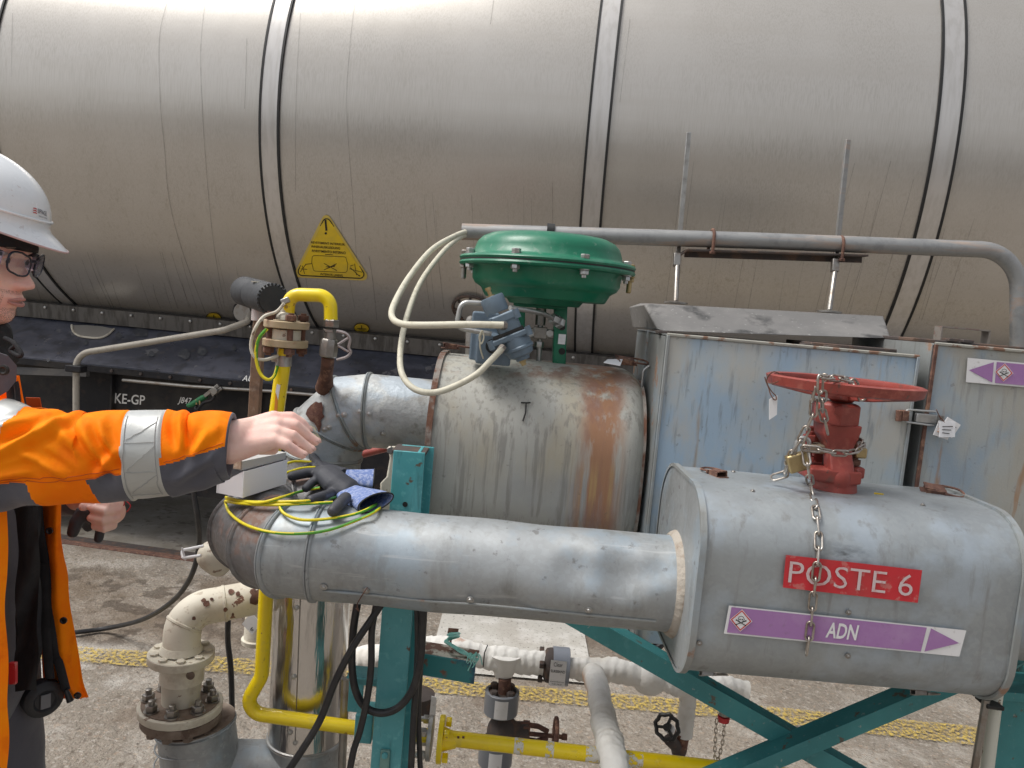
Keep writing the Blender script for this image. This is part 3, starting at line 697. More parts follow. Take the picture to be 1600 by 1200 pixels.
mb = MB(); nx = 24
mb.loft([rrect(BX0+(BX1-BX0)*k/nx, BY0, BY1, BZ0, BZ1, rr_, amp=.0025) for k in range(nx+1)], cap=False)
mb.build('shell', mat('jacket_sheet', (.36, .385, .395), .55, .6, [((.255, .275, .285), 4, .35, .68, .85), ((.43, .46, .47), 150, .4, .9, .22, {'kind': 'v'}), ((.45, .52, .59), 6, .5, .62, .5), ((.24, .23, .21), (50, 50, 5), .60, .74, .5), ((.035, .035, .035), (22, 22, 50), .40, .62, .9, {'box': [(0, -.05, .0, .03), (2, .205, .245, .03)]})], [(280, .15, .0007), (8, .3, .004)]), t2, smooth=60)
for x_, sgn in ((BX0, -1), (BX1, 1)):
    mb = MB(); mb.loft([rrect(x_+sgn*.001, BY0, BY1, BZ0, BZ1, rr_), rrect(x_+sgn*.004, BY0, BY1, BZ0, BZ1, rr_)])
    e = mb.build('end_plate', M['galv'], t2, smooth=30)
    mb = MB(); mb.loft([rrect(x_-sgn*.004, BY0, BY1, BZ0, BZ1, rr_, grow=.0005), rrect(x_-sgn*.004, BY0, BY1, BZ0, BZ1, rr_, grow=.005), rrect(x_+sgn*.006, BY0, BY1, BZ0, BZ1, rr_, grow=.005), rrect(x_+sgn*.006, BY0, BY1, BZ0, BZ1, rr_, grow=-.001)], cap=False)
    mb.build('folded_rim', M['galv_dull'], e, smooth=30)
yf = BY0-.0045
front = lambda off=0.: (lambda px, py: P(px, py, yf-off))
def fq(c, off=0.):
    b_ = bil(c); return lambda u, v: P(*b_(u, v), yf-off)
red = [(1223, 918), (1434, 942), (1441, 891), (1228, 867)]
mb = MB(); poly_on(mb, [(0, 0), (1, 0), (1, 1), (0, 1)], fq(red), 3); rl = mb.build('station_plate', M['labelred'], t2, smooth=0)
mb = MB(); fit_text(mb, 'POSTE 6', fq(red, .0012), .035, .95, .17, .83, -.004); mb.build('lettering', M['letterpink'], rl, smooth=0)
pu = [(1131, 990), (1499, 1026), (1510, 985), (1139, 946)]
mb = MB(); poly_on(mb, rounded([(0, 0), (1, 0), (1, 1), (0, 1)], .012, 3), fq(pu), 3); pl = mb.build('content_label', M['labelwhite'], t2, smooth=0)
mb = MB(); poly_on(mb, [(.012, .05), (.835, .05), (.835, .95), (.012, .95)], fq(pu, .0008), 3); poly_on(mb, [(.85, .06), (.853, .94), (.985, .50)], fq(pu, .0008), 2); mb.build('violet_field', M['purple'], pl, smooth=0)
mb = MB(); fit_text(mb, 'ADN', fq(pu, .0016), .425, .555, .22, .78, .022); mb.build('lettering', M['labelwhite'], pl, smooth=0)
def hazard(cx, cy, s, surf, parent, tilt=.09):
    """white diamond with a red edge and a black skull over crossed bones"""
    def mp(off): return lambda u, v: surf(cx+s*(u+tilt*-v*-1*0+0)*1.0 - s*v*0 - s*.09*v*-1*0 + s*(-.09)*(-v)*1.0, cy-s*v+s*.09*u, off)
    mb = MB(); poly_on(mb, [(0, -1), (1, 0), (0, 1), (-1, 0)], mp(.0016), 3); d = mb.build('hazard_diamond', M['labelwhite'], parent, smooth=0)
    mb = MB(); line_on(mb, [(0, -.86), (.86, 0), (0, .86), (-.86, 0)], .13, mp(.0022), True); mb.build('red_edge', M['redline'], d, smooth=0)
    mb = MB()
    sk = [(-.20, .30), (-.27, .12), (-.22, -.06), (-.11, -.10), (-.10, -.22), (.10, -.22), (.11, -.10), (.22, -.06), (.27, .12), (.20, .30), (0, .38)]
    line_on(mb, sk, .05, mp(.0024), True)
    for ex in (-.10, .10): poly_on(mb, [(ex+.065*cos(q), .08+.07*sin(q)) for q in [k*pi/4 for k in range(8)]], mp(.0024))
    for a_, b_ in (((-.40, -.02), (.40, -.40)), ((.40, -.02), (-.40, -.40))): line_on(mb, [a_, b_], .07, mp(.0024))
    for ex, ey in ((-.42, .0), (.42, .0), (-.42, -.42), (.42, -.42)): poly_on(mb, [(ex+.07*cos(q), ey+.07*sin(q)) for q in [k*pi/3 for k in range(6)]], mp(.0024))
    mb.build('skull_print', M['ink'], d, smooth=0)
hazard(1158, 969.5, 17.5, lambda a_, b_, o_: P(a_, b_, yf-o_), pl)
def toggle(name_label, c, u_, n_, s=1.0, m='rust', parent=None, nm='toggle_latch'):
    """over-centre latch: base plate, lever, wire loop. c base, u_ along the latch, n_ outward"""
    u_ = u_.normalized(); n_ = (n_-u_*n_.dot(u_)).normalized(); w_ = u_.cross(n_)
    mb = MB(); mb.box(c+n_*.001*s, (.034*s, .017*s, .002*s), u_, w_, n_)
    for sg in (-1, 1): mb.bar(c-u_*.012*s+w_*sg*.0085*s+n_*.005*s, c+u_*.010*s+w_*sg*.0085*s+n_*.005*s, .0018*s, .008*s, n_)
    mb.bar(c-u_*.014*s+n_*.010*s, c+u_*.012*s+n_*.007*s, .015*s, .0025*s, n_)
    mb.tube([c+u_*.012*s+n_*.005*s+w_*.012*s, c+u_*.012*s+n_*.005*s-w_*.012*s], .0022*s, 8)
    o = mb.build(nm, M[m], parent, bevel=.0006)
    mb = MB(); lp = [c+u_*.010*s+w_*.010*s+n_*.007*s, c+u_*.030*s+w_*.010*s+n_*.005*s, c+u_*.036*s+n_*.005*s, c+u_*.030*s-w_*.010*s+n_*.005*s, c+u_*.010*s-w_*.010*s+n_*.007*s]
    mb.tube(spline(lp, 5), .0016*s, 7); mb.build('wire_loop', M[m], o)
    return o
def top_pt(px, py, off=0):
    """picture point -> the sloping top of the jacket"""
    for k in range(400):
        y = BY0+.001*k; p = P(px, py, y)
        if y > BY0+.090: zt = BZ1
        else: dd = y-(BY0+.090); zt = BZ1-.090+math.sqrt(max(0, .090**2-dd*dd))
        if p.z <= zt: return p+V(0, 0, off)
    return P(px, py, BY0+.2)
toggle('', top_pt(1121, 744), V(-.35, 1, 0), Z+V(0, -.25, 0), 1.15, parent=t2)
toggle('', top_pt(1459, 770), V(1, -.25, -.02), Z+V(0, -.4, 0), 1.3, parent=t2)
for px_, py_ in ((1105, 1047), (1436, 1077)):
    c = P(px_, py_, 1.215); toggle('', c, V(1, 0, 0), V(0, -.4, -1), .9, 'steel', parent=t2)
for px_, py_ in ((1176, 768), (1442, 790), (1326, 957), (1325, 1025), (1093, 1005), (1146, 738)):
    mb = MB()
    if py_ < 800: c = top_pt(px_, py_); ax = V(0, -.5, 1)
    else: c = P(px_, py_, BY0-.002); ax = -Yv
    screw(mb, c, ax.normalized(), .0028); mb.build('screw', M['steel'], t2)
mb = MB(); c = top_pt(1373, 773, .001); mb.box(c, (.016, .0015, .004), V(1, .0, -.03).normalized(), Yv, Z); 
o = mb.build('yellow_tape_scrap', M['signyellow'], None, bevel=.0005); tag(o, 'tiny scrap of yellow tape on top of the POSTE 6 jacket', 'tape scrap')
# right hand duct leaving the jacket
mb = MB(); duct(mb, [V(BX1+.01, YF+.04, zc-.012), V(BX1+.5, YF+.04, zc-.012)], RD); o = mb.build('clad_duct_end', M['galv'], None, smooth=60)
tag(o, 'short clad duct leaving the right end of the POSTE 6 jacket', 'duct')

# ---- upper jacket marked T
JX0, JX1 = P(672, 700, 1.56).x, P(1004, 690, 1.56).x
JZ1 = P(850, 566, 1.72).z; JZ0 = JZ1-.43; JY0, JY1 = 1.515, 1.93
t3 = thing('marked_jacket', 'stained cream clad jacket with a black T drawn on it', 'pipe jacket', V((JX0+JX1)/2, 1.72, JZ0))
jr = [.16, .16, .17, .17]
def bend(p):     # right hand end rounds over
    k = max(0, (p.x-(JX1-.035))/.035); s_ = 1-.10*k*k
    c = V(p.x, (JY0+JY1)/2, (JZ0+JZ1)/2); q = c+(p-c)*s_; q.x = p.x; return q
mb = MB(); nx = 30
mb.loft([[bend(p) for p in rrect(JX0+(JX1-JX0)*k/nx, JY0, JY1, JZ0, JZ1, jr, amp=.003)] for k in range(nx+1)])
jl = lambda px_: P(px_, 700, 1.54).x-(JX0+JX1)/2
m_ = mat('stained_jacket_sheet', (.40, .395, .36), .66, .25, [((.29, .30, .305), (3, 3, 3), .40, .60, .8, {'box': [(2, .0, .22, .03)]}), ((.42, .36, .25), (8, 8, 3), .46, .66, .55, {'box': [(2, .2, .45, .05)]}), ((.21, .20, .18), (100, 100, 5), .50, .66, .6),
    ((.31, .15, .075), (45, 45, 3.5), .32, .52, .92, {'box': [(0, jl(906), jl(968), .022)], 'rust': 1}), ((.40, .27, .12), (60, 60, 3), .46, .62, .7, {'box': [(0, jl(898), jl(972), .014), (2, -.1, .24, .03)]}), ((.24, .13, .10), (26, 26, 5), .46, .62, .7, {'box': [(0, jl(905), jl(965), .014)]}),
    ((.10, .095, .085), 55, .69, .76, .35), ((.24, .14, .10), (14, 14, 14), .50, .60, .8, {'box': [(2, .405, .5, .012)]}), ((.16, .15, .14), (5, 5, 5), .3, .6, .75, {'box': [(2, -.1, .03, .05)]})], [(300, .35, .001), ((120, 120, 6), .3, .0015)])
mb.build('shell', m_, t3, smooth=60)
for x_, w_ in ((JX0, .006), (JX1, .004)):
    mb = MB(); g = .006 if x_ == JX0 else -.02
    mb.loft([rrect(x_-w_, JY0, JY1, JZ0, JZ1, jr, grow=g-.008, amp=.002), rrect(x_-w_, JY0, JY1, JZ0, JZ1, jr, grow=g, amp=.002), rrect(x_+w_, JY0, JY1, JZ0, JZ1, jr, grow=g, amp=.002), rrect(x_+w_, JY0, JY1, JZ0, JZ1, jr, grow=g-.008, amp=.002)], cap=False)
    mb.build('rusty_rim', mat('rust_and_grey_rim', (.30, .27, .24), .8, .2, [((.17, .075, .045), (30, 30, 18), .42, .60, .95)], [(90, .6, .003)]), t3, smooth=40)
mb = MB()
def onj(px_, py_, off=.0):
    for k in range(600):
        y = JY0-.006+.0008*k; p = P(px_, py_, y); dz = p.z-(JZ1-.17)
        yy = JY0-off if dz <= 0 else JY0+.17-math.sqrt(max(0, (.17+off)**2-dz*dz))
        if y >= yy: return p
    return P(px_, py_, JY0)
jt = lambda a_, b_: onj(a_, b_, .0045)
mb.tube(resample([jt(814, 629), jt(822, 629.5), jt(829, 629)], .004), .0016, 6); mb.tube(resample([jt(822, 630), jt(821, 645), jt(817, 658)], .004), .0018, 6)
mb.build('hand_drawn_letter', M['ink'], t3, smooth=0)
toggle('', P(704, 545, 1.70), V(1, .3, 0), Z, 1.2, 'rust', t3)
toggle('', P(978, 568, 1.66), V(1, .1, 0), Z+V(0, -.3, 0), 1.3, 'rust', t3)
mb = MB(); bb = [P(880, 561, 1.66), P(905, 569, 1.64), P(945, 578, 1.62), P(975, 577, 1.62), P(995, 570, 1.64), P(960, 567, 1.70)]
# ---- elbowed duct behind, left of the T jacket
YU = 1.72; zu = P(630, 646, YU).z; RU_ = .079
ub = [V(JX0+.01, YU, zu), V(P(578, 640, YU).x, YU, zu), V(P(545, 638, YU).x, YU, zu-.008), V(P(517, 655, YU).x, YU, zu-.05), V(P(508, 690, YU).x, YU, zu-.11), V(P(506, 720, YU).x, YU, zu-.22)]
t4 = thing('elbowed_duct', 'battered clad duct elbow with a rust patch and riveted seams beside the T jacket', 'duct', V(ub[2].x, YU, zu-.3))
mm_ = mat('battered_elbow_sheet', (.44, .45, .45), .6, .45, [((.31, .32, .32), 6, .4, .65, .85), ((.55, .56, .54), 10, .55, .65, .7), ((.20, .19, .17), 22, .57, .68, .7), ((.42, .50, .58), 9, .55, .64, .5)], [(40, .5, .004), (200, .3, .001)])
mu_ = mitre(ub, RU_+.003, Yv, amp=.003)
for i in range(len(ub)-1):
    mb = MB(); mb.loft(segs(mu_, i), cap=False); s_ = mb.build('elbow_segment', mm_, t4, smooth=60)
    if i: mb = MB(); seam(mb, mu_[i], ub[i], .0045); mb.build('seam', M['galv_dull'], s_, smooth=60)
def ond(px_, py_):
    """first hit of the sight line with the elbow's surface (sampled)"""
    best = None
    for k in range(260):
        p = P(px_, py_, YU-RU_-.01+.0006*k)
        for i in range(len(ub)-1):
            a_, b_ = ub[i], ub[i+1]; t_ = max(0, min(1, (p-a_).dot(b_-a_)/(b_-a_).length_squared)); c = a_+(b_-a_)*t_
            if (p-c).length < RU_+.0055: return p, (p-c).normalized()
    return P(px_, py_, YU-RU_), -Yv
def patch(poly, surf, cuts=10):
    x0, x1 = min(p[0] for p in poly), max(p[0] for p in poly); y0, y1 = min(p[1] for p in poly), max(p[1] for p in poly); mb = MB()
    poly_on(mb, [((p[0]-x0)/(x1-x0), (p[1]-y0)/(y1-y0)) for p in poly], lambda u, v: surf(x0+u*(x1-x0), y0+v*(y1-y0)), cuts); return mb
os_ = lambda off: (lambda a_, b_: (lambda r_: r_[0]+r_[1]*off)(ond(a_, b_)))
patch([(481, 641), (487, 634), (495, 628), (499, 630), (504, 629), (506, 637), (505, 646), (508, 651), (502, 657), (503, 664), (499, 677), (496, 668), (492, 661), (486, 658), (479, 648)], os_(.003)).build('rust_patch', mat('maroon_rust', (.10, .04, .03), .9, 0, [((.17, .09, .06), 60, .5, .62, .7)], [(150, .6, .002)]), t4, smooth=60)
patch([(486, 664), (493, 668), (498, 678), (503, 686), (500, 689), (491, 680)], os_(.0036)).build('bare_primer', mat('pale_primer', (.60, .56, .40), .8), t4, smooth=60)
for p in ((529, 649), (538, 648), (562, 643), (577, 647), (507, 671), (514, 668), (598, 678)):
    c, nn = ond(*p); mb = MB(); screw(mb, c, nn, .0042); mb.build('rivet', M['zinc'], t4)

# ---- big painted sheet boxes behind
YB = 1.50
t5 = thing('sheet_box', 'large blue grey sheet metal box behind the red handwheel', 'equipment box', P(1230, 700, YB+.18)*1)
zt = P(1230, 540, YB).z; z0 = zt-.62; xa, xb = P(1030, 640, YB).x, P(1424, 640, YB).x
def sheet(mb, x0, x1, z0_, z1_, y, th=.003, amp=.002, nx=26, nz=22):
    vs = []; 
    for k in range(nz+1):
        for i in range(nx+1):
            p = V(x0+(x1-x0)*i/nx, y, z0_+(z1_-z0_)*k/nz); p.y += mnoise.noise(V(p.x*6, 0, p.z*6))*amp; vs.append(p)
    fs = [(k*(nx+1)+i, k*(nx+1)+i+1, (k+1)*(nx+1)+i+1, (k+1)*(nx+1)+i) for k in range(nz) for i in range(nx)]
    mb.add(vs, fs)
def jacket_box(t, x0, x1, z0_, z1_, y0, y1, m):
    mb = MB(); sheet(mb, x0+.002, x1-.002, z0_, z1_-.002, y0); mb.build('front_sheet', m, t, smooth=60)
    mb = MB()
    mb.box(V(x0+.0, (y0+y1)/2+.003, (z0_+z1_)/2), (.004, y1-y0, z1_-z0_)); mb.build('side_sheet', M['galv_dull'], t)
    mb = MB(); mb.box(V(x1+.0, (y0+y1)/2+.003, (z0_+z1_)/2), (.004, y1-y0, z1_-z0_)); mb.build('side_sheet', M['galv_dull'], t)
    mb = MB(); mb.box(V((x0+x1)/2, (y0+y1)/2, z1_), (x1-x0+.004, y1-y0+.004, .004)); mb.build('top_sheet', M['galv_dull'], t)
    mb = MB(); mb.tube(resample([V(x0, y0-.002, z1_+.001), V(x1, y0-.002, z1_+.001)], .05), .0035, 6)
    mb.build('folded_edge', mat('chipped_edge', (.33, .32, .28), .7, .2, [((.20, .10, .06), 34, .55, .62, .9)], [(60, .5, .003)]), t)
    mb = MB(); mb.box(V((x0+x1)/2, y1-.002, (z0_+z1_)/2), (x1-x0, .003, z1_-z0_)); mb.build('back_sheet', M['galv_dull'], t)
jacket_box(t5, xa, xb, z0, zt, YB, YB+.36, M['bluepanel'])
for x_ in (xa+.002, xb-.002):
    mb = MB(); mb.bar(V(x_, YB-.003, z0), V(x_, YB-.003, zt), .006, .005, Yv); mb.build('corner_fold', M['galv_dull'], t5, bevel=.001)
# left return: two narrow upright strips with a wire handle
mb = MB(); mb.box(V(xa-.004, YB+.20, (z0+zt)/2+.004), (.006, .008, zt-z0)); mb.build('standing_seam', M['galv_dull'], t5, bevel=.001)
mb = MB(); mb.tube(fillet([V(xa-.004, YB+.135, zt-.07), V(xa-.016, YB+.135, zt-.08), V(xa-.016, YB+.135, zt-.19), V(xa-.004, YB+.15, zt-.20)], .012), .0028, 8); mb.build('wire_handle', M['zinc'], t5)
mb = MB()
o_ = None
for px_ in (1033, 1262, 1300):
    mb = MB(); c = P(px_, 0, 1.56); c = V(P(px_, 535, 1.56).x, 1.56, zt+.004); mb.box(c, (.022, .03, .006)); mb.build('top_clip', M['darkiron'], t5, bevel=.001)
# further box with the gap between
x3 = P(1446, 640, YB).x
t6 = thing('sheet_box', 'grey sheet metal box at the right edge with a violet arrow label', 'equipment box', V(x3+.3, YB+.18, z0))
zt3 = P(1520, 543, YB).z
jacket_box(t6, x3, x3+.62, zt3-.60, zt3, YB, YB+.36, mat('grey_painted_sheet', (.39, .41, .40), .68, .2, [((.29, .37, .45), (5, 5, 3), .5, .62, .8), ((.40, .37, .31), (9, 9, 4), .5, .66, .7), ((.26, .26, .25), (90, 90, 10), .58, .72, .5), ((.14, .12, .10), 60, .69, .76, .35), ((.33, .19, .10), (26, 26, 3), .66, .75, .8, RU)], [(300, .3, .001)]))
mb = MB(); mb.bar(V(x3+.002, YB-.003, zt3-.6), V(x3+.002, YB-.003, zt3), .007, .005, Yv); mb.build('corner_fold', M['rust'], t6, bevel=.001)
mb = MB(); mb.box(V((xb+x3)/2, YB+.30, (z0+zt)/2-.02), (x3-xb-.006, .02, zt-z0)); o = mb.build('dark_gap', M['seal_gap'], t6)  # black strip set deep in the gap stands in for its shade
# lids and straps on top of the boxes
mb = MB(); mb.box(V(P(1370, 540, 1.7).x, 1.72, zt+.006), (.33, .16, .008)); mb.build('lid', M['darkiron'], t5, bevel=.002)
mb = MB(); mb.box(V(P(1520, 540, 1.66).x, 1.68, zt3+.006), (.34, .20, .008)); mb.build('lid', M['darkiron'], t6, bevel=.002)
mb = MB(); cst = V(P(1500, 530, 1.72).x, 1.72, zt3+.01); mb.bar(cst+V(-.05, 0, .03), cst+V(.055, 0, .03), .03, .003); mb.bar(cst+V(-.05, 0, 0), cst+V(-.05, 0, .03), .03, .003, X); mb.bar(cst+V(.055, 0, 0), cst+V(.055, 0, .03), .03, .003, X); mb.build('strap_handle', mat('rusty_strap', (.30, .27, .24), .6, .5, [((.20, .06, .04), 12, .5, .6, .9)]), t6)
for px_ in (1478, 1500):
    mb = MB(); c = V(P(px_, 537, 1.6).x, 1.585, zt3+.012); mb.box(c, (.022, .03, .006)); mb.build('top_clip', M['darkiron'], t6, bevel=.001)
# label
ys = YB-.004
l2 = [(1509, 597), (1680, 612), (1684, 575), (1512, 559)]
mb = MB(); f_ = bil(l2); g_ = lambda off: (lambda u, v: P(*f_(u, v), ys-off)); poly_on(mb, [(0, 0), (1, 0), (1, 1), (0, 1)], g_(0), 3); l3 = mb.build('content_label', M['labelwhite'], t6, smooth=0)
mb = MB(); poly_on(mb, [(.02, .5), (.24, .08), (.24, .92)], g_(.001), 2); poly_on(mb, [(.265, .07), (1, .07), (1, .94), (.265, .94)], g_(.001), 2); mb.build('violet_field', M['purple'], l3, smooth=0)
hazard(1569, 582, 14.5, lambda a_, b_, o_: P(a_, b_, ys-o_), l3)
# latch across the gap
t7 = thing('toggle_fastener', 'zinc toggle fastener bridging the gap between the two sheet boxes', 'latch', P(1435, 652, YB-.01))
yq = YB-.012
mb = MB(); mb.bar(P(1430, 652, yq+.004), P(1462, 655, yq+.004), .018, .010, Yv); mb.build('lever', M['zinc'], t7, bevel=.002)
mb = MB(); mb.tube(fillet([P(1462, 643, yq), P(1416, 640, yq), P(1414, 659, yq), P(1459, 665, yq)], .006, 5), .0022, 8); mb.build('wire_loop', M['zinc'], t7)
mb = MB(); mb.box(P(1412, 649, yq+.004), (.012, .02, .02)); mb.tube([P(1405, 641, yq), P(1404, 658, yq)], .006, 10); mb.build('hook_plate', M['rust'], t7, bevel=.001)
mb = MB(); mb.box(P(1466, 656, yq+.008), (.018, .004, .018)); mb.build('base_plate', M['steel'], t7, bevel=.001)

# ---- dark sheet shield above the boxes
mb = MB(); sec = lambda pts: [P(*p) for p in pts]
mb.loft([sec([(1026, 514, 1.72), (1006, 476, 1.84), (983, 480, 2.02), (989, 512, 2.02)]), sec([(1037, 517, 1.70), (1014, 474, 1.83), (1000, 474, 2.02), (1004, 512, 2.02)]), sec([(1392, 529, 1.70), (1380, 494, 1.83), (1368, 494, 2.02), (1380, 528, 2.02)])])
o = mb.build('sheet_shield', mat('sooty_sheet', (.17, .165, .16), .6, .35, [((.24, .23, .22), 5, .45, .65, .8), ((.05, .05, .05), 7, .54, .64, .9), ((.40, .40, .38), 90, .67, .72, .6)], [(120, .3, .001)]), None, bevel=.002)
tag(o, 'long sooty sloped sheet cover above the blue grey box', 'sheet cover')

# ---- long tube with its bend at the right
yt = 2.06
t8 = thing('support_tube', 'long grey tube running behind the green actuator and bending down at the right', 'tube', P(1200, 380, yt))
tp = [P(722, 362, yt), P(1180, 376, yt), P(1592, 392, yt), P(1592, 560, yt)]
mb = MB(); mb.tube(fillet(tp, .11, 10), wr(12.5, yt), 20); mb.build('tube', M['tubemetal'], t8)
mb = MB(); mb.tube([tp[0]-V(.001, 0, 0), tp[0]+V(.002, 0, 0)], wr(9.5, yt), 16); mb.build('open_end', M['ink'], t8)
for px_, py_ in ((1112, 374), (1312, 385)):
    c = P(px_, py_, yt); r_ = wr(14, yt); mb = MB(); mb.tube([c+V(0, r_*1.05*cos(a_)*1, r_*1.05*sin(a_)) for a_ in [pi*k/12 for k in range(13)]]+[c+V(0, -r_*1.05, -.035)], .0042, 8)
    mb.tube([c+V(0, r_*1.05, 0), c+V(0, r_*1.05, -.035)], .0042, 8); mb.hexa(c+V(0, -r_*1.05, -.04), Z, .008, .007); mb.build('u_bolt', M['rust'], t8)
mb = MB(); c = P(860, 363, yt); mb.lathe(c-V(.01, 0, 0), X, [(0, wr(13.5, yt)), (.02, wr(13.5, yt))], 20); mb.build('black_band', M['seal_gap'], t8)
# bracket and hanger rods
t9 = thing('tube_bracket', 'dark angle bracket under the long tube on two threaded rods', 'bracket', P(1200, 400, yt))
mb = MB(); a_, b_ = P(1072, 391, yt), P(1352, 400, yt); mb.box((a_+b_)/2+V(0, 0, .0), ((b_-a_).length, .04, .005), (b_-a_).normalized(), Yv, Z); mb.bar(a_+V(0, .018, -.008), b_+V(0, .018, -.008), .004, .018); mb.bar(P(1058, 402, yt), P(1072, 391, yt), .035, .005, Z); mb.build('angle_bar', M['darkiron'], t9, bevel=.001)
for (xt, yt_, xm, ym, xo, yo), mm in (((1076, 207, 1062, 366, 1056, 472), 'zinc'), ((1325, 218, 1309, 375, 1296, 486), 'tubemetal')):
    top, mid, bot = P(xt, yt_, yt+.01), P(xm, ym, yt+.03), P(xo, yo, yt-.12)
    mb = MB(); mb.bar(top, mid, .012, .012, Yv); r1 = mb.build('hanger_rod', M[mm], t9, bevel=.001)
    mb = MB(); mb.tube([mid-V(0, .0, .0), P(xm-3, ym+38, yt), bot], .0065, 10); mb.build('threaded_rod', M['steel'], t9)
    mb = MB(); mb.bar(P(xm-4, ym+30, yt-.01), P(xm-5, ym+50, yt-.02), .018, .016, Yv); mb.build('coupling', M['steel'], t9, bevel=.002)
    mb = MB(); mb.lathe(bot-V(0, 0, .004), Z, [(0, .03), (.004, .03), (.006, .012)], 16); mb.build('washer', M['steel'], t9)
# ------------------------------------------------------------------ helpers for soft shapes and sight-line hits
def blob(mb, name, m, parent, voxel=.004, smooth_it=3, lab=None):
    """unites overlapping shapes of mb into one skin"""
    bm_me = bpy.data.meshes.new('tmp'); bm_me.from_pydata([tuple(v) for v in mb.v], [], mb.f); bm_me.update()
    o = bpy.data.objects.new('tmp', bm_me); COL.objects.link(o)
    r_ = o.modifiers.new('r', 'REMESH'); r_.mode = 'VOXEL'; r_.voxel_size = voxel
    if smooth_it: s_ = o.modifiers.new('s', 'SMOOTH'); s_.factor = .6; s_.iterations = smooth_it
    bpy.context.view_layer.update()
    me = bpy.data.meshes.new_from_object(o.evaluated_get(bpy.context.evaluated_depsgraph_get()))
    out = MB(); out.v = [v.co.copy() for v in me.vertices]; out.f = [tuple(p.vertices) for p in me.polygons]; out.m = [0]*len(out.f)
    bpy.data.objects.remove(o); bpy.data.meshes.remove(me); bpy.data.meshes.remove(bm_me)
    return out.build(name, m, parent, smooth=180)
def capsule(mb, pts, rs, seg=14, sq=None):
    """tapering limb with rounded ends"""
    pts = [Vector(p) for p in pts]; a, b = pts[0]-pts[1], pts[-1]-pts[-2]; a.normalize(); b.normalize()
    P_, R_ = [], []
    for k in (0, .35, .7): P_.append(pts[0]+a*rs[0]*(1-k)*.97); R_.append(rs[0]*math.sqrt(max(0.02, 1-(1-k)**2)))
    P_ += pts; R_ += list(rs)
    for k in (.7, .35, 0): P_.append(pts[-1]+b*rs[-1]*(1-k)*.97); R_.append(rs[-1]*math.sqrt(max(0.02, 1-(1-k)**2)))
    mb.tube(P_, R_, seg, sq=sq)
CH = [(path, RD+.003), (elb, RD+.003), ([V(JX0, YU, zu), *ub], RU_+.005)]
def hit(px, py, off=.004, y0=1.15, y1=1.9):
    y = y0
    while y < y1:
        p = P(px, py, y)
        for ch, r in CH[:2]:
            for a_, b_ in zip(ch, ch[1:]):
                d_ = b_-a_; t_ = max(0, min(1, (p-a_).dot(d_)/d_.length_squared)); c = a_+d_*t_
                if (p-c).length < r+off: return p
        if p.z < zc+RD-.03+off and 1.33 < y < 1.46: return p
        y += .0008
    g = G(px, py, zc+RD+off); return g

# ------------------------------------------------------------------ green diaphragm actuator on its yoke
YA = 1.72; k_ = YA/FPX
ca = P(855, 416, YA); az = (Z+V(-.012, 0, 0)).normalized()
ga = thing('diaphragm_actuator', 'green round diaphragm actuator standing on its yoke above the T jacket', 'actuator', ca-V(0, 0, .22))
mb = MB(); mb.lathe(ca, az, [(.001, .0), (.001, 134*k_), (4*k_, 136*k_), (7*k_, 134*k_), (9*k_, 122*k_), (13*k_, 115*k_), (24*k_, 112*k_), (31*k_, 109*k_), (38*k_, 102*k_), (43.5*k_, 90*k_), (46*k_, 74*k_), (47.5*k_, 50*k_), (47.6*k_, .0)], 72); mb.build('upper_case', M['green'], ga, smooth=50)
mb = MB(); mb.lathe(ca, az, [(-.001, .0), (-.001, 134*k_), (-4*k_, 136*k_), (-7*k_, 134*k_), (-8*k_, 118*k_), (-13*k_, 115*k_), (-26*k_, 114*k_), (-33*k_, 110*k_), (-37*k_, 103*k_), (-39*k_, 100*k_), (-50*k_, 94*k_), (-52*k_, 92*k_), (-52*k_, 60*k_), (-60*k_, 54*k_), (-60*k_, 0)], 72); mb.build('lower_case', M['green'], ga, smooth=50)
mb = MB(); mb.lathe(ca, az, [(-.002, 130*k_), (-.0015, 134.5*k_), (.0015, 134.5*k_), (.002, 130*k_)], 72); mb.build('diaphragm_edge', M['ink'], ga)
for i in range(8):
    a_ = R(22.5+45*i); d = X*cos(a_)+Yv*sin(a_)*-1; c = ca+d*126*k_
    mb = MB(); mb.bolt(c+az*6.5*k_, az, .0085, .012, 0); mb.bolt(c-az*6.5*k_, -az, .0085, .012, .5); mb.build('flange_bolt', M['zinc'], ga)
for a_, m_n in ((R(183), 'steel'), (R(-3), 'brass')):
    c = ca+(X*cos(a_)+Yv*sin(a_))*128*k_; mb = MB(); mb.bolt(c+az*6*k_, az, .0085, .011, 0); mb.bolt(c-az*6*k_, -az, .0085, .012, 0); mb.lathe(c-az*14*k_, -az, [(0, .0058), (.022, .0058), (.024, .004)], 12); mb.build('long_bolt', M[m_n], ga)
bz = P(840, 572, YA).z
for px_, w_ in ((876, 20), (812, 18)):
    top = P(px_, 470, YA); mb = MB(); bot = V(P(px_-1, 566, YA).x, YA, bz-.03)
    mb.bar(top, bot, .05, w_*k_, X); yk = mb.build('yoke_leg', M['green'], ga, bevel=.003)
    if px_ > 850:
        for hy in (511, 549):
            c = P(878, hy, YA-.0255); mb = MB(); mb.lathe(c+V(0, .001, 0), -Yv, [(0, .0075), (.0012, .0075), (.0013, .0)], 16); mb.build('bolt_hole', M['ink'], yk)
        mb = MB(); mb.box(P(878, 530, YA-.0262), (.016, .001, .022)); mb.build('data_tag', M['paper'], yk)
mb = MB(); mb.box(P(843, 476, YA), (.115, .07, .016)); mb.build('yoke_bridge', M['green'], ga, bevel=.003)
mb = MB(); mb.cyl(P(846, 476, YA), P(841, 580, YA), .0058, 14); st_ = mb.build('stem', M['zinc'], ga)
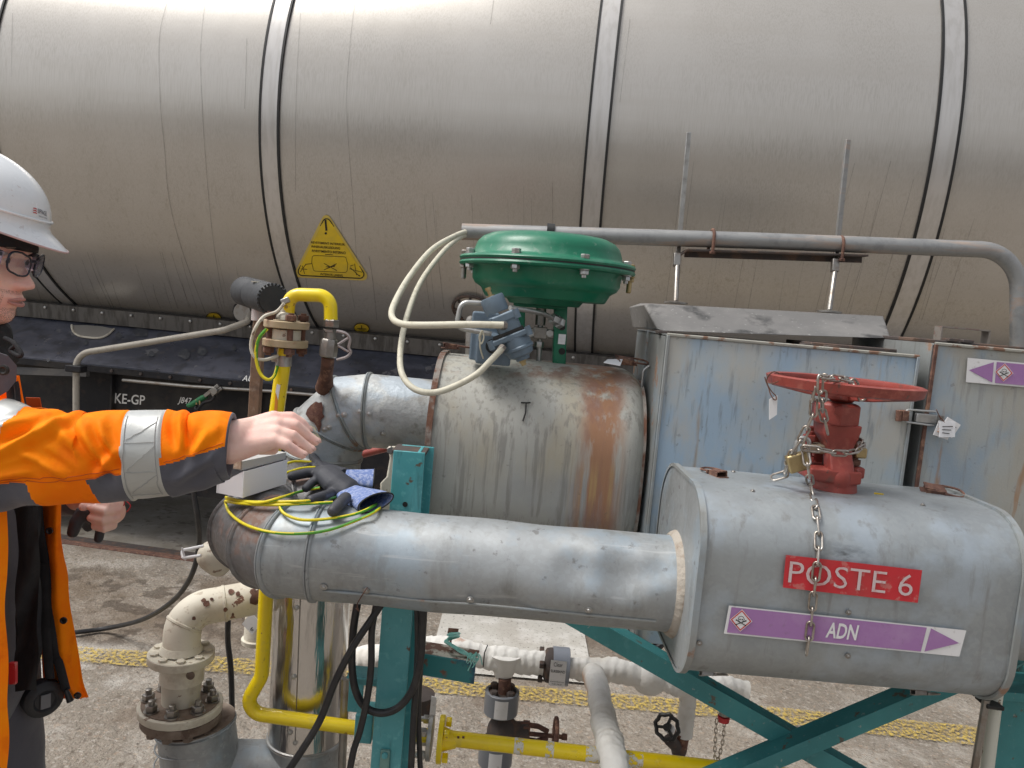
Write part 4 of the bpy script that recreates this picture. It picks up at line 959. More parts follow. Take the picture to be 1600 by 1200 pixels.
mb = MB(); mb.cyl(P(846, 480, YA), P(844, 508, YA), .0115, 18); mb.build('stem_sleeve', M['steel'], ga)
mb = MB(); mb.box(P(844, 520, YA-.004), (.030, .03, .026)); mb.bar(P(826, 519, YA-.012), P(872, 523, YA-.012), .012, .020, Z); mb.build('stem_clamp', M['steel'], ga, bevel=.002)
for px_ in (829, 859):
    mb = MB(); mb.hexa(P(px_, 521, YA-.018), -Yv, .009, .006); mb.build('clamp_bolt', M['zinc'], ga)
mb = MB(); mb.hexa(P(842, 543, YA), Z, .0105, .014); mb.build('lock_nut', M['zinc'], ga)

# ------------------------------------------------------------------ blue grey air filter regulator
YR = 1.50; 
a_ = (P(764, 455, YR)-P(812, 574, YR)).normalized(); b_ = Yv.cross(a_).normalized()*-1
if b_.x < 0: b_ = -b_
rg = thing('air_regulator', 'tilted blue grey air filter regulator with brass top screw under the green actuator', 'regulator', P(800, 560, YR))
def RP(s_, t_, y=0): return P(812, 574, YR)+a_*(s_*YR/FPX)+b_*(t_*YR/FPX)+Yv*y   # s along the axis in picture units from the bottom
mb = MB(); mb.lathe(RP(92, 0), a_, [(0, .022), (.004, .0235), (.030, .0235), (.033, .022), (.034, 0)], 28); mb.build('bonnet', M['blugrey'], rg)
mb = MB(); mb.box(RP(81, 4), (.054, .050, .018), b_, Yv, a_); mb.box(RP(67, 8), (.046, .046, .03), b_, Yv, a_); mb.build('body', M['blugrey'], rg, bevel=.004)
mb = MB(); mb.box(RP(49, 2), (.080, .054, .012), b_, Yv, a_); mb.build('lower_flange', M['blugrey'], rg, bevel=.003)
mb = MB(); mb.box(RP(57, 4), (.062, .050, .006), b_, Yv, a_); mb.build('flange_gap', M['seal_gap'], rg)
mb = MB(); mb.lathe(RP(46, 10), -a_, [(0, .027), (.018, .028), (.02, .030), (.024, .030), (.026, .027), (.036, .024), (.040, .015), (.046, .013), (.046, 0)], 28); mb.build('filter_bowl', M['blugrey'], rg)
mb = MB(); mb.lathe(RP(108, 0, 0)+a_*.01, a_, [(0, .0075), (.006, .0075), (.006, .004), (.016, .004), (.016, .006), (.022, .006)], 12); mb.build('adjusting_screw', M['brass'], rg)
mb = MB(); mb.lathe(RP(10, 8), -a_, [(0, .007), (.006, .007), (.006, .005), (.012, .005)], 6); mb.build('drain_plug', M['brass'], rg)
for s_, t_ in ((49, -27), (49, 34), (80, 27), (80, -16)):
    mb = MB(); mb.lathe(RP(s_, t_, -.022)-a_*.009, a_, [(0, .0065), (.018, .0065)], 14); mb.build('flange_ear', M['blugrey'], rg)
# mounting block behind
mb = MB(); mb.box(P(757, 525, YR+.10), (.055, .05, .10)); mb.box(P(772, 546, YR+.06), (.07, .05, .06)); o = blob(mb, 'positioner_block', M['blugrey'], rg, .003, 2)
mb = MB(); mb.lathe(P(770, 541, YR+.035), -Yv, [(0, .0145), (.003, .0145), (.003, .011), (-.004, .010), (-.004, 0)], 20); mb.build('port', M['seal_gap'], rg)
# cream hoses
def hose(label, pts, r, ys, m='hose', cat='hose', name='air_hose', n=10, grp=None):
    q = [P(p[0], p[1], p[2] if len(p) > 2 else ys) for p in pts]
    mb = MB(); mb.tube(spline(q, n), wr(r, ys), 12); o = mb.build(name, M[m] if isinstance(m, str) else m, None); tag(o, label, cat, grp); return o
hose('cream air hose looping wide and entering the front of the blue grey regulator', [(735, 360, 2.06), (712, 368, 2.0), (675, 390, 1.85), (640, 432, 1.7), (616, 475, 1.58), (613, 496, 1.53), (628, 506, 1.5), (660, 508, 1.48), (730, 507, 1.46), (787, 508, 1.462)], 5.2, 1.55)
mb = MB(); mb.lathe(P(783, 508, 1.463), P(792, 509, 1.47)-P(783, 508, 1.463), [(0, .0085), (.010, .0085), (.011, .007)], 6); mb.build('hose_fitting', M['steel'], rg)
mb = MB(); mb.lathe(P(782, 547, 1.475), P(788, 538, 1.48)-P(782, 547, 1.475), [(-.004, .0078), (.010, .0078)], 6); mb.build('hose_fitting', M['steel'], rg)
hose('cream air hose hanging below and entering the underside of the blue grey regulator', [(735, 364, 2.07), (714, 374, 2.0), (688, 398, 1.85), (655, 445, 1.7), (633, 505, 1.58), (625, 560, 1.5), (632, 592, 1.46), (655, 611, 1.44), (690, 611, 1.44), (740, 588, 1.45), (768, 562, 1.46), (784, 545, 1.475)], 4.8, 1.52)
mb = MB(); mb.tube(fillet([P(775, 475, YR+.01), P(721, 472, YR), P(712, 512, YR), P(768, 522, YR)], .016, 6), wr(4, YR), 12); o = mb.build('steel_air_line', M['zinc'], rg)
q = [P(797, 481, YR+.05), P(825, 485, YR+.08), P(850, 491, YR+.12), P(866, 499, YR+.16)]
mb = MB(); mb.tube(spline(q, 6), wr(4, 1.6), 12); o = mb.build('impulse_line', M['zinc'], rg); 
mb = MB(); mb.hexa(P(862, 497, 1.655), P(877, 505, 1.67)-P(862, 497, 1.655), .012, .018); mb.hexa(P(871, 502, 1.66), P(882, 508, 1.68)-P(871, 502, 1.66), .0135, .014); mb.build('compression_nut', M['zinc'], o)
mb = MB(); mb.tube(spline([P(752, 518, 1.47), P(749, 528, 1.47), P(752, 537, 1.47), P(756, 527, 1.47), P(753, 517, 1.47), P(750, 540, 1.48), P(755, 560, 1.5)], 6), .0016, 6); mb.build('tie_wire', M['hose'], rg)
# pale stub pipe behind the regulator
mb = MB(); mb.lathe(P(735, 580, 1.78), P(737, 492, 1.78)-P(735, 580, 1.78), [(0, .0135), (.118, .0135), (.124, .011), (.128, .004)], 20)
o = mb.build('stub_pipe', M['steel'], None); tag(o, 'pale round topped stub pipe rising left of the air regulator', 'pipe')
# tag lying on the T jacket and its wire
t = thing('paper_tag', 'small white tag lying on the right end of the T jacket by the rusty latch', 'tag', P(961, 566, 1.63))
mb = MB(); mb.prism([P(943, 567, 1.60), P(950, 562, 1.64), P(973, 562, 1.64), P(969, 572, 1.60)], V(0, 0, .0012)); mb.build('card', M['paper'], t)
mb = MB(); mb.tube(spline([P(969, 566, 1.62), P(966, 558, 1.63), P(962, 554, 1.63), P(966, 562, 1.63), P(985, 570, 1.62)], 5), .0009, 6); mb.build('tie_wire', M['rust'], t)

# ------------------------------------------------------------------ red gate valve head on the jacket
YV = 1.30
wc = P(1318, 602, YV)
gv = thing('gate_valve', 'red gate valve head with handwheel standing on top of the POSTE 6 jacket', 'valve', P(1312, 765, YV))
mb = MB(); RW = wr(116, YV)
Lr = []
for i in range(72):
    a_ = 2*pi*i/72; d = X*cos(a_)+Yv*sin(a_)
    Lr.append([wc+d*(RW+u_)+Z*v_ for u_, v_ in ((.001, .007), (-.005, .0095), (-.012, .008), (-.015, -.004), (-.011, -.0105), (-.003, -.0075))])
mb.loft(Lr, closed=True); wh = mb.build('handwheel', M['redvalve'], gv, smooth=50)
for i in range(5):
    a_ = R(20+72*i); d = X*cos(a_)+Yv*sin(a_); s_ = Z.cross(d)
    mb = MB(); mb.loft([[wc+d*r_+s_*w_*i2+Z*(h_+th*j2) for i2, j2 in ((-1, -1), (1, -1), (1, 1), (-1, 1))] for r_, w_, h_, th in ((.012, .015, -.018, .007), (.06, .012, -.014, .006), (RW-.009, .018, -.005, .0055))]); mb.build('spoke', M['redvalve'], wh, bevel=.002)
mb = MB(); mb.lathe(wc, Z, [(-.028, .017), (-.024, .021), (-.006, .020), (-.004, .016), (.004, .014), (.006, .0)], 24); mb.build('hub', M['redvalve'], wh)
mb = MB(); mb.lathe(wc+V(0, 0, .0), Z, [(0, .007), (.014, .007), (.016, .005)], 14); mb.build('stem', M['steel'], gv)
nz_ = P(1308, 662, YV).z
mb = MB(); n_top = wc.z-.029; mb.lathe(V(wc.x-.008, YV, nz_), Z, [(0, .037), (.004, .040), ((n_top-nz_)*.88, .040), (n_top-nz_, .034)], 6, ref=V(.9, .35, 0)); nu = mb.build('yoke_nut', M['redvalve'], gv, bevel=.0015)
mb = MB(); mb.hexa(P(1309, 642, YV-.0345), -Yv, .0085, .005); mb.build('lock_screw', M['redvalve'], nu)
mb = MB(); bt = P(1308, 664, YV); bb = P(1308, 760, YV-.03)
mb.loft([[c+X*w_*i2+Yv*d_*j2 for i2, j2 in ((-1, -1), (1, -1), (1, 1), (-1, 1))] for c, w_, d_ in ((bt+V(0, 0, .004), .031, .028), (bt-V(0, 0, .016), .029, .026), (bt-V(-.003, .004, .04), .019, .017), (P(1311, 735, YV-.02), .020, .017))])
mb.ball(P(1311, 746, YV-.022), (.023, .02, .022)); mb.ball(P(1311, 758, YV-.018), (.016, .02, .012))
mb.loft([[c+X*w_*i2+Yv*d_*j2 for i2, j2 in ((-1, -1), (1, -1), (1, 1), (-1, 1))] for c, w_, d_ in ((bt+V(-.01, .04, -.01), .024, .008), (P(1290, 740, YV+.045), .02, .009))])
blob(mb, 'yoke', M['redvalve'], gv, .0022, 2)
mb = MB(); mb.box(P(1293, 738, YV+.0), (.085, .075, .022)); mb.box(P(1337, 737, YV), (.02, .03, .02)); mb.lathe(P(1300, 775, YV), Z, [(0, .04), (.03, .036)], 28); blob(mb, 'bonnet', M['redvalve'], gv, .003, 3)
mb = MB(); mb.box(P(1300, 702, YV+.012), (.095, .03, .016)); mb.build('gland_plate', mat('brownish_gland', (.30, .25, .18), .6, .4), gv, bevel=.003)
mb = MB(); mb.lathe(P(1297, 726, YV+.012), Z, [(0, .013), (.05, .013)], 20); mb.build('gland', M['darkiron'], gv)
for px_, py0, py1, yy in ((1336, 680, 758, YV), (1264, 674, 740, YV+.008)):
    t_, b2 = P(px_+1, py0, yy), P(px_-3, py1, yy)
    mb = MB(); mb.cyl(b2, t_, .0062, 14); mb.hexa(P(px_, py0+14, yy), Z, .0115, .010); mb.hexa(P(px_-2, py0+46, yy), Z, .0115, .009); mb.hexa(P(px_-3, py1-3, yy), Z, .0115, .010)
    mb.build('gland_bolt', M['rust'] if px_ > 1300 else M['redvalve'], gv)
mb = MB(); mb.box(P(1343, 707, YV-.004), (.020, .018, .018)); mb.build('brass_nut', M['brass'], gv, bevel=.003)
# tag hanging on a twisted wire from the wheel
t = thing('blank_tag', 'blank white plastic tag hanging by twisted wire from the left of the red handwheel', 'tag', P(1208, 655, 1.27))
mb = MB(); mb.prism([P(1202, 624, 1.27), P(1215, 618, 1.27), P(1214, 648, 1.27), P(1202, 656, 1.27)], V(0, .0012, 0)); mb.build('card', M['white'], t)
mb = MB(); mb.tube(spline([P(1217, 583, 1.26), P(1208, 581, 1.25), P(1199, 590, 1.27), P(1199, 600, 1.27), P(1206, 612, 1.27), P(1212, 618, 1.267), P(1213, 624, 1.265), P(1209, 624, 1.265), P(1204, 616, 1.268), P(1201, 606, 1.27), P(1197, 596, 1.27), P(1195, 589, 1.27)], 6), .0010, 6); mb.tube(spline([P(1199, 598, 1.27), P(1208, 599, 1.255), P(1216, 596, 1.26)], 5), .0009, 6); mb.build('tie_wire', M['rust'], t)
t = thing('paper_tags', 'bunch of written paper tags wired to the toggle fastener between the boxes', 'tags', P(1480, 690, YB-.03))
for i, (c_, ang, m_) in enumerate((((1474, 672), -.25, 'labelwhite'), ((1484, 668), -.45, 'labelwhite'), ((1480, 671), .1, 'paper'))):
    c = P(*c_, YB-.022-.004*i); u_ = X*cos(ang)+Z*sin(ang); w_ = Yv.cross(u_)
    mb = MB(); mb.box(c, (.030, .0012, .030), u_, Yv, w_); cd = mb.build('card', M[m_], t)
    mb = MB(); 
    for k in range(3): mb.tube([c-u_*.010+w_*(.006-.006*k)-Yv*.0011, c+u_*(.004+.003*k)+w_*(.008-.007*k)-Yv*.0011], .0007, 4)
    mb.build('writing', M['ink'] if i else mat('orange_pen', (.6, .22, .03), .6), cd)
mb = MB(); mb.tube(spline([P(1470, 655, YB-.02), P(1463, 640, YB-.03), P(1468, 650, YB-.03), P(1476, 660, YB-.03)], 5), .0009, 6); mb.build('tie_wire', M['rust'], t)

# ------------------------------------------------------------------ chain and padlock
LK = {}
def link_mesh(pitch, w, r):
    key = (pitch, w, r)
    if key in LK: return LK[key]
    h = pitch/2-w/2+r*1.6; pts = []
    for k in range(9): a = -pi/2+pi*k/8; pts.append(V(h+w/2*cos(a), w/2*sin(a), 0))
    for k in range(9): a = pi/2+pi*k/8; pts.append(V(-h+w/2*cos(a), w/2*sin(a), 0))
    mb = MB(); mb.tube(pts, r, 8, closed=True)
    me = bpy.data.meshes.new('link'); me.from_pydata([tuple(v) for v in mb.v], [], mb.f); me.materials.append(M['chain'])
    me.polygons.foreach_set('use_smooth', [True]*len(me.polygons)); LK[key] = me; return me
M['chain'] = mat('chain_steel', (.50, .47, .43), .33, .9, [((.25, .20, .16), 30, .5, .68, .8)], [(200, .2, .0005)])
def chain(runs, label, pitch, w, r, name='chain', cat='chain', group=None, m=None):
    o = thing(name, label, cat, runs[0][0], group)
    for pts in runs:
        sp = spline(pts, 16); L = 0; nxt = pitch*.5; prev = sp[0]; i = 0; acc = 0; pos = []
        for a, b in zip(sp, sp[1:]):
            d = (b-a).length
            while acc+d >= nxt:
                t_ = (nxt-acc)/d; pos.append((a.lerp(b, t_), (b-a).normalized())); nxt += pitch
            acc += d
        for n_, (p, t_) in enumerate(pos):
            lk = bpy.data.objects.new('link', link_mesh(pitch, w, r)); COL.objects.link(lk); lk.parent = o
            q = t_.cross(Yv); q = q.normalized() if q.length > .1 else Z
            q = Matrix.Rotation((n_ % 2)*R(80)+R(25), 3, t_) @ q; nn = t_.cross(q)
            lk.matrix_local = Matrix.Translation(p-o.location) @ Matrix((t_, q, nn)).transposed().to_4x4()
    return o
def fr(px, py, off=.004):
    """on or just off the jacket's face and top"""
    y = BY0-off
    if py > 850: return P(px, py, y-.002)
    best = None
    for k in range(500):
        p = P(px, py, BY0-off+.0006*k); dd = (BY0+.095)-p.y
        zt_ = BZ1-.095+math.sqrt(max(0, .095**2-max(dd, 0)**2)) if dd > -0 else BZ1
        if p.z <= zt_+off: return p
    return p
main = [P(1258, 702, 1.235), P(1263, 735, 1.225), fr(1268, 765, .006), fr(1275, 800, .006), fr(1279, 840, .006), fr(1277, 880, .006), fr(1271, 930, .006), fr(1266, 980, .006), fr(1259, 1028, .006)]
left = [P(1290, 588, 1.20), P(1272, 612, 1.215), P(1270, 645, 1.22), P(1255, 680, 1.23), P(1240, 703, 1.24), P(1231, 725, 1.25), P(1222, 742, 1.27), P(1196, 746, 1.28)]
cross = [P(1255, 700, 1.23), P(1285, 703, 1.222), P(1315, 708, 1.225), P(1342, 702, 1.245), P(1345, 692, 1.28), P(1335, 686, 1.33)]
rim = [P(1282, 612, 1.17), P(1284, 592, 1.17), P(1305, 591, 1.19), P(1330, 596, 1.21), P(1338, 606, 1.23), P(1346, 620, 1.25), P(1334, 626, 1.25)]
drop = [P(1286, 612, 1.19), P(1285, 640, 1.22), P(1290, 662, 1.235), P(1295, 685, 1.24)]
chain([main, left, cross, rim, drop], 'steel chain wound round the red valve and hanging down over the POSTE 6 plate', .0235, .0105, .00185)
t = thing('padlock', 'brass padlock hooked in the chain beside the red valve', 'padlock', P(1245, 735, 1.24))
u_ = (P(1262, 706, 1.24)-P(1236, 732, 1.24)).normalized(); u_ = (P(1244, 712, 1.24)-P(1250, 735, 1.24)).normalized(); w_ = Yv.cross(u_).normalized()
mb = MB(); mb.box(P(1246, 722, 1.245), (.034, .016, .030), w_, Yv, u_); mb.build('body', M['brass'], t, bevel=.003)
mb = MB(); mb.tube(fillet([P(1240, 716, 1.243), P(1246, 684, 1.243), P(1266, 684, 1.24), P(1260, 716, 1.243)], .012, 7), .0034, 10); mb.build('shackle', M['zinc'], t)

# ------------------------------------------------------------------ yellow gas pipe with its insulating flange
YY = 1.60
def gaspipe(pts, rad, r=12.2):
    mb = MB(); mb.tube(fillet([P(*p) for p in pts], rad, 8), wr(r, YY), 20); return mb
yp = thing('gas_pipe', 'yellow gas pipe running up the left to the bolted flange and along the bottom', 'pipe', P(560, 1140, YY))
fu = P(448, 508, YY)
gaspipe([(446, 545, YY), (430, 660, YY), (409, 1056, YY), (377, 1112, YY), (553, 1137, YY), (672, 1150, YY)], [.3, .05, .035, .3], 11.5).build('riser_and_run', M['yellow'], yp)
mb = MB(); mb.tube(fillet([P(696, 1153, YY), P(1260, 1216, YY)], .1), wr(12.5, YY), 20); mb.build('right_run', M['yellow'], yp)
gaspipe([(449, 494, YY), (452, 460, YY), (516, 462, YY), (517, 500, YY)], [.035, .045], 10.5).build('upper_bend', M['yellow'], yp)
for cx, cy in ((448, 507), (446, 536)):
    c = P(cx, cy, YY); mb = MB(); mb.lathe(c-Z*.0075, Z+V(.0, 0, 0), [(0, .044), (.001, .046), (.014, .046), (.015, .044)], 40); mb.build('flange', mat('beige_stained_flange', (.42, .33, .20), .6, .2, [((.50, .38, .27), 14, .45, .6, .8), ((.36, .20, .13), 20, .6, .68, .7)], [(90, .3, .001)]), yp, bevel=.0005)
mb = MB(); mb.lathe(P(447, 524, YY)-Z*.012, Z, [(0, .030), (.024, .030)], 32); mb.build('insulating_ring', M['creamplain'], yp)
mb = MB(); mb.lathe(P(448, 500, YY), Z, [(0, .022), (.008, .021), (.016, .014), (.03, .013)], 24); mb.build('weld_neck', mat('bare_neck', (.45, .42, .35), .5, .4), yp)
for i in range(4):
    a_ = R(45+90*i-15); d = (X*cos(a_)+Yv*sin(a_))*.034
    mb = MB(); c = P(447, 522, YY)+d; mb.cyl(c-Z*.045, c+Z*.045, .0062, 12); mb.hexa(P(448, 500, YY)+d, Z, .0115, .012); mb.hexa(P(446, 543, YY)+d, -Z, .0115, .012); mb.build('flange_bolt', M['rust'], yp)
# fittings at its upper right end
mb = MB(); mb.hexa(P(517, 511, YY), Z, .0165, .016); mb.build('union_nut', M['steel'], yp)
va = thing('needle_valve', 'small steel shut off valve with open loop handle above the clad elbow', 'valve', P(512, 560, YY))
mb = MB(); mb.hexa(P(516, 519, YY), Z, .015, .006); mb.cyl(P(516, 530, YY), P(516.5, 516, YY), .0125, 20); mb.build('upper_socket', M['steel'], va)
mb = MB(); mb.lathe(P(512, 558, YY), P(516, 528, YY)-P(512, 558, YY), [(0, .016), (.003, .019), (.034, .019), (.038, .016)], 8); mb.build('body', M['steel'], va)
mb = MB(); mb.tube(spline([P(526, 517, YY-.01), P(540, 521, YY-.01), P(547, 530, YY-.01), P(545, 543, YY-.01), P(548, 550, YY-.01), P(541, 558, YY-.01), P(526, 562, YY-.01)], 6), .0032, 8); mb.tube([P(544, 528, YY-.01), P(528, 538, YY-.01)], .0025, 8); mb.tube([P(528, 540, YY-.01), P(545, 550, YY-.01)], .0025, 8); mb.build('loop_handle', mat('handle_steel', (.38, .33, .32), .45, .7), va)
mb = MB(); mb.tube([P(513, 556, YY), P(510, 585, YY+.03), P(507, 606, YY+.075)], [.0135, .0135, .02], 18); mb.build('rusted_stub', M['rust'], va)
for pts in ((P(438, 556, YY-.012), P(452, 558, YY-.016)),):
    mb = MB(); mb.lathe(P(443, 572, YY), Z+V(-.04, 0, 0), [(0, wr(12.6, YY)), (.022, wr(12.6, YY))], 20); mb.build('pipe_clamp', M['zinc'], yp)
    mb = MB(); mb.box(P(431, 560, YY-.006), (.014, .014, .014)); mb.build('clamp_lug', M['zinc'], yp, bevel=.001)
mb = MB(); mb.box(P(446, 470, YY-.014), (.018, .008, .012), (X+Z*.5).normalized(), Yv, (Z-X*.5).normalized()); mb.build('earth_clip', M['zinc'], yp, bevel=.002)
mb = MB(); mb.tube([P(437.5, 580, YY-.001), P(434, 640, YY-.001)], wr(11.9, YY), 20)
M['stripwhite'] = M['labelwhite']
mb = MB(); mb.prism([P(432.5, 600, YY-.016), P(438, 602, YY-.016), P(434.5, 625, YY-.016), P(430.5, 612, YY-.016)], V(0, .001, 0)); mb.build('label_strip', M['labelwhite'], yp, smooth=0)
mb = MB(); mb.prism([P(430.5, 614, YY-.016), P(434, 627, YY-.016), P(432, 660, YY-.016), P(427, 660, YY-.016)], V(0, .001, 0)); mb.build('arrow_strip', mat('orange_label', (.72, .26, .04), .4), yp, smooth=0)
# flanged joint by the column
for x_, r_, w_, m_ in ((672, .047, .010, 'zinc'), (689, .050, .011, 'yellow')):
    c = P(x_, 1153 if x_ < 680 else 1155, YY-.02*0); mb = MB(); mb.lathe(c-X*w_/2, X, [(0, r_-.001), (.001, r_), (w_-.001, r_), (w_, r_-.001)], 36); mb.build('joint_flange', M[m_], yp)
mb = MB(); mb.lathe(P(692, 1155, YY), X, [(0, .026), (.012, .022), (.03, wr(12.5, YY))], 24); mb.build('weld_neck', M['yellow'], yp)
for i in range(4):
    a_ = R(45+90*i); d = (Yv*cos(a_)+Z*sin(a_))*.037; c = P(690, 1155, YY)+d
    mb = MB(); mb.hexa(c+X*.006, X, .0115, .012); mb.build('joint_bolt', M['yellow'], yp)
    mb = MB(); mb.hexa(P(669, 1152, YY)+d-X*.003, -X, .0105, .012); mb.cyl(P(669, 1152, YY)+d-X*.03, P(669, 1152, YY)+d, .006, 10); mb.build('joint_bolt', M['zinc'], yp)
for px_ in (716, 724):
    mb = MB(); c = P(px_, 1152, YY-.0166); mb.box(c, (.005, .0012, .005)); mb.build('paint_chip', M['rust'], yp)
for px_, w_ in ((810, .02), (930, .045), (985, .05), (858, .018)):
    mb = MB(); xx = P(px_, 1160, YY).x; f_ = (px_-696)/(1260-696); c = P(696, 1153, YY).lerp(P(1260, 1216, YY), f_); mb.lathe(c-X*w_/2, (P(1260, 1216, YY)-P(696, 1153, YY)), [(0, wr(12.5, YY)+.0006), (w_, wr(12.5, YY)+.0006)], 20, cap=False)
    mw = mat('white_overpaint', (.66, .64, .58), .6); cutout(mw, 60, .47, .50); mb.build('white_overspill', mw, yp)
# earth wires
def two_wire(label, pts, r, turns=26, m2=None, n=8):
    sp = resample(spline(pts, n), .006); T_, N_ = frames(sp); mb = MB(); seg = 12; rings = []
    for i, p in enumerate(sp):
        B = T_[i].cross(N_[i]); rings.append([p+N_[i]*r*cos(2*pi*k/seg)+B*r*sin(2*pi*k/seg) for k in range(seg)])
    o_ = 0; mb.v = [q for rg_ in rings for q in rg_]
    for i in range(len(rings)-1):
        for k in range(seg):
            k2 = (k+1) % seg; mb.f.append((i*seg+k, i*seg+k2, (i+1)*seg+k2, (i+1)*seg+k)); ph = (k/seg+i*.006*turns/ (2*pi)) % 1
            mb.m.append(0 if ph < .62 else 1)
    return mb
M['wy'] = mat('wire_yellow', (.74, .62, .02), .4); M['wg'] = mat('wire_green', (.10, .36, .03), .4)
mb = two_wire('', [P(417, 514, 1.55), P(404, 530, 1.55), P(400, 556, 1.55), P(406, 582, 1.55), P(418, 593, 1.55), P(428, 588, 1.56), P(433, 573, 1.585)], .0035)
o = mb.build('earth_wire', [M['wy'], M['wg']], None); tag(o, 'short green and yellow earth wire looping beside the bolted yellow pipe flange', 'earth wire')
hose('thin cream bonding wire looping left of the bolted yellow pipe flange', [(444, 474, 1.58), (432, 487, 1.58), (412, 495, 1.56), (398, 515, 1.55), (392, 540, 1.55), (398, 558, 1.55), (414, 562, 1.56), (434, 556, 1.58)], 2.6, 1.56, 'creamplain', 'wire', 'bonding_wire')
# rusty post with padded sensor
ps = thing('sensor_post', 'thin rusty post carrying a black padded cylinder on a white cap', 'post', V(P(395, 700, 1.78).x, 1.78, 1.08))
tp_ = P(406, 498, 1.78)
mb = MB(); mb.box(V(tp_.x, 1.78, (tp_.z+1.08)/2), (wr(17, 1.78), wr(14, 1.78), tp_.z-1.08)); mb.bar(V(tp_.x, 1.78, 1.10), V(tp_.x+.08, 1.72, 1.10), .03, .02); mb.build('post', mat('brown_rusted_post', (.24, .15, .10), .8, .1, [((.14, .09, .07), 20, .45, .62, .8), ((.36, .28, .22), 60, .55, .7, .6)], [(140, .5, .001)]), ps, bevel=.002)
mb = MB(); mb.lathe(P(405, 501, 1.77), Z, [(0, .018), (.026, .018)], 24); mb.build('white_cap', mat('greyish_pink_cap', (.52, .46, .44), .5), ps)
a0, a1 = P(383, 455, 1.86), P(427, 468, 1.70); d_ = (a1-a0).normalized(); L_ = (a1-a0).length; rr0 = wr(24, 1.76)
mb = MB(); mb.lathe(a0-d_*.01, d_, [(0, .012), (.002, rr0*.85), (.01, rr0), (L_*.42, rr0*1.0), (L_*.44, rr0*.94), (L_*.46, rr0), (L_*.93, rr0), (L_+.002, rr0*.97), (L_+.008, rr0*.86), (L_+.009, .0)], 40); fm = mb.build('padded_sensor', M['foam'], ps, smooth=40)
mb = MB()
for i in range(26):
    a_ = 2*pi*i/26; q = d_.cross(Z).normalized(); w_ = d_.cross(q); e = q*cos(a_)+w_*sin(a_)
    mb.box(a1-d_*.004+e*(rr0*.97), (.006, .004, .004), d_, e, d_.cross(e))
mb.build('serrated_edge', M['foam'], fm)['kind'] = 'stuff'
mb = MB(); mb.box(P(407, 441, 1.75), (.035, .02, .002), X, Yv, Z); mb.build('tape_strip', M['hose'], fm)

# ------------------------------------------------------------------ cream swivel elbow on its bolted flange (lower left)
YE = 1.62
el = thing('swivel_elbow', 'cream painted swivel elbow with rust chips standing on a bolted flange at lower left', 'loading elbow', P(284, 1100, YE))
pts = [P(284, 1012, YE), P(288, 975, YE+.01), P(312, 952, YE+.03), P(345, 944, YE+.05), P(380, 937, YE+.07), P(412, 930, YE+.09)]
mb = MB(); duct(mb, spline(pts, 6), .039, seg=32, amp=.001, step=.012); e1_ = mb.build('elbow', M['cream'], el, smooth=60)
for i in (6, 19):
    q_ = spline(pts, 6); mb = MB(); mb.lathe(q_[i], q_[i+1]-q_[i], [(-.004, .0385), (-.002, .0408), (.002, .0408), (.004, .0385)], 32, cap=False); mb.build('weld_bead', M['creamplain'], e1_)
mb = MB()
def on_e(cx, cy):
    for k in range(300):
        p = P(cx, cy, YE-.05+.0006*k)
        for a_, b_ in zip(pts, pts[1:]):
            t_ = max(0, min(1, (p-a_).dot(b_-a_)/(b_-a_).length_squared)); c = a_+(b_-a_)*t_
            if (p-c).length < .0412: return p
    return P(cx, cy, YE)
rr = random.Random(4)
for cx, cy, s_ in ((323, 943, 6), (331, 936, 3), (361, 924, 5), (372, 928, 4.5), (352, 953, 4), (364, 960, 2.5), (303, 966, 4), (399, 936, 11), (405, 928, 8), (396, 925, 6), (318, 938, 4)):
    poly = [(cx+s_*rr.uniform(.7, 1.1)*cos(2*pi*i/8), cy+s_*rr.uniform(.7, 1.1)*sin(2*pi*i/8)) for i in range(8)]; m1 = patch(poly, on_e, 4); mb.add(m1.v, m1.f)
mb.build('rust_chip', M['rust'], e1_, smooth=60)['kind'] = 'stuff'
mb = MB(); fvs, ffs = text_mesh('FMC', 1, .02); xs_ = [v.x for v in fvs]; xm = (max(xs_)-min(xs_))
c0 = (297, 1004); ux, uy = (26/xm, -31/xm)
mb.add([on_e(311+v.x*23/xm-v.y*7, 976-v.x*26/xm-v.y*7)-V(0, .0012, 0) for v in fvs], ffs); mb.build('cast_lettering', M['creamplain'], e1_, smooth=0)
def flange(cx, cy, r, h, m, name='flange', y=YE, parent=el, nb=8, br=.009, bh=.014, off=0, bm='creamplain', rin=.8, seg=48):
    c = P(cx, cy, y); mb = MB(); mb.lathe(c, Z, [(0, r-.001), (.0015, r), (h-.0015, r), (h, r-.0015)], seg); o = mb.build(name, M[m], parent)
    for i in range(nb):
        a_ = 2*pi*(i+off)/nb; q = c+(X*cos(a_)+Yv*sin(a_))*r*rin+Z*h; mb = MB(); mb.bolt(q, Z, br, bh, .6 if bm != 'creamplain' else 0); mb.build('bolt', M[bm], o)
    return o
flange(283, 1030, .069, .018, 'creamplain', 'upper_flange', nb=9, br=.0085, bh=.006, off=.3)
mb = MB(); mb.lathe(P(283, 1014, YE), Z, [(-.002, .046), (.004, .043), (.012, .039)], 32); mb.build('fillet_weld', M['creamplain'], el)
mb = MB(); c = P(284, 1062, YE); mb.lathe(c, Z, [(-.06, .040), (-.035, .040), (-.03, .040), (-.005, .042), (0, .046), (.038, .046)], 40); sw = mb.build('swivel_body', M['creamplain'], el)
mb = MB(); mb.lathe(P(298, 1055, YE-.045), -Yv, [(0, .009), (.003, .009), (.003, .006), (.001, .006), (.001, 0)], 18); mb.build('grease_port', M['dirtbrown'], sw)
flange(282, 1109, .088, .0175, 'creamplain', 'bolted_flange_rim', nb=0)
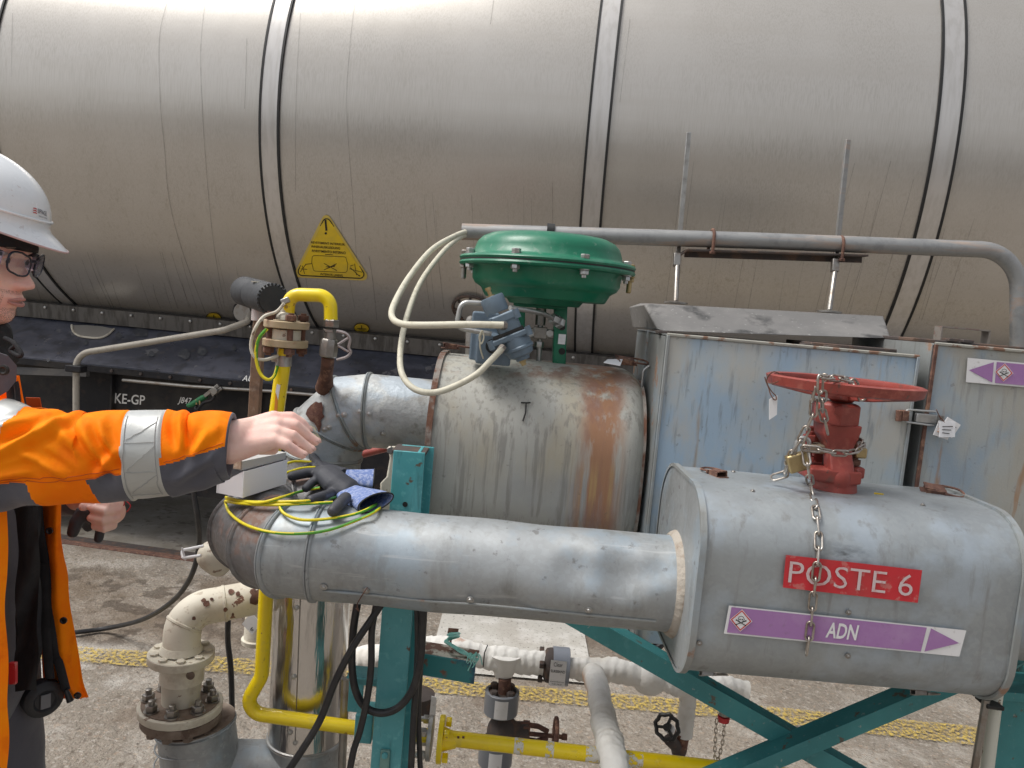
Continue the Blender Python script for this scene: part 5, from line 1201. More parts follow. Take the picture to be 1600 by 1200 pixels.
flange(282, 1098, .080, .005, 'dirtbrown', 'bolted_flange', nb=8, br=.0115, bh=.017, off=.2, bm='steel', rin=.84)
flange(283, 1124, .084, .020, 'dirtbrown', 'counter_flange', nb=0)
for i in range(5):
    a_ = R(200+35*i); q = P(283, 1124, YE)+(X*cos(a_)+Yv*sin(a_))*.068; mb = MB(); mb.hexa(q, -Z, .0115, .014); mb.build('under_nut', M['dirtbrown'], el)
# its clad lower body and the tee towards the stainless riser
cb = thing('clad_tee', 'galvanised clad tee below the cream swivel elbow joining the shiny riser', 'duct', P(300, 1190, YE+.04))
mb = MB(); c = P(305, 1140, YE+.02); mb.lathe(P(306, 1136, YE+.03)+V(0, 0, .012), V(-.16, .0, 1), [(-.3, .083), (-.012, .083), (0, .083)], 48); mb.build('clad_body', M['galv'], cb)
mb = MB(); mb.lathe(P(306, 1136, YE+.03)+V(0, 0, .0125), V(-.16, .0, 1), [(0, .084), (.0025, .084), (.003, .08), (.003, 0)], 48); mb.build('dirty_top', M['dirtbrown'], cb)
mb = MB(); mb.tube([P(306, 1136, YE+.03)+V(0, 0, .005)+(X*cos(q)+Yv*sin(q))*.0835+Z*(.16*cos(q)*.0835) for q in [2*pi*k/48 for k in range(48)]], .003, 6, closed=True); mb.build('rim_bead', M['galv'], cb)
for k in range(2):
    cc = P(306, 1136, YE+.03)+V(0, 0, -.028-.03*k)
    mb = MB(); mb.tube([cc+(X*cos(q)+Yv*sin(q))*.083+Z*((.16+.12*k)*cos(q)*.083) for q in [2*pi*k2/48 for k2 in range(48)]], .0018, 6, closed=True); mb.build('seam', M['galv'], cb)
mb = MB(); duct(mb, [P(320, 1212, YE+.05), P(470, 1212, YE+.08)], .078, seg=48); mb.build('branch', M['galv'], cb, smooth=60)
# shiny riser
YS = 1.715
M['shiny'] = mat('shiny_stainless_cladding', (.62, .61, .60), .19, 1, [((.50, .49, .48), (2, 2, 1), .4, .7, .7)], [((5, 5, .8), .28, .03), ((60, 60, 3), .05, .001)], rvar=.05)
rs = thing('clad_riser', 'shiny stainless clad riser under the long front duct reflecting the yellow pipe', 'duct', P(475, 1190, YS))
r_ = wr(60, YS)
mb = MB(); duct(mb, [V(P(486, 935, YS).x, YS, P(486, 800, YS).z), V(P(478, 1152, YS).x, YS, P(478, 1152, YS).z)], r_, seg=64, amp=.0012); mb.build('upper_sheet', M['shiny'], rs, smooth=60)
mb = MB(); duct(mb, [V(P(478, 1150, YS).x, YS, P(478, 1150, YS).z), V(P(472, 1260, YS).x, YS, P(472, 1300, YS).z)], r_-.002, seg=64); mb.build('lower_sheet', M['galv'], rs, smooth=60)
c = P(478, 1150, YS); mb = MB(); collar(mb, c, Z, r_, .005, .004); mb.build('seam', M['zinc'], rs)
mb = MB(); mb.tube([P(469, 935, YS-r_-.0008), P(461, 1160, YS-r_-.0008)], .0012, 6); mb.build('lap_edge', M['steel'], rs)
for x_, y_ in ((463, 950), (459, 1058), (453, 1145), (461, 1161)):
    mb = MB(); screw(mb, P(x_, y_, YS-r_-.001), -Yv, .0038); mb.build('screw', M['zinc'], rs)
# other small things at the left of the duct
nz0 = thing('spray_nozzle', 'cream round nozzle with wire guard poking out left of the dark duct elbow', 'nozzle', P(330, 880, 1.5))
mb = MB(); a_, b_ = P(352, 875, 1.50), P(308, 860, 1.46); d_ = (b_-a_).normalized(); mb.lathe(a_, d_, [(0, .034), (.012, .036), (.026, .033), (.04, .029), (.05, .022), (.056, .012), (.058, 0)], 32); mb.build('nozzle_body', M['creamplain'], nz0, smooth=50)
mb = MB(); mb.tube(fillet([P(318, 853, 1.45), P(284, 860, 1.44), P(286, 872, 1.43), P(314, 868, 1.43)], .004, 4), .003, 8); mb.tube([P(284, 856, 1.43), P(290, 875, 1.43)], .002, 6); mb.build('wire_guard', M['white'], nz0)
mb = MB(); mb.lathe(P(337, 830, 1.47), V(-1, 0, .3), [(0, .012), (.012, .011), (.014, 0)], 16); mb.build('side_knob', M['white'], nz0)
t = thing('diamond_placard', 'small white diamond placard with a 6 on a grey pipe stub behind the yellow riser', 'placard', P(394, 990, 1.86))
mb = MB(); mb.lathe(P(400, 1004, 1.95), Z, [(0, .036), (.012, .038), (.014, .032), (.10, .03)], 28); mb.build('pipe_stub', M['creamplain'], t)
q4 = [P(394, 992, 1.85), P(408, 974, 1.85), P(392, 957, 1.85), P(378, 975, 1.85)]
mb = MB(); mb.prism(q4, V(0, .002, 0)); mb.build('plate', M['labelwhite'], t, smooth=0)
mb = MB(); qb = bil([(391, 986), (396, 986.5), (396.4, 980), (391.4, 979.5)]); fit_text(mb, '6', lambda u, v: P(*qb(u, v), 1.848), 0, 1, 0, 1); mb.build('lettering', M['ink'], t, smooth=0)

# ------------------------------------------------------------------ teal steelwork
TY = 1.425
col = thing('steel_column', 'teal painted steel column standing behind the front duct', 'column', V(P(605, 1180, TY).x, TY, 0))
tt, tb = P(640, 700, TY), P(604, 1180, TY); xb_ = tb.x; 
top = V(P(640, 700, TY).x, TY, P(640, 706, TY).z)
def leaning(x0, x1): return
wcol = wr(50, TY)
mb = MB(); mb.box(V((top.x+xb_)/2, TY+.003, top.z/2), (wcol, .006, top.z), (X).normalized(), Yv, Z); mb.build('front_flange', M['teal'], col, bevel=.001)
mb = MB(); mb.box(V((top.x+xb_)/2+wcol/2-.012, TY+.035, top.z/2), (.006, .057, top.z)); mb.build('web', M['teal'], col, bevel=.001)
mb = MB(); mb.box(V((top.x+xb_)/2+.008, TY+.067, top.z/2), (wcol+.004, .006, top.z)); mb.build('rear_flange', M['teal'], col, bevel=.001)
mb = MB(); mb.box(V((top.x+xb_)/2-.002, TY+.04, top.z-.004), (wcol+.004, .07, .006)); mb.build('dark_hollow_top', M['darkiron'], col)  # dark plate stands in for the shaded hollow at the column top
mb = MB(); cc = V((top.x+xb_)/2, TY-.003, 0); 
c = P(603, 1175, TY-.004); mb.box(V(cc.x-.002, TY-.004, P(600, 1198, TY).z), (.018, .007, .075)); cp = mb.build('stiffener', mat('rusty_teal', (.16, .30, .27), .6, 0, [((.22, .14, .09), 30, .52, .62, .8)]), col, bevel=.001)
mb = MB(); mb.hexa(V(cc.x-.002, TY-.008, P(603, 1176, TY).z), -Yv, .0065, .005); mb.build('bolt', M['teal'], cp)
mb = MB(); mb.lathe(P(633, 788, TY-.0005), -Yv, [(0, .005), (.0008, .005), (.0009, 0)], 14); mb.build('bolt_hole', M['ink'], col)
# brackets on its left
mb = MB(); mb.box(P(575, 1052, TY+.04), (.075, .05, .004)); mb.box(P(575, 1058, TY+.06), (.075, .004, .035)); mb.build('upper_bracket', M['teal'], col, bevel=.001)
mb = MB(); mb.box(P(556, 1085, TY+.06), (.03, .004, .075)); mb.box(P(572, 1128, TY+.10), (.036, .06, .06)); mb.build('lower_bracket', M['teal'], col, bevel=.002)
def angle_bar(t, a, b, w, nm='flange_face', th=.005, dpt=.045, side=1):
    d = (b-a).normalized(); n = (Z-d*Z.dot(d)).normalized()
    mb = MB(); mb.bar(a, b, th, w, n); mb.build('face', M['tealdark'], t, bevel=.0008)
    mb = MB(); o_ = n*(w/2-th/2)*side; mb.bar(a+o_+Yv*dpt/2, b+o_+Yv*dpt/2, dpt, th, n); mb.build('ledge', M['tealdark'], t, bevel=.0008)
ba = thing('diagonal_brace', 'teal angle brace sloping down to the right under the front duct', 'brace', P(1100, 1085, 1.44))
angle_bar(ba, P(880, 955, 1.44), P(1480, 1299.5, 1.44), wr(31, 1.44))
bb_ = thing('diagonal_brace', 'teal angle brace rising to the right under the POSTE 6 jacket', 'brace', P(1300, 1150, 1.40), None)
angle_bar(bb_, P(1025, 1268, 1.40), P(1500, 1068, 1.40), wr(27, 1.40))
st2 = thing('bracket_stub', 'cut off teal beam stub with rust on its upper edge right of the column', 'beam stub', P(705, 1050, 1.52))
mb = MB(); a_, b_ = P(650, 1036, 1.52), P(742, 1052, 1.50); mb.bar(a_, b_, .005, wr(36, 1.5), Z); mb.build('web', mat('stub_paint', (.03, .20, .21), .5, 0, [((.015, .06, .12), 9, .52, .6, .9), ((.18, .07, .04), 26, .62, .68, .9)]), st2, bevel=.001)
mb = MB(); mb.bar(a_+V(0, .03, wr(16, 1.5)), b_+V(0, .03, wr(16, 1.5)), .06, .004, Z); mb.build('upper_flange', mat('peeling_cream_on_rust', (.60, .57, .50), .75, 0, [((.17, .07, .045), 18, .48, .54, .9)]), st2, bevel=.001)
mb = MB(); mb.bar(P(705, 990, 1.58), P(702, 1030, 1.56), .014, .004, X); mb.box(P(708, 986, 1.58), (.022, .02, .004)); mb.build('rusty_prong', M['rust'], st2)
mb = MB(); rr = random.Random(5)
rp = [P(701, 992, 1.54), P(716, 992, 1.53), P(704, 998, 1.55), P(697, 1002, 1.53), P(705, 1008, 1.52), P(722, 1018, 1.52), P(738, 1026, 1.51), P(746, 1030, 1.50)]
for k in range(4): mb.tube(spline([p+V(rr.uniform(-.003, .003), rr.uniform(-.004, .004), rr.uniform(-.003, .003)) for p in rp], 5), .0022, 6)
for k in range(9):
    a_ = P(740, 1024, 1.505); mb.tube(spline([a_, a_+V(rr.uniform(-.01, .012), -.01, rr.uniform(-.008, .01)), a_+V(rr.uniform(-.014, .02), -.01, rr.uniform(-.03, .008))], 4), .0012, 5)
o = mb.build('tie_rope', mat('turquoise_rope', (.25, .58, .52), .7, 0, [((.5, .7, .66), 60, .5, .7, .5)], [(300, .4, .001)]), None); tag(o, 'frayed turquoise rope tied round the rusty stub beside the teal column', 'rope')
rp_ = thing('steel_column', 'dark teal support leg at the lower right corner of the photo', 'column', V(P(1590, 1150, 1.5).x, 1.5, 0))
z9 = P(1580, 1040, 1.5).z
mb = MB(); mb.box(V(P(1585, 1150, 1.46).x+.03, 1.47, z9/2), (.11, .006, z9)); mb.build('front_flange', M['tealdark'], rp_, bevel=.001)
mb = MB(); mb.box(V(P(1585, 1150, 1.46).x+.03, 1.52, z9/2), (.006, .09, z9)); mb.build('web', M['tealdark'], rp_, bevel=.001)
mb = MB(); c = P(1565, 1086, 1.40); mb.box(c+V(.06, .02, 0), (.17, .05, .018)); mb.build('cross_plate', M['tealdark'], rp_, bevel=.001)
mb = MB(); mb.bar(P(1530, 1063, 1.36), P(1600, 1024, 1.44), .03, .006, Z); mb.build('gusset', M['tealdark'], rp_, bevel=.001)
dp = thing('drain_pipe', 'thin cream drain pipe clamped to a steel rod at the lower right', 'pipe', P(1535, 1200, 1.37))
mb = MB(); mb.cyl(P(1561, 1050, 1.37), P(1539, 1230, 1.37), wr(10, 1.37), 18); mb.build('cream_pipe', mat('chipped_cream_pipe', (.60, .60, .52), .5, 0, [((.15, .09, .05), 34, .64, .66, .95)]), dp)
mb = MB(); mb.cyl(P(1541, 1093, 1.35), P(1518, 1230, 1.35), wr(6, 1.35), 14); mb.build('steel_rod', M['steel'], dp)
mb = MB(); mb.box(P(1546, 1098, 1.36), (.032, .04, .008), (X*.996-Z*.06).normalized(), Yv, Z); mb.build('clamp_band', M['seal_gap'], dp, bevel=.002)

# ------------------------------------------------------------------ white taped steam pipes
YW = 2.0
def wrapped(mb, pts, r, y, amp=.006, n=8, ramp=None):
    sp = resample(spline(pts, n), .0045); T_, N_ = frames(sp); rings = []; L = 0
    for i, p in enumerate(sp):
        if i: L += (sp[i]-sp[i-1]).length
        B = T_[i].cross(N_[i]); rg = []
        for k in range(40):
            ph = (L/.026+k/40+.25*mnoise.noise(V(L*14, 0, 1))) % 1; s_ = r*(.95+.11*ph); a_ = 2*pi*k/40
            rg.append(wob(p+N_[i]*s_*cos(a_)+B*s_*sin(a_), amp, 16)+(N_[i]*cos(a_)+B*sin(a_))*mnoise.noise(V(a_*2, L*60, 3))*.0015)
        rings.append(rg)
    mb.loft(rings)
sp_ = thing('taped_steam_pipe', 'white tape wrapped steam pipe run with two drops behind the teal brace', 'pipe', P(900, 1050, YW))
mb = MB(); wrapped(mb, [P(560, 1032, YW+.02), P(620, 1020, YW), P(700, 1012, YW), P(760, 1026, YW), P(860, 1038, YW)], wr(18.5, YW), YW, .007); mb.build('left_run', M['wrap'], sp_, smooth=70)
mb = MB(); wrapped(mb, [P(872, 1042, YW), P(930, 1046, YW), P(985, 1052, YW), P(1045, 1062, YW), P(1100, 1072, YW), P(1165, 1082, YW)], wr(19, YW), YW, .011); mb.ball(P(1015, 1060, YW), (.05, .042, .045)); mb.build('right_run', M['wrap'], sp_, smooth=70)
mb = MB(); mb.loft([[wob(c+X*r_*cos(a_)+Yv*r_*sin(a_), .004, 20) for a_ in [2*pi*k/20 for k in range(20)]] for c, r_ in ((P(790, 1020, YW), .045), (P(788, 1045, YW), .032), (P(786, 1060, YW), .021))]); mb.build('tape_cone', M['wrap'], sp_)
mb = MB(); wrapped(mb, [P(926, 1050, YW-.03), P(934, 1080, 1.86), P(945, 1130, 1.66), P(956, 1175, 1.50), P(966, 1235, 1.42)], wr(21, 1.62), 1.6, .006); zr_ = P(947, 1118, 1.72).z-MAT[sp_.name].translation.z
mb.build('front_drop', mat('stained_wrap', (.76, .74, .70), .75, 0, [((.58, .53, .46), 9, .5, .7, .6), ((.58, .33, .19), 14, .20, .50, .8, {'box': [(2, zr_-.060, zr_-.015, .014)]})], [((40, 25, 25), .6, .003), (120, .4, .001)]), sp_, smooth=70)
mb = MB(); wrapped(mb, [P(1077, 1075, YW), P(1073, 1110, YW), P(1068, 1150, YW-.01)], wr(14, YW), YW, .004); mb.build('valve_drop', M['wrap'], sp_, smooth=70)
mb = MB(); mb.tube([P(762, 1008, YW-.038), P(757, 1020, YW-.04), P(755, 1042, YW-.034)], .0015, 6); mb.build('tie_wire', M['ink'], sp_)
# flanged joint collar with printed band
fb = thing('banded_flange', 'dark flange joint with a grey band and white printed label on the taped pipe', 'flange', P(870, 1040, YW))
mb = MB(); c = P(866, 1040, YW); mb.lathe(c-X*.012, X, [(-.018, .030), (-.010, .044), (.0, .046), (.012, .046)], 32)
for i in range(4):
    a_ = R(45+90*i+20); mb.hexa(c-X*.030+(Yv*cos(a_)+Z*sin(a_))*.036, -X, .011, .012)
mb.build('flange', M['darkiron'], fb)
mb = MB(); mb.lathe(c-X*.006, X, [(0, .048), (.001, .050), (.044, .050), (.045, .048)], 36); mb.build('grey_band', mat('grey_plastic_band', (.24, .26, .30), .4), fb)
qb = [(857, 1071), (882, 1073.5), (886, 1034), (861, 1031)]
mb = MB(); ff = bil(qb); lp = lambda off: (lambda u, v: P(*ff(u, v), YW-.0535-off)); poly_on(mb, [(0, 0), (1, 0), (1, 1), (0, 1)], lp(0), 1); pl_ = mb.build('printed_label', M['labelwhite'], fb, smooth=0)
mb = MB(); fit_text(mb, 'Clear', lp(.001), .2, .75, .76, .92); fit_text(mb, 'SUREBAND', lp(.001), .06, .94, .52, .63, .01); fit_text(mb, 'www.sureband.com', lp(.001), .06, .94, .15, .20); fit_text(mb, '01482 398138', lp(.001), .2, .8, .05, .10); mb.build('printing', M['ink'], pl_, smooth=0)
# globe valves with grey banded flanges
gl = thing('globe_valve', 'rusty brown globe valve between grey banded flanges behind the yellow pipe', 'valve', P(790, 1190, YW-.02))
def banded(cx, cy, r, h, t):
    c = P(cx, cy, YW-.02); mb = MB(); mb.lathe(c, Z, [(0, r-.003), (.002, r), (h-.002, r), (h, r-.003), (h, r-.008), (h-.012, r-.009), (h-.012, 0)], 36); b = mb.build('grey_band', M['bandgrey'], t, smooth=40)
    mb = MB(); mb.lathe(c+Z*(h-.014), Z, [(0, r-.008), (.008, r-.010), (.008, 0)], 30)
    for i in range(4):
        a_ = R(45+90*i); mb.hexa(c+Z*(h-.006)+(X*cos(a_)+Yv*sin(a_))*(r*.68), Z, .011, .014)
    mb.build('dark_flange', M['darkiron'], b)
    mb = MB(); n_ = 7; vs = []
    for i in range(n_+1):
        a_ = R(-112+44*i/n_); d = V(cos(a_), sin(a_), 0); vs += [c+d*(r+.001)+Z*.004, c+d*(r+.001)+Z*(h-.008)]
    mb.add(vs, [(2*i, 2*i+2, 2*i+3, 2*i+1) for i in range(n_)]); mb.build('blank_label', M['labelwhite'], b)
M['bandgrey'] = mat('grey_band_plastic', (.17, .18, .20), .4)
mb = MB(); mb.cyl(P(787, 1095, YW-.02), P(789, 1060, YW-.02), .017, 18); mb.build('stub', M['rust'], gl)
banded(782, 1113, .046, .062, gl); banded(773, 1192, .046, .06, gl)
mb = MB(); mb.ball(P(785, 1142, YW-.02), (.043, .043, .045)); mb.lathe(P(790, 1145, YW-.02), X, [(0, .03), (.06, .034), (.062, .03)], 24); blob(mb, 'body', M['dirtbrown2'] if 'dirtbrown2' in M else M['darkiron'], gl, .004, 2)
mb = MB()
for dz in (.022, -.020): mb.tube([P(812, 1143, YW-.02)+Z*dz, P(840, 1147, YW-.02)+Z*dz, P(856, 1148, YW-.02)+Z*dz*.4], .007, 10)
mb.tube([P(812, 1145, YW-.02), P(885, 1152, YW-.02)], .006, 10); mb.box(P(822, 1145, YW-.02), (.018, .04, .05)); mb.hexa(P(878, 1151, YW-.02), X, .01, .014); mb.build('yoke', M['rust'], gl)
c = P(868, 1149, YW-.02); mb = MB(); mb.tube([c+(Yv*cos(a_)+Z*sin(a_))*.043 for a_ in [2*pi*k/28 for k in range(28)]], .006, 8, closed=True); mb.bar(c-Z*.043, c+Z*.043, .01, .008, Yv); mb.bar(c-Yv*.043, c+Yv*.043, .01, .008, Z); mb.build('handwheel', M['rust'], gl)
g2 = thing('globe_valve', 'black handled drain valve at the foot of the right taped drop', 'valve', P(1063, 1180, YW-.01))
mb = MB(); mb.cyl(P(1062, 1168, YW-.01), P(1066, 1145, YW-.01), .020, 18); mb.build('socket', M['rust'], g2)
mb = MB(); mb.ball(P(1061, 1170, YW-.01), (.022, .022, .028)); mb.cyl(P(1061, 1170, YW-.01), P(1045, 1155, YW-.05), .016, 16); mb.cyl(P(1061, 1170, YW-.01), P(1058, 1184, YW-.01), .018, 16, .014); blob(mb, 'body', M['darkiron'], g2, .003, 2)
c = P(1042, 1136, YW-.07); n1 = V(-.55, -.8, .25).normalized(); q1 = n1.cross(Z).normalized(); q2 = n1.cross(q1)
mb = MB(); mb.tube([c+(q1*cos(a_)+q2*sin(a_))*(.031+.002*cos(8*a_)) for a_ in [2*pi*k/32 for k in range(32)]], .0055, 8, closed=True)
for a_ in (.3, 2.4, 4.5): mb.bar(c, c+(q1*cos(a_)+q2*sin(a_))*.031, .007, .005, n1)
mb.lathe(c-n1*.01, n1, [(0, .010), (.016, .009)], 14); mb.build('handwheel', mat('black_plastic_wheel', (.015, .015, .015), .35), g2)
mb = MB(); mb.cyl(P(1048, 1140, YW-.05), P(1044, 1137, YW-.065), .0125, 18); mb.build('white_ring', M['white'], g2)
# thing half hidden behind the brace and the coiled reel by the duct's underside
rl_ = thing('cap_chain', 'red plug with a short double chain hanging under the teal brace', 'plug', P(1130, 1120, 1.62))
mb = MB(); mb.lathe(P(1130, 1127, 1.62), Z, [(0, .0125), (.012, .0135)], 20); mb.build('red_ring', M['labelred'], rl_)
mb = MB(); mb.lathe(P(1131, 1117, 1.62), Z, [(0, .0115), (.014, .0115), (.018, .009)], 20); mb.build('steel_plug', M['steel'], rl_)
M['chain2'] = M['chain']
c1 = [P(1120, 1124, 1.61), P(1118, 1150, 1.61), P(1117, 1180, 1.61), P(1120, 1190, 1.61)]; c2 = [P(1132, 1128, 1.61), P(1129, 1160, 1.61), P(1122, 1188, 1.61)]
chain([c1, c2], 'short thin dark double chain hanging from the red plug', .0105, .0055, .0010, 'chain', 'chain')
cr = thing('cable_reel', 'black round cap with a yellow ring half hidden behind the teal brace', 'cap', P(1005, 1010, 2.2))
c = P(1008, 994, 2.2); mb = MB(); mb.tube([c+V(.055*cos(a_), .03*sin(a_), .028*sin(a_)) for a_ in [2*pi*k/30 for k in range(30)]], .010, 8, closed=True); mb.ball(c-Z*.01, (.05, .03, .02)); mb.build('black_rim', M['rubber'], cr)
mb = MB(); mb.tube([c+V(.016*cos(a_), -.03+.01*sin(a_), .009*sin(a_)) for a_ in [2*pi*k/20 for k in range(20)]], .003, 6, closed=True); mb.build('yellow_ring', M['wy'], cr)
# second banded flange peeping out right of the column
t = thing('banded_flange', 'black flange with white label edge peeping out right of the teal column', 'flange', P(668, 1110, 1.9))
mb = MB(); mb.lathe(P(650, 1112, 1.9), Z, [(0, .045), (.05, .045), (.052, .035), (.0525, .0)], 30); mb.build('flange', M['darkiron'], t)
mb = MB(); mb.prism([P(674, 1088, 1.87), P(682, 1090, 1.88), P(680, 1120, 1.88), P(671, 1118, 1.87)], V(0, .003, 0)); mb.build('label_edge', M['labelwhite'], t)
# cream valve body between the ducts and the column
t = thing('cream_bracket', 'cream painted bracket with a bolt between the clad elbow and the teal column', 'bracket', P(605, 790, 1.60))
mb = MB(); mb.loft([[P(x0, y_, 1.56), P(x1, y_, 1.56), P(x1, y_, 1.62), P(x0, y_, 1.62)] for y_, x0, x1 in ((697, 606, 620), (715, 609, 620), (745, 604, 618), (755, 594, 618), (800, 594, 616))]); mb.build('casting', M['cream'], t, bevel=.003)
mb = MB(); mb.hexa(P(611, 703, 1.558), -Yv, .0085, .008); mb.build('bolt', M['steel'], t)
mb = MB(); mb.tube([P(558, 712, 1.95), P(616, 697, 1.9)], wr(6, 1.9), 14); o = mb.build('red_pipe', M['redvalve'], None); tag(o, 'thin dark red pipe glimpsed under the upper clad duct', 'pipe')

# ------------------------------------------------------------------ black cables
cab = 'black rubber cables hanging round the teal column'
Yc = 1.39
hose('black rubber cable looped in a wide U across the teal column', [(559, 940), (552, 985), (550, 1040), (556, 1080), (572, 1106), (598, 1114), (624, 1104), (645, 1076), (656, 1035), (660, 985), (660, 940)], 6.3, Yc, 'rubber', 'cable', 'rubber_cable', grp=cab)
hose('black rubber cable dropping straight down just left of the teal column', [(589, 940), (581, 985), (580, 1040), (574, 1090), (563, 1140), (552, 1175), (543, 1225)], 5.6, 1.375, 'rubber', 'cable', 'rubber_cable', grp=cab)
hose('black rubber cable slanting down to the left past the shiny riser', [(600, 938, 1.38), (580, 968, 1.37), (552, 1010, 1.36), (524, 1064, 1.35), (500, 1125, 1.35), (470, 1175, 1.34), (436, 1225, 1.34)], 6.0, 1.36, 'rubber', 'cable', 'rubber_cable', grp=cab)
hose('black rubber cable running down the right side of the teal column', [(652, 940), (653, 1010), (650, 1070), (646, 1130), (641, 1225)], 5.6, 1.40, 'rubber', 'cable', 'rubber_cable', grp=cab)
hose('outermost black rubber cable right of the teal column', [(664, 940), (661, 1000), (656, 1060), (654, 1130), (658, 1225)], 4.6, 1.42, 'rubber', 'cable', 'rubber_cable', grp=cab)
hose('black cable standing upright behind the yellow pipe bend', [(357, 955), (356, 1000), (361, 1050), (363, 1130)], 4.6, 1.80, 'rubber', 'cable', 'rubber_cable')
mb = MB(); q_ = [G(-60, 1000, .02), G(60, 993, .02), G(118, 988, .02), G(170, 981, .03), P(225, 967, 3.25), P(272, 937, 3.1), P(300, 897, 3.0), P(311, 850, 2.95), P(309, 810, 2.9), P(303, 770, 2.9), P(300, 720, 2.9)]
mb.tube(spline(q_, 10), .0105, 10); o = mb.build('ground_cable', M['rubber'], None); tag(o, 'black cable hanging down and curving away to the left over the concrete', 'cable')
mb = MB(); mb.tube(spline([P(574, 918, YF-RD-.003), P(566, 930, YF-RD), P(558, 945, YF-RD+.02), P(561, 955, YF-.05), P(556, 950, YF-.05)], 6), .0009, 6); o = mb.build('copper_wire', M['rust'], None); tag(o, 'thin rusty wire hooked on a screw under the front duct', 'wire')
for px_, py_ in ((538, 1150),):
    mb = MB(); mb.tube(resample([P(540, 1060, 1.62), P(533, 1225, 1.62)], .01), wr(7, 1.62), 10); o = mb.build('corrugated_conduit', M['steel'], None); tag(o, 'thin rusty upright conduit right of the shiny riser', 'conduit')

# ------------------------------------------------------------------ things lying on the ducts: box, wire coil, gloves
zt_ = zc+RD+.0025
A, B, C_ = G(379, 778, zt_), G(338, 770, zt_), G(447, 756, zt_)
D_ = B+(C_-A)
cb2 = thing('carton', 'small open white cardboard box on the dark duct elbow under the outstretched hand', 'box', (A+D_)/2)
h1 = (P(377, 737, A.y)-A).z; th = .0015
def wall(p, q, h, inn): mb = MB(); mb.prism([p, q, q+Z*h, p+Z*h], inn*th*1.5); return mb
inn = ((A+D_)/2-(A+C_)/2).normalized()
wall(A, C_, h1, inn).build('long_side', M['card'], cb2, smooth=0)
wall(B, D_, h1, -inn).build('long_side', M['card'], cb2, smooth=0)
e_ = (C_-A).normalized()
mb = MB(); mb.prism([A+inn*.003+e_*.0005, B-inn*.003+e_*.0005, B-inn*.003+Z*h1*.34+e_*.0005, A+inn*.003+Z*h1+e_*.0005], e_*th); mb.build('short_side', M['card'], cb2, smooth=0)
wall(C_+inn*.003, D_-inn*.003, h1, -e_).build('short_side', M['card'], cb2, smooth=0)
mb = MB(); mb.prism([A+e_*.004+inn*.004, C_-e_*.004+inn*.004, D_-e_*.004-inn*.004, B+e_*.004-inn*.004], Z*.0015); mb.build('bottom', M['card'], cb2, smooth=0)
mb = MB(); mb.prism([A+Z*(h1+.002)+inn*.004, C_+Z*(h1+.002)+inn*.004, C_+Z*(h1+.014)+inn*.004, A+Z*(h1+.018)+inn*.004], inn*.05); mb.build('inner_tray', mat('grey_card', (.50, .49, .47), .7), cb2, smooth=0)
mb = MB(); mb.prism([A+Z*(h1+.004)+inn*.006-e_*.002, A+Z*(h1+.004)+inn*.045-e_*.002, A+Z*(h1+.020)+inn*.045-e_*.002, A+Z*(h1+.020)+inn*.006-e_*.002], e_*.002); mb.build('brown_flap', mat('brown_card', (.42, .30, .22), .8, 0, [((.6, .5, .4), 120, .5, .6, .8)]), cb2, smooth=0)
def lay(pts, lift=0): return [hit(a_, b_, .0045+lift) for a_, b_ in pts]
wc_ = thing('earth_wire_coil', 'loose coil of green and yellow earth wire lying on the front duct under the glove', 'wire coil', lay([(450, 780)])[0])
runs_ = [([(352, 783), (358, 800), (380, 818), (415, 830), (460, 834), (510, 829), (560, 812), (592, 795), (603, 778)], 0),
         ([(352, 783), (380, 787), (430, 789), (480, 787), (520, 785)], .004),
         ([(354, 779), (390, 784), (440, 784), (490, 782), (530, 776)], .006),
         ([(437, 792), (445, 803), (470, 812), (510, 811), (555, 803), (585, 790), (592, 782)], .001),
         ([(353, 777), (400, 786), (440, 777), (470, 768), (500, 762)], .008),
         ([(437, 729), (460, 721), (490, 722)], .004), ([(440, 741), (470, 732), (492, 730)], .006)]
for pts, lf in runs_:
    mb = two_wire('', lay(pts, lf), .0026, 18); mb.build('wire_loop', [M['wy'], M['wg']], wc_)
def HP(a_, b_, up=.01): return hit(a_, b_, .004+up)
gt = thing('work_glove', 'black coated work glove with blue knit cuff lying on the duct and wire coil', 'glove', HP(540, 760))
mb = MB()
pal = [HP(512, 742, .012), HP(528, 757, .016), HP(545, 767, .014)]
mb.tube([HP(502, 738, .01), *pal, HP(556, 772, .008)], [.020, .026, .029, .028, .022], 16, sq=(.75, 1.05))
for pts, r in (([(505, 738), (480, 739), (456, 744)], .0095), ([(505, 745), (490, 752), (478, 763)], .0085), ([(507, 735), (495, 722), (485, 708)], .009), ([(520, 770), (502, 776), (486, 781)], .0085), ([(540, 778), (528, 790), (520, 799)], .010)):
    capsule(mb, [HP(a_, b_, .008) for a_, b_ in pts], [r*1.1, r*1.05, r])
blob(mb, 'coated_palm', M['nitrile'], gt, .0025, 3)
def cuff(parent, a, b, ra, rb, up, flat=.5):
    mb = MB(); d = (b-a).normalized(); up = (up-d*up.dot(d)).normalized(); w_ = d.cross(up); ro, ri = [], []
    for i in range(7):
        t_ = i/6; r = ra+(rb-ra)*t_
        ro.append([wob(a.lerp(b, t_)+w_*r*cos(q)+up*r*flat*sin(q), .002, 30) for q in [2*pi*k/28 for k in range(28)]])
        ri.append([p.lerp(a.lerp(b, t_), .07) for p in ro[-1]])
    mb.loft(ro+ri[::-1], cap=False); o = mb.build('knit_cuff', M['knit'], parent, smooth=60)
    mb = MB(); mb.tube(ro[-1], .0014, 6, closed=True); mb.build('cuff_hem', M['ink'], o)
    return o
cuff(gt, HP(540, 768, .012), HP(588, 784, .010)+V(0, -.004, 0), .024, .033, Z+V(0, -.6, 0), .42)
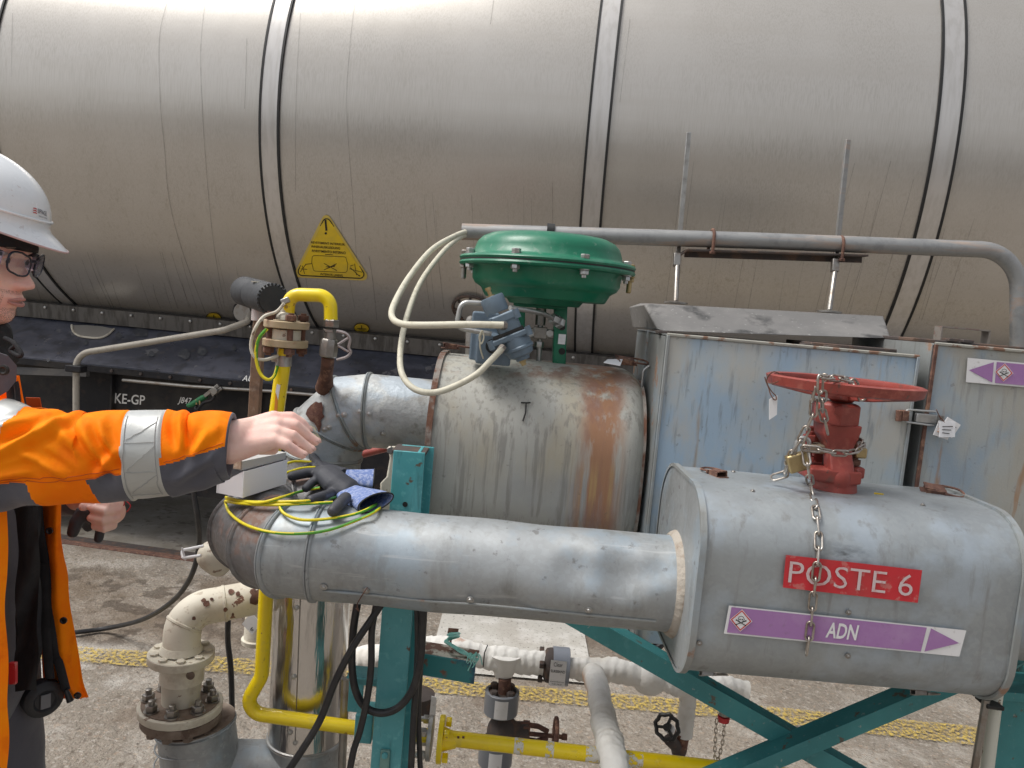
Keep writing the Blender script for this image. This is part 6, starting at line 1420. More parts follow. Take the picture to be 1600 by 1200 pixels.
g2_ = thing('work_glove', 'second black coated glove with blue cuff lying beneath the first', 'glove', HP(560, 750))
mb = MB(); mb.tube([HP(500, 728, .004), HP(520, 738, .006), HP(540, 742, .006)], [.018, .024, .022], 14, sq=(.6, 1)); 
for pts in ([(500, 730), (492, 716), (490, 708)], [(505, 732), (488, 728), (478, 730)]): capsule(mb, [HP(a_, b_, .004) for a_, b_ in pts], [.009, .009, .008])
blob(mb, 'coated_palm', M['nitrile'], g2_, .003, 2)
cuff(g2_, HP(540, 746, .010), HP(584, 748, .010), .020, .026, Z+V(0, -.5, 0), .5)
# ------------------------------------------------------------------ the worker at the left edge
def lerp_tab(tab, x):
    if x >= tab[0][0]: return tab[0][1]
    for (x0, y0), (x1, y1) in zip(tab, tab[1:]):
        if x >= x1: t_ = (x-x1)/(x0-x1); t_ = t_*t_*(3-2*t_)*.5+t_*.5; return y1+(y0-y1)*t_
    return tab[-1][1]
HC = P(-57, 384, 1.27)
PSI, PIT = R(8), R(-10)
hf0 = V(cos(PSI), sin(PSI), 0); HS = V(sin(PSI), -cos(PSI), 0)     # forward, towards the viewer's side
HF = hf0*cos(PIT)+Z*sin(PIT); HU = Z*cos(PIT)-hf0*sin(PIT)
def H(f, s, u): return HC+HF*f+HS*s+HU*u
WT = [(.122, .012), (.112, .036), (.09, .058), (.06, .071), (.03, .077), (0, .076), (-.03, .071), (-.06, .062), (-.085, .050), (-.104, .036), (-.116, .018)]
BT = [(.122, .012), (.112, .05), (.09, .078), (.06, .092), (.03, .10), (0, .10), (-.03, .094), (-.06, .080), (-.085, .066), (-.104, .05), (-.116, .03)]
FT = [(.122, .012), (.112, .045), (.09, .070), (.06, .088), (.03, .095), (.016, .0965), (.002, .089), (-.012, .088), (-.03, .089), (-.049, .093), (-.060, .097), (-.080, .093), (-.094, .0955), (-.104, .092), (-.112, .080), (-.117, .05)]
NT = [(.012, 0), (.002, .003), (-.010, .010), (-.022, .020), (-.032, .028), (-.037, .029), (-.043, .023), (-.048, .010), (-.052, .003), (-.054, 0)]
LT = [(-.052, 0), (-.057, .003), (-.0615, .0065), (-.0655, .005), (-.0675, .0005), (-.070, .0045), (-.074, .006), (-.079, .001), (-.082, 0)]
def face_pt(u, th, off=0):
    c, s_ = cos(th), sin(th); a = lerp_tab(FT if c > 0 else BT, u)+off; w = lerp_tab(WT, u)+off
    f = a*(abs(c)**.92)*(1 if c > 0 else -1); s = w*(abs(s_)**.92)*(1 if s_ > 0 else -1)
    if c > 0:
        sg = .008+.009*max(0, min(1, (-u-.005)/.035)); f += lerp_tab(NT, u)*math.exp(-(s/sg)**2)
        if -.047 < u < -.028: f += .010*math.exp(-((abs(s)-.014)/.006)**2)*math.exp(-((u+.040)/.007)**2)
        f += lerp_tab(LT, u)*math.exp(-(s/.022)**4)
        f -= .013*math.exp(-((abs(s)-.032)/.017)**2-((u-.0)/.013)**2)
        f += .005*math.exp(-((abs(s)-.045)/.018)**2-((u+.028)/.018)**2)
        f += .005*math.exp(-((abs(s)-.028)/.022)**2-((u-.019)/.008)**2)
    return H(f, s, u)
pe = thing('person', 'worker in white helmet, glasses and orange jacket reaching out his right hand', 'person', V(HC.x-.04, 1.24, 0))
mb = MB(); us = [.122-.0035*i for i in range(69)]; NS = 110
mb.loft([[face_pt(u_, 2*pi*k/NS) for k in range(NS)] for u_ in us])
SH_R, SH_L = V(HC.x-.08, 1.06, 1.43), V(HC.x-.17, 1.42, 1.40)
PEL = V(HC.x-.05, 1.25, .97)
capsule(mb, [H(-.03, 0, -.06), H(-.045, 0, -.13), V(HC.x-.06, 1.25, 1.43)], [.058, .056, .065], 24)
mb.loft([[V(c[0]+a*cos(q), 1.25+b*sin(q), c[1]) for q in [2*pi*k/32 for k in range(32)]] for c, a, b in (((HC.x-.06, 1.47), .06, .09), ((HC.x-.06, 1.42), .09, .18), ((HC.x-.06, 1.30), .11, .18), ((HC.x-.05, 1.12), .10, .15), ((HC.x-.05, .97), .11, .165), ((HC.x-.05, .88), .09, .15))])
for s_, sh in ((-1, SH_R), (1, SH_L)):
    hip = V(HC.x-.05, 1.25+s_*.09, .92); kn = V(HC.x-.02+.03*s_, 1.25+s_*.10, .50); an = V(HC.x-.06+.05*s_, 1.25+s_*.11, .09)
    capsule(mb, [hip, kn, an], [.085, .055, .04], 16); capsule(mb, [an, an+V(.09, 0, -.05), an+V(.15, 0, -.06)], [.04, .035, .028], 12)
# right arm and hand
EL_R = P(-130, 715, 1.07); WR_R = P(362, 688, 1.145)
capsule(mb, [SH_R, P(-160, 705, 1.06), P(60, 712, 1.09), P(230, 704, 1.12), P(330, 692, 1.14), WR_R], [.055, .05, .046, .040, .032, .0285], 18, sq=(1, .9))
kn = [(P(428, 654, 1.205), .0118), (P(433, 664, 1.19), .0120), (P(431, 677, 1.172), .0115), (P(427, 689, 1.157), .0105)]
for i, (k_2, r2) in enumerate(kn):
    capsule(mb, [WR_R+V(0, .012-.006*i, .006-.006*i), P(395, 668+9*i, 1.19-.013*i), k_2], [.024, .0175, r2*1.12], 14)
mb.ball(P(404, 684, 1.175), (.038, .022, .017))
fing = [([kn[0][0], P(456, 652, 1.215), P(472, 662, 1.222), P(481, 671, 1.226)], [.0108, .0098, .0088, .0072]),
        ([kn[1][0], P(461, 665, 1.20), P(479, 681, 1.212), P(493, 690, 1.218)], [.0112, .0104, .0094, .0080]),
        ([kn[2][0], P(457, 681, 1.178), P(473, 695, 1.188), P(484.5, 702, 1.193)], [.0108, .0100, .0092, .0080]),
        ([kn[3][0], P(447, 695, 1.158), P(463, 706, 1.166), P(473, 710.5, 1.170)], [.0100, .0090, .0083, .0073])]
for p_, r_ in fing: capsule(mb, p_, r_, 14)
capsule(mb, [P(385, 694, 1.20), P(408, 700, 1.21), P(427, 702, 1.215)], [.015, .0115, .0095], 12)
# left arm, fist
WR_L = P(160, 772, 1.45)
capsule(mb, [SH_L, P(-60, 760, 1.55), P(60, 772, 1.50), WR_L], [.055, .045, .038, .028], 16)
capsule(mb, [WR_L, P(172, 800, 1.43)], [.026, .028], 14)
lf = [[(186, 786, 1.40), (172, 789, 1.385), (158, 787, 1.39)], [(184, 795, 1.395), (165, 800, 1.375), (145, 794, 1.385)], [(182, 808, 1.395), (162, 813, 1.375), (142, 809, 1.385)], [(176, 821, 1.40), (163, 826, 1.38), (149, 822, 1.388)]]
for i, p_ in enumerate(lf): capsule(mb, [P(175, 797+6*i, 1.425)]+[P(*q) for q in p_], [.010, .0088, .0086, .0080], 12)
capsule(mb, [P(160, 785, 1.44), P(140, 786, 1.40), P(130, 792, 1.385)], [.013, .0095, .0085], 12)
body = blob(mb, 'body', M['skin'], pe, .0027, 3)
# nails
def nail(tip, prev, up, r, w=.0058):
    d = (tip-prev).normalized(); up = (up-d*up.dot(d)).normalized(); s_ = d.cross(up); mb = MB()
    mb.ball(tip+d*r*.15+up*r*.62, (r*.85, w, r*.38), 12, 8, ax=(d, s_, up)); return mb
for (p_, r_) in fing: nail(p_[-1], p_[-2], Z*.8+X*.5-Yv*.3, r_[-1], r_[-1]*.72).build('nail', mat('nail', (.66, .42, .36), .3), pe)
# eyes
for s_ in (.031, -.031):
    mb = MB(); mb.ball(H(.073, s_, -.001), .0125, 20, 12); mb.build('eyeball', mat('eye_white', (.6, .58, .56), .2), pe)
    mb = MB(); mb.lathe(H(.0835, s_, -.003), HF, [(0, .0055), (.0018, .0045), (.002, 0)], 18); mb.build('iris', mat('iris', (.05, .04, .03), .2), pe)
    mb = MB(); mb.tube(spline([H(.079, s_-.014, -.001), H(.0865, s_-.006, .005), H(.088, s_+.002, .006), H(.082, s_+.013, .001)], 5), .0022, 8); mb.build('eyelid', M['skin'], pe)
    mb = MB(); mb.tube(spline([H(.093, s_-.018*(1 if s_ > 0 else -1), .017), H(.096, s_, .021), H(.086, s_+.018*(1 if s_ > 0 else -1), .017)], 6), [.001]+[.0018]*11+[.001], 8); mb.build('eyebrow', M['dirtbrown'], pe)
# lips
lp_m = mat('lips', (.50, .24, .21), .45)
mb = MB(); 
for u_, r_ in ((-.0625, .0030), (-.0725, .0036)):
    L_ = []
    for k in range(13):
        t_ = -1+2*k/12; s_ = .024*t_; f_ = .1005+ (.0035 if u_ > -.07 else .0030) - .010*t_*t_; L_.append(H(f_, s_, u_-(.004 if u_ > -.07 else -.003)*t_*t_))
    mb = MB(); mb.tube(L_, [r_*(1-abs(-1+2*k/12)**2*.75) for k in range(13)], 8); mb.build('lip', lp_m, pe)
# stubble
mb = MB(); uu = [-.050-.003*i for i in range(22)]; tt_ = [R(-78+3*k) for k in range(53)]
vs = [face_pt(max(u_, -.1155), t_, .0018) for u_ in uu for t_ in tt_]; fs = []
for i in range(len(uu)-1):
    for k in range(len(tt_)-1):
        um, tm = (uu[i]+uu[i+1])/2, (tt_[k]+tt_[k+1])/2
        if -.080 < um < -.056 and abs(tm) < R(26): continue
        if um > -.062 and abs(tm) > R(30): continue
        if um > -.075 and abs(tm) > R(50): pass
        fs.append((i*53+k, i*53+k+1, (i+1)*53+k+1, (i+1)*53+k))
mb.add(vs, fs); mb.build('stubble', M['beard'], pe, smooth=180)
# knitted hood under the helmet and scarf
mb = MB(); mb.loft([[face_pt(u_, 2*pi*k/72, .006) for k in range(72)] for u_ in (.017, .024, .034, .045, .06, .08, .10)]); mb.build('under_cap', M['black_cloth'], pe, smooth=180)
mb = MB()
for u_, f_, r_, o_ in ((-.108, -.030, .060, .010), (-.128, -.024, .068, .014), (-.155, -.022, .074, .018)):
    mb.tube([H(f_+(r_+.012)*cos(q)+o_, r_*sin(q), u_+.012*cos(q)*-1) for q in [2*pi*k/32 for k in range(32)]], .026, 14, closed=True)
mb.tube([H(-.02+.055*cos(q), .055*sin(q), -.10) for q in [2*pi*k/24 for k in range(24)]], .02, 10, closed=True)
for i, v in enumerate(mb.v): mb.v[i] = wob(v, .008, 26)
sc = blob(mb, 'scarf', M['black_cloth'], pe, .004, 2)
mb = MB(); a_ = P(20, 540, 1.16); mb.tube(spline([P(8, 528, 1.17), P(22, 536, 1.16), P(33, 552, 1.155), P(30, 556, 1.155), P(17, 548, 1.16), P(24, 540, 1.16)], 6), .0035, 8); mb.build('scarf_end', M['black_cloth'], sc)
# helmet
HHc = H(-.010, 0, .070); hl, hw, hh = .124, .108, .095
HPIT = R(4)
HF2, HU2 = HF*cos(HPIT)-HU*sin(HPIT), HU*cos(HPIT)+HF*sin(HPIT)
def HD(f, s, u): return HHc+HF2*f+HS*s+HU2*u
mb = MB(); rings = []
for i in range(25):
    ph = (pi/2)*(i/24); ph = max(.02, ph); rings.append([HD(hl*sin(ph)*cos(q), hw*sin(ph)*sin(q), hh*cos(ph)) for q in [2*pi*k/72 for k in range(72)]])
def brim(k, ext, u_):
    q = 2*pi*k/72; e_ = ext*(.30+1.0*max(0, cos(q))**3); return HD((hl+e_)*cos(q), (hw+ext*.32)*sin(q), u_-.010*max(0, cos(q))**2*(ext/.030))
for ext, u_ in ((.004, -.006), (.015, -.010), (.030, -.016), (.0315, -.0185), (.028, -.019), (.012, -.012), (.0, -.008)): rings.append([brim(k, ext, u_) for k in range(72)])
rings.append([HD((hl-.004)*cos(q), (hw-.004)*sin(q), -.004) for q in [2*pi*k/72 for k in range(72)]])
mb.loft(rings, cap=False); he = mb.build('helmet', M['helmet'], pe, smooth=60)
mb = MB(); mb.tube([brim(k, .0315, -.0175) for k in range(72)], .0016, 6, closed=True); mb.build('brim_edge', M['helmetrim'], he)
mb = MB(); mb.tube([HD((hl+.001)*cos(R(a_)), (hw+.001)*sin(R(a_)), .010) for a_ in range(-180, 180, 6)], .0022, 6, closed=True); mb.build('rain_bead', M['helmet'], he)
def on_h(px_, py_, off=.0008):
    d = ray(px_, py_); o_ = CAM-HHc; a, b, c = [1/(v_+off) for v_ in (hl, hw, hh)]
    O = V(o_.dot(HF2)*a, o_.dot(HS)*b, o_.dot(HU2)*c); D = V(d.dot(HF2)*a, d.dot(HS)*b, d.dot(HU2)*c)
    A_ = D.dot(D); B_ = 2*O.dot(D); C2 = O.dot(O)-1; q = B_*B_-4*A_*C2
    return CAM+d*((-B_-math.sqrt(max(q, 0)))/(2*A_))
mb = MB(); qb = bil([(59.5, 333.5), (73.5, 339), (73, 330), (59.2, 325)]); fit_text(mb, 'EIFFAGE', lambda u, v: on_h(*qb(u, v)), 0, 1, .1, .9, .01)
qb2 = bil([(61, 338.5), (74, 343), (74, 341), (61, 336.3)]); fit_text(mb, 'ENERGIE SYSTEMES', lambda u, v: on_h(*qb2(u, v)), 0, 1, 0, 1); mb.build('lettering', mat('grey_print', (.10, .10, .12), .5), he, smooth=0)
mb = MB(); 
for k in range(3): line_on(mb, [(52, 325+3.4*k), (55.5, 325.5+3.4*k), (57.4, 327+3.4*k)], 1.5, lambda u, v: on_h(u, v))
mb.build('emblem', M['labelred'], he, smooth=0)
# safety glasses
def lens_outline(sg, n=28):
    pts = []
    for k in range(n):
        q = 2*pi*k/n; c, s_ = cos(q), sin(q); x_ = .026*(abs(c)**.62)*(1 if c > 0 else -1); y_ = .0175*(abs(s_)**.62)*(1 if s_ > 0 else -1)
        s = .0335+x_*1; y2 = y_-(.002 if x_ < 0 else 0)+.002*x_/.026
        f = .1085-.55*(max(0, abs(s)-.004))**1.35*1.0
        pts.append(H(f, s*sg, y2-.003))
    return pts
gl_ = thing('tmp', 'x', 'x', HC); bpy.data.objects.remove(gl_)
fr_ = None
for sg in (1, -1):
    lo = lens_outline(sg); mb = MB(); mb.tube(lo, .0017, 8, closed=True)
    if sg == 1:
        mb.tube(spline([H(.106, .008, .002), H(.1115, 0, .004), H(.106, -.008, .002)], 5), .0023, 8)
        for s2 in (1, -1): mb.tube(spline([H(.088, .060*s2, .008), H(.070, .071*s2, .009), H(.02, .078*s2, .006), H(-.05, .080*s2, -.002)], 6), .0036, 8, sq=(1.3, .6))
    fo = mb.build('glasses_frame', M['frame'], pe)
    mb = MB(); mb.loft([[p+HF*.0004 for p in lo], [p-HF*.0012 for p in lo]]); mb.build('lens', M['glass'], fo, smooth=30)
    mb = MB(); q = [H(.090, .060*sg, .012), H(.075, .071*sg, .008), H(.040, .079*sg, .006), H(.040, .079*sg, -.018), H(.075, .071*sg, -.020), H(.088, .060*sg, -.014)]; mb.prism(q, HS*.0012*sg); mb.build('side_shield', M['sidelens'], fo, smooth=30)
# ---- right sleeve
ST = [(-260, 700, 100, 1.04), (-120, 708, 100, 1.055), (0, 710, 90, 1.085), (43, 713, 83, 1.09), (83, 714, 80, 1.095), (138, 715, 73, 1.105), (157, 713, 73, 1.108), (207, 710, 71, 1.115), (264, 707, 68.5, 1.123), (304, 704, 62, 1.13), (342, 697, 59.5, 1.137), (359, 698, 54.5, 1.14)]
def st_at(x):
    for a, b in zip(ST, ST[1:]):
        if x <= b[0]: t_ = (x-a[0])/(b[0]-a[0]); return [a[i]+(b[i]-a[i])*t_ for i in range(4)]
    return ST[-1]
def sleeve_region(px_, py_):
    """which cloth panel a point of the sleeve belongs to: 0 orange, 1 charcoal, 2 reflective"""
    if 206.5+(py_-700)*-.02 < px_ < 264.5+(py_-700)*-.02: return 2
    xe_ = 44-(py_-630)*.42 if py_ < 730 else 2
    if px_ < xe_ and px_ > xe_-48: return 2
    if px_ <= xe_-48: return 1 if py_ > 770 else 0
    if px_ > 264: return 1 if py_ > 718-(px_-264)*.29-(0 if px_ < 300 else 2) else 0
    if py_ > 751-(px_-0)*.09*1.0+0*px_:
        if px_ < 68+(py_-750)*.22: return 1
        if px_ < 152+(py_-750)*.13: return 0
        return 1
    return 0
mb = MB(); SEG = 200; xs_ = [-260+2.4*i for i in range(int((359+260)/2.4)+1)]+[359]
rings = []
T0 = [P(*(lambda s_: (s_[0], s_[1], s_[3]))(st_at(x))) for x in xs_]
T_, _ = frames(T0)
folds = [(20, 700, 130, 640, .009), (130, 735, 60, 690, .007), (150, 660, 200, 735, .009), (205, 690, 165, 740, .006), (290, 640, 300, 690, .010), (300, 720, 345, 660, .006), (95, 650, 150, 700, .006), (0, 740, 90, 720, .005), (280, 745, 340, 700, .006), (20, 660, 75, 650, .006), (175, 655, 195, 700, .007)]
for i, x in enumerate(xs_):
    s_ = st_at(x); c = T0[i]; d = T_[i]; n = (Z-d*Z.dot(d)).normalized(); b = d.cross(n); rg = []
    r = wr(s_[2], s_[3])*.985
    for k in range(SEG):
        a = 2*pi*k/SEG; q = n*cos(a)+b*sin(a); w = (.86 if abs(sin(a)) else 1); p = c+n*cos(a)*r+b*sin(a)*r*.82
        band = 206 < x < 265
        amp = .007 if not band else .0025
        p += q*(mnoise.noise(p*11)*amp*1.5+mnoise.noise(p*27)*amp*.7)
        # diagonal pulls in the cloth
        if True:
            px_ = x; py_ = s_[1]-cos(a)*s_[2]; e = 0
            for x0, y0, x1, y1, am in folds:
                L2 = (x1-x0)**2+(y1-y0)**2; t_ = ((px_-x0)*(x1-x0)+(py_-y0)*(y1-y0))/L2
                if -.1 < t_ < 1.1:
                    dd = abs((px_-x0)*(y1-y0)-(py_-y0)*(x1-x0))/math.sqrt(L2); e += am*math.exp(-(dd/7)**2)*math.sin(pi*(t_+.1)/1.2)-am*.6*math.exp(-((dd-13)/7)**2)*math.sin(pi*(t_+.1)/1.2)
            p += q*e*(.35 if band else 1)
        rg.append(p)
    rings.append(rg)
o0 = len(rings)
for rg in rings: mb.v += rg
for i in range(len(rings)-1):
    xm = (xs_[i]+xs_[i+1])/2; s_ = st_at(xm)
    for k in range(SEG):
        k2 = (k+1) % SEG; mb.f.append((i*SEG+k, i*SEG+k2, (i+1)*SEG+k2, (i+1)*SEG+k)); mb.m.append(sleeve_region(xm, s_[1]-cos(2*pi*(k+.5)/SEG)*s_[2]))
# cuff turns inwards
ce = T0[-1]; d = T_[-1]; base = len(mb.v)-SEG; last = rings[-1]
for kx, off in ((.97, .003), (.86, .002), (.70, -.03)):
    st0 = len(mb.v); mb.v += [ce+(p-ce)*kx+d*off for p in last]
    for k in range(SEG):
        k2 = (k+1) % SEG; mb.f.append((base+k, base+k2, st0+k2, st0+k)); mb.m.append(1)
    base = st0
sleeve = mb.build('right_sleeve'.replace('right_', ''), [M['orange'], M['cloth'], M['reflect']], pe, smooth=180)
def sfront(px_, py_, off=.0015):
    s_ = st_at(px_); i = min(range(len(xs_)), key=lambda j: abs(xs_[j]-px_)); a = math.acos(max(-1, min(1, (s_[1]-py_)/s_[2])))
    k = int(round(a/(2*pi)*SEG)) % SEG
    p1, p2 = rings[i][k], rings[i][(SEG-k) % SEG]
    p = p1 if p1.y < p2.y else p2
    return p+(p-T0[i]).normalized()*off
sm = mat('stitch_grey', (.36, .36, .35), .8); so_ = mat('stitch_orange', (.55, .10, .01), .8)
def stitch(pts, m, r=.0005):
    mb = MB(); L_ = []
    for a, b in zip(pts, pts[1:]):
        n = max(2, int(math.hypot(b[0]-a[0], b[1]-a[1])/5))
        for k in range(n): L_.append((a[0]+(b[0]-a[0])*k/n, a[1]+(b[1]-a[1])*k/n))
    L_.append(pts[-1]); mb.tube([sfront(*p_, .0008) for p_ in L_], r, 5); mb.build('seam_stitch', m, sleeve)
stitch([(212, 645), (211, 775)], sm); stitch([(258, 645), (257, 770)], sm)
for y0 in (682, 728, 768): stitch([(213, y0), (258, y0-1)], sm)
for a, b in (((214, 678), (258, 652)), ((214, 725), (258, 686)), ((214, 764), (258, 732))): stitch([a, b], sm)
stitch([(4, 742), (60, 737), (130, 732), (204, 724)], so_); stitch([(4, 748), (60, 743), (130, 738), (204, 730)], so_); stitch([(268, 713), (310, 700), (356, 684)], so_)
# ---- jacket body: back and sides round the torso, open in front
def sheetgrid(fn, nu, nv, th, name, m, amp=.006, sc=9, parent=pe, rg=None):
    mb = MB(); V0 = [[fn(i/nu, j/nv) for i in range(nu+1)] for j in range(nv+1)]
    for r_ in V0:
        for i, p in enumerate(r_): r_[i] = wob(p, amp, sc)
    N0 = []
    for j in range(nv+1):
        row = []
        for i in range(nu+1):
            du = V0[j][min(i+1, nu)]-V0[j][max(i-1, 0)]; dv = V0[min(j+1, nv)][i]-V0[max(j-1, 0)][i]; row.append(du.cross(dv).normalized()*th)
        N0.append(row)
    F0 = [p for r_ in V0 for p in r_]; B0 = [p+n for r_, s_ in zip(V0, N0) for p, n in zip(r_, s_)]; w_ = nu+1; K = len(F0)
    mb.v = F0+B0
    for j in range(nv):
        for i in range(nu):
            a, b, c, d = j*w_+i, j*w_+i+1, (j+1)*w_+i+1, (j+1)*w_+i; mi = rg((i+.5)/nu, (j+.5)/nv) if rg else 0
            mb.f += [(a, b, c, d), (K+d, K+c, K+b, K+a)]; mb.m += [mi, mi]
    edge = [j*w_ for j in range(nv+1)]+[nv*w_+i for i in range(1, nu+1)]+[j*w_+nu for j in range(nv-1, -1, -1)]+[i for i in range(nu-1, 0, -1)]
    for a, b in zip(edge, edge[1:]+edge[:1]): mb.f.append((a, b, K+b, K+a)); mb.m.append(0)
    return mb.build(name, m, parent, smooth=60)
def jacket(u, v):
    """u round the back from the far front edge to the near front edge, v from shoulder to hem"""
    z = 1.46-.83*v; cx = HC.x-.07; a = .15+.02*v; b = .205+.03*v-.09*max(0, .12-v)/.12
    q = R(62)+u*R(236); return V(cx+a*cos(q)*(1-.35*max(0, .1-v)/.1), 1.25+b*sin(q), z)
sheetgrid(jacket, 90, 60, .004, 'jacket', [M['orange'], M['reflect'], M['cloth']], .010, 8, rg=lambda u, v: 1 if .30 < v < .37 or .62 < v < .69 else 0)
near = [(560, -30), (640, -8), (700, 4), (800, 11), (900, 12), (1000, 11), (1100, 12), (1260, 10)]
def nearf(u, v):
    y_ = 575+v*(1260-575)
    for (ya, xa_), (yb, xb_) in zip(near, near[1:]):
        if y_ <= yb: xr = xa_+(xb_-xa_)*(y_-ya)/(yb-ya); break
    return P(xr-150*(1-u), y_, 1.10+.07*(1-u)*0-.02*sin(u*3))
sheetgrid(nearf, 40, 90, .004, 'front_flap', [M['orange']], .005, 10)
# far flap of the open jacket, hanging away from the body
fl = [(640, 50, 92), (700, 52, 95), (800, 57, 93), (870, 58, 99), (950, 62, 112), (1020, 72, 122), (1060, 84, 130), (1090, 110, 137)]
def farf(u, v):
    y_ = 640+v*450
    for a, b in zip(fl, fl[1:]):
        if y_ <= b[0]+.01: t_ = (y_-a[0])/(b[0]-a[0]); x0, x1 = a[1]+(b[1]-a[1])*t_, a[2]+(b[2]-a[2])*t_; break
    return P(x0+(x1-x0)*u, y_, 1.36-.02*u+.02*sin(u*5+v*3))
ff_ = sheetgrid(farf, 30, 120, .003, 'open_flap', [M['orange']], .005, 14)
def inner(u, v):
    y_ = 620+v*470; x0 = 40+30*v; x1 = 62+v*55; return P(x0+(x1-x0)*u, y_, 1.42)
sheetgrid(inner, 16, 80, .003, 'flap_lining', [mat('dark_orange_lining', (.55, .07, .0), .75)], .006, 12, parent=ff_)
mb = MB(); zp = [P(54, 640, 1.335), P(58, 760, 1.335), P(62, 830, 1.335), P(70, 880, 1.335), P(76, 960, 1.335), P(86, 1020, 1.335), P(93, 1040, 1.33), P(103, 1078, 1.325)]
mb.tube(spline(zp, 8), .0055, 8, sq=(1.6, .5)); z1_ = mb.build('zip', M['black_cloth'], ff_)
mb = MB(); c_, d_2 = P(103, 1078, 1.32), P(110, 1096, 1.32); mb.tube([c_, d_2], [.004, .006], 10); mb.build('cord_end', M['rubber'], z1_)
mb = MB(); mb.tube(spline([P(66, 880, 1.332), P(72, 990, 1.332), P(78, 1060, 1.332)], 6), .006, 8, sq=(1.5, .4)); mb.build('storm_placket', M['black_cloth'], ff_)
for px_, py_ in ((78, 829), (100, 969), (122, 1086)):
    mb = MB(); c = P(px_, py_, 1.322); mb.lathe(c, -Yv, [(0, .0062), (.003, .0062), (.0035, .004), (.002, .003), (.002, 0)], 20); mb.build('snap_button', mat('dark_snap', (.06, .05, .05), .3, .8), ff_)
# dark clothes inside
mb = MB()
mb.loft([[wob(V(c[0]+a*cos(q)*(1 if cos(q) < 0 else 1.0), 1.26+b*sin(q), c[1]), .008, 9) for q in [2*pi*k/48 for k in range(48)]] for c, a, b in (((HC.x-.06, 1.48), .07, .09), ((HC.x-.05, 1.42), .115, .155), ((HC.x-.045, 1.30), .13, .165), ((HC.x-.03, 1.15), .13, .165), ((HC.x-.025, 1.0), .13, .16), ((HC.x-.02, .93), .13, .165), ((HC.x-.02, .86), .10, .14))])
mb.build('pullover', M['cloth'], pe, smooth=180)
mb = MB()
for s_ in (-1, 1):
    hip = V(HC.x-.03, 1.25+s_*.085, .96); kn_ = V(HC.x-.0+.03*s_, 1.25+s_*.10, .50); an = V(HC.x-.05+.05*s_, 1.25+s_*.11, .12)
    mb.tube(resample([hip, kn_, an], .04), [.115-.0025*i for i in range(len(resample([hip, kn_, an], .04)))], 24)
for i, v in enumerate(mb.v): mb.v[i] = wob(v, .010, 10)
blob(mb, 'trousers', M['cloth'], pe, .008, 2)
for s_ in (-1, 1):
    an = V(HC.x-.06+.05*s_, 1.25+s_*.11, .09); mb = MB(); capsule(mb, [an+V(0, 0, .06), an, an+V(.02, 0, -.03)], [.055, .055, .05], 16); capsule(mb, [an+V(-.02, 0, -.045), an+V(.16, 0, -.045)], [.042, .042], 16, sq=(.9, 1.1))
    mb.box(an+V(.065, 0, -.083), (.29, .095, .014)); blob(mb, 'boot', M['black_cloth'], pe, .006, 2)
def strip(u, v):
    y_ = 790+v*290; x0 = 26-2*v; return P(x0+(36-4*v)*u, y_, 1.235+.012*sin(v*9+u*4)-.01*u)
sheetgrid(strip, 8, 60, .006, 'hanging_lining', [M['black_cloth']], .006, 14)
mb = MB(); mb.prism([P(13, 1036, 1.13), P(24, 1036, 1.13), P(24, 1070, 1.13), P(13, 1070, 1.13)], V(0, .006, 0)); mb.build('red_label', M['labelred'], pe, bevel=.001)
# black ear defender clipped to the belt
ed = thing('ear_defenders', 'black ear defenders hanging at the hip of the worker', 'ear defenders', P(64, 1090, 1.25))
c = P(66, 1090, 1.33); n1 = V(.75, -.65, 0).normalized()
mb = MB(); mb.lathe(c-n1*.02, n1, [(0, .026), (.01, .033), (.03, .033), (.036, .027), (.038, .02), (.034, .016), (.034, 0)], 28); mb.build('cup', M['foam'], ed, smooth=40)
mb = MB(); mb.box(c+n1*.0175+V(0, 0, 0), (.002, .016, .026), n1, n1.cross(Z), Z); mb.build('white_sticker', mat('faded_sticker', (.17, .175, .19), .6), ed)
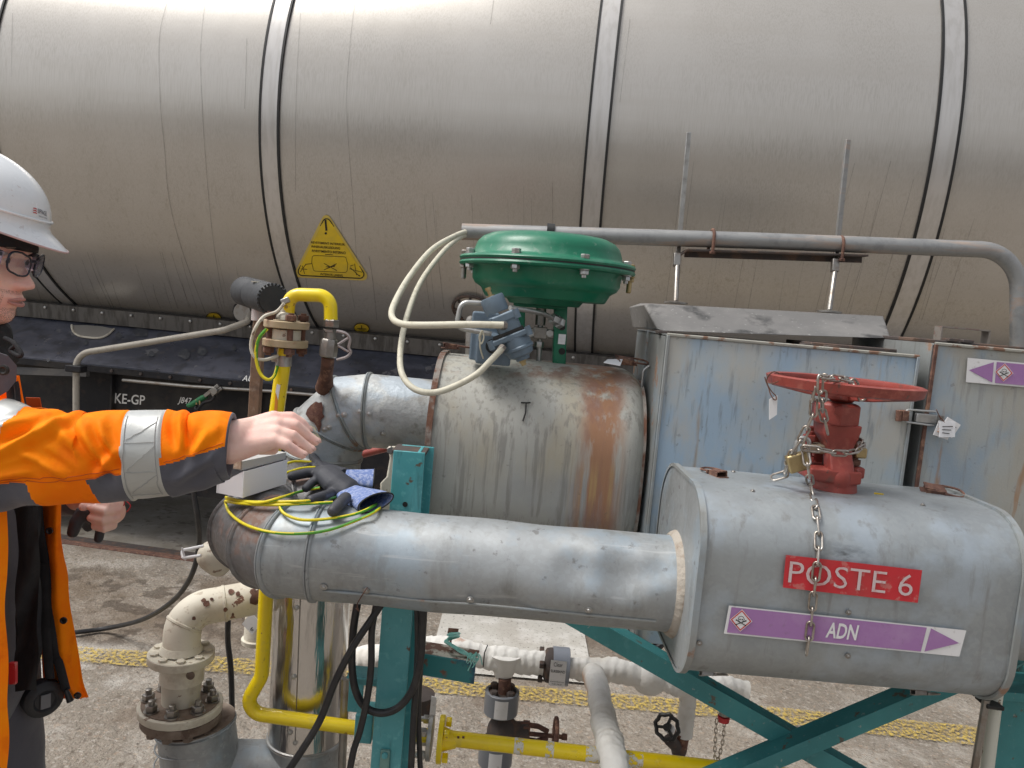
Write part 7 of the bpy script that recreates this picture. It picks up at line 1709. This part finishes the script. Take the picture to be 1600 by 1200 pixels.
# collar
def collar_(u, v):
    pts = [((-45, 540), (-40, 640)), ((-10, 548), (-12, 628)), ((12, 556), (14, 612)), ((26, 572), (26, 596))]
    k = min(2, int(u*3)); t_ = u*3-k; a = [pts[k][0][i]*(1-t_)+pts[k+1][0][i]*t_ for i in (0, 1)]; b = [pts[k][1][i]*(1-t_)+pts[k+1][1][i]*t_ for i in (0, 1)]
    return P(a[0]+(b[0]-a[0])*v, a[1]+(b[1]-a[1])*v, 1.085+.03*u)
co = sheetgrid(collar_, 30, 16, .005, 'collar_flap', [M['cloth']], .003, 12)
mb = MB(); c = P(7, 578, 1.088); mb.lathe(c, -Yv, [(0, .0075), (.004, .0075), (.0045, .005), (.003, .003), (.003, 0)], 20); mb.build('snap_button', M['ink'], co)
def chestf(u, v):
    y_ = 588+v*60; return P(-60+u*(88+14*v), y_, 1.13)
ch_ = sheetgrid(chestf, 20, 14, .004, 'chest_panel', [M['orange']], .004, 12)
mb = MB(); mb.tube(spline([P(14, 596, 1.122), P(17, 612, 1.122), P(19, 645, 1.122)], 6), .005, 8, sq=(1.4, .5)); mb.tube(spline([P(24, 596, 1.122), P(27, 612, 1.122), P(29, 645, 1.122)], 6), .004, 8); mb.build('zip', M['black_cloth'], ch_)
# left sleeve
mb = MB(); sp = spline([SH_L, P(-60, 757, 1.56), P(50, 762, 1.52), P(128, 768, 1.47)], 8); mb.tube(sp, [.085-.0016*i for i in range(len(sp))], 24)
for i, v in enumerate(mb.v): mb.v[i] = wob(v, .008, 14)
mb.build('sleeve', M['cloth'], pe, smooth=180)
# glove held in the left hand
hg = thing('work_glove', 'dark glove dangling from the left fist of the worker', 'glove', P(150, 845, 1.40))
mb = MB(); capsule(mb, [P(128, 800, 1.405), P(119, 816, 1.40), P(114, 832, 1.40)], [.011, .012, .0105], 14); capsule(mb, [P(128, 800, 1.405), P(150, 812, 1.415), P(157, 828, 1.412), P(154, 842, 1.412)], [.012, .012, .009, .0085], 14); capsule(mb, [P(128, 806, 1.41), P(138, 824, 1.43)], [.012, .009], 12)
blob(mb, 'coated_fingers', M['nitrile'], hg, .0025, 2)
mb = MB(); mb.box(P(191, 786, 1.42), (.007, .006, .010)); mb.tube(spline([P(195, 781, 1.42), P(204, 790, 1.42), P(198, 800, 1.42)], 5), .001, 6); mb.build('red_tab', M['labelred'], hg)
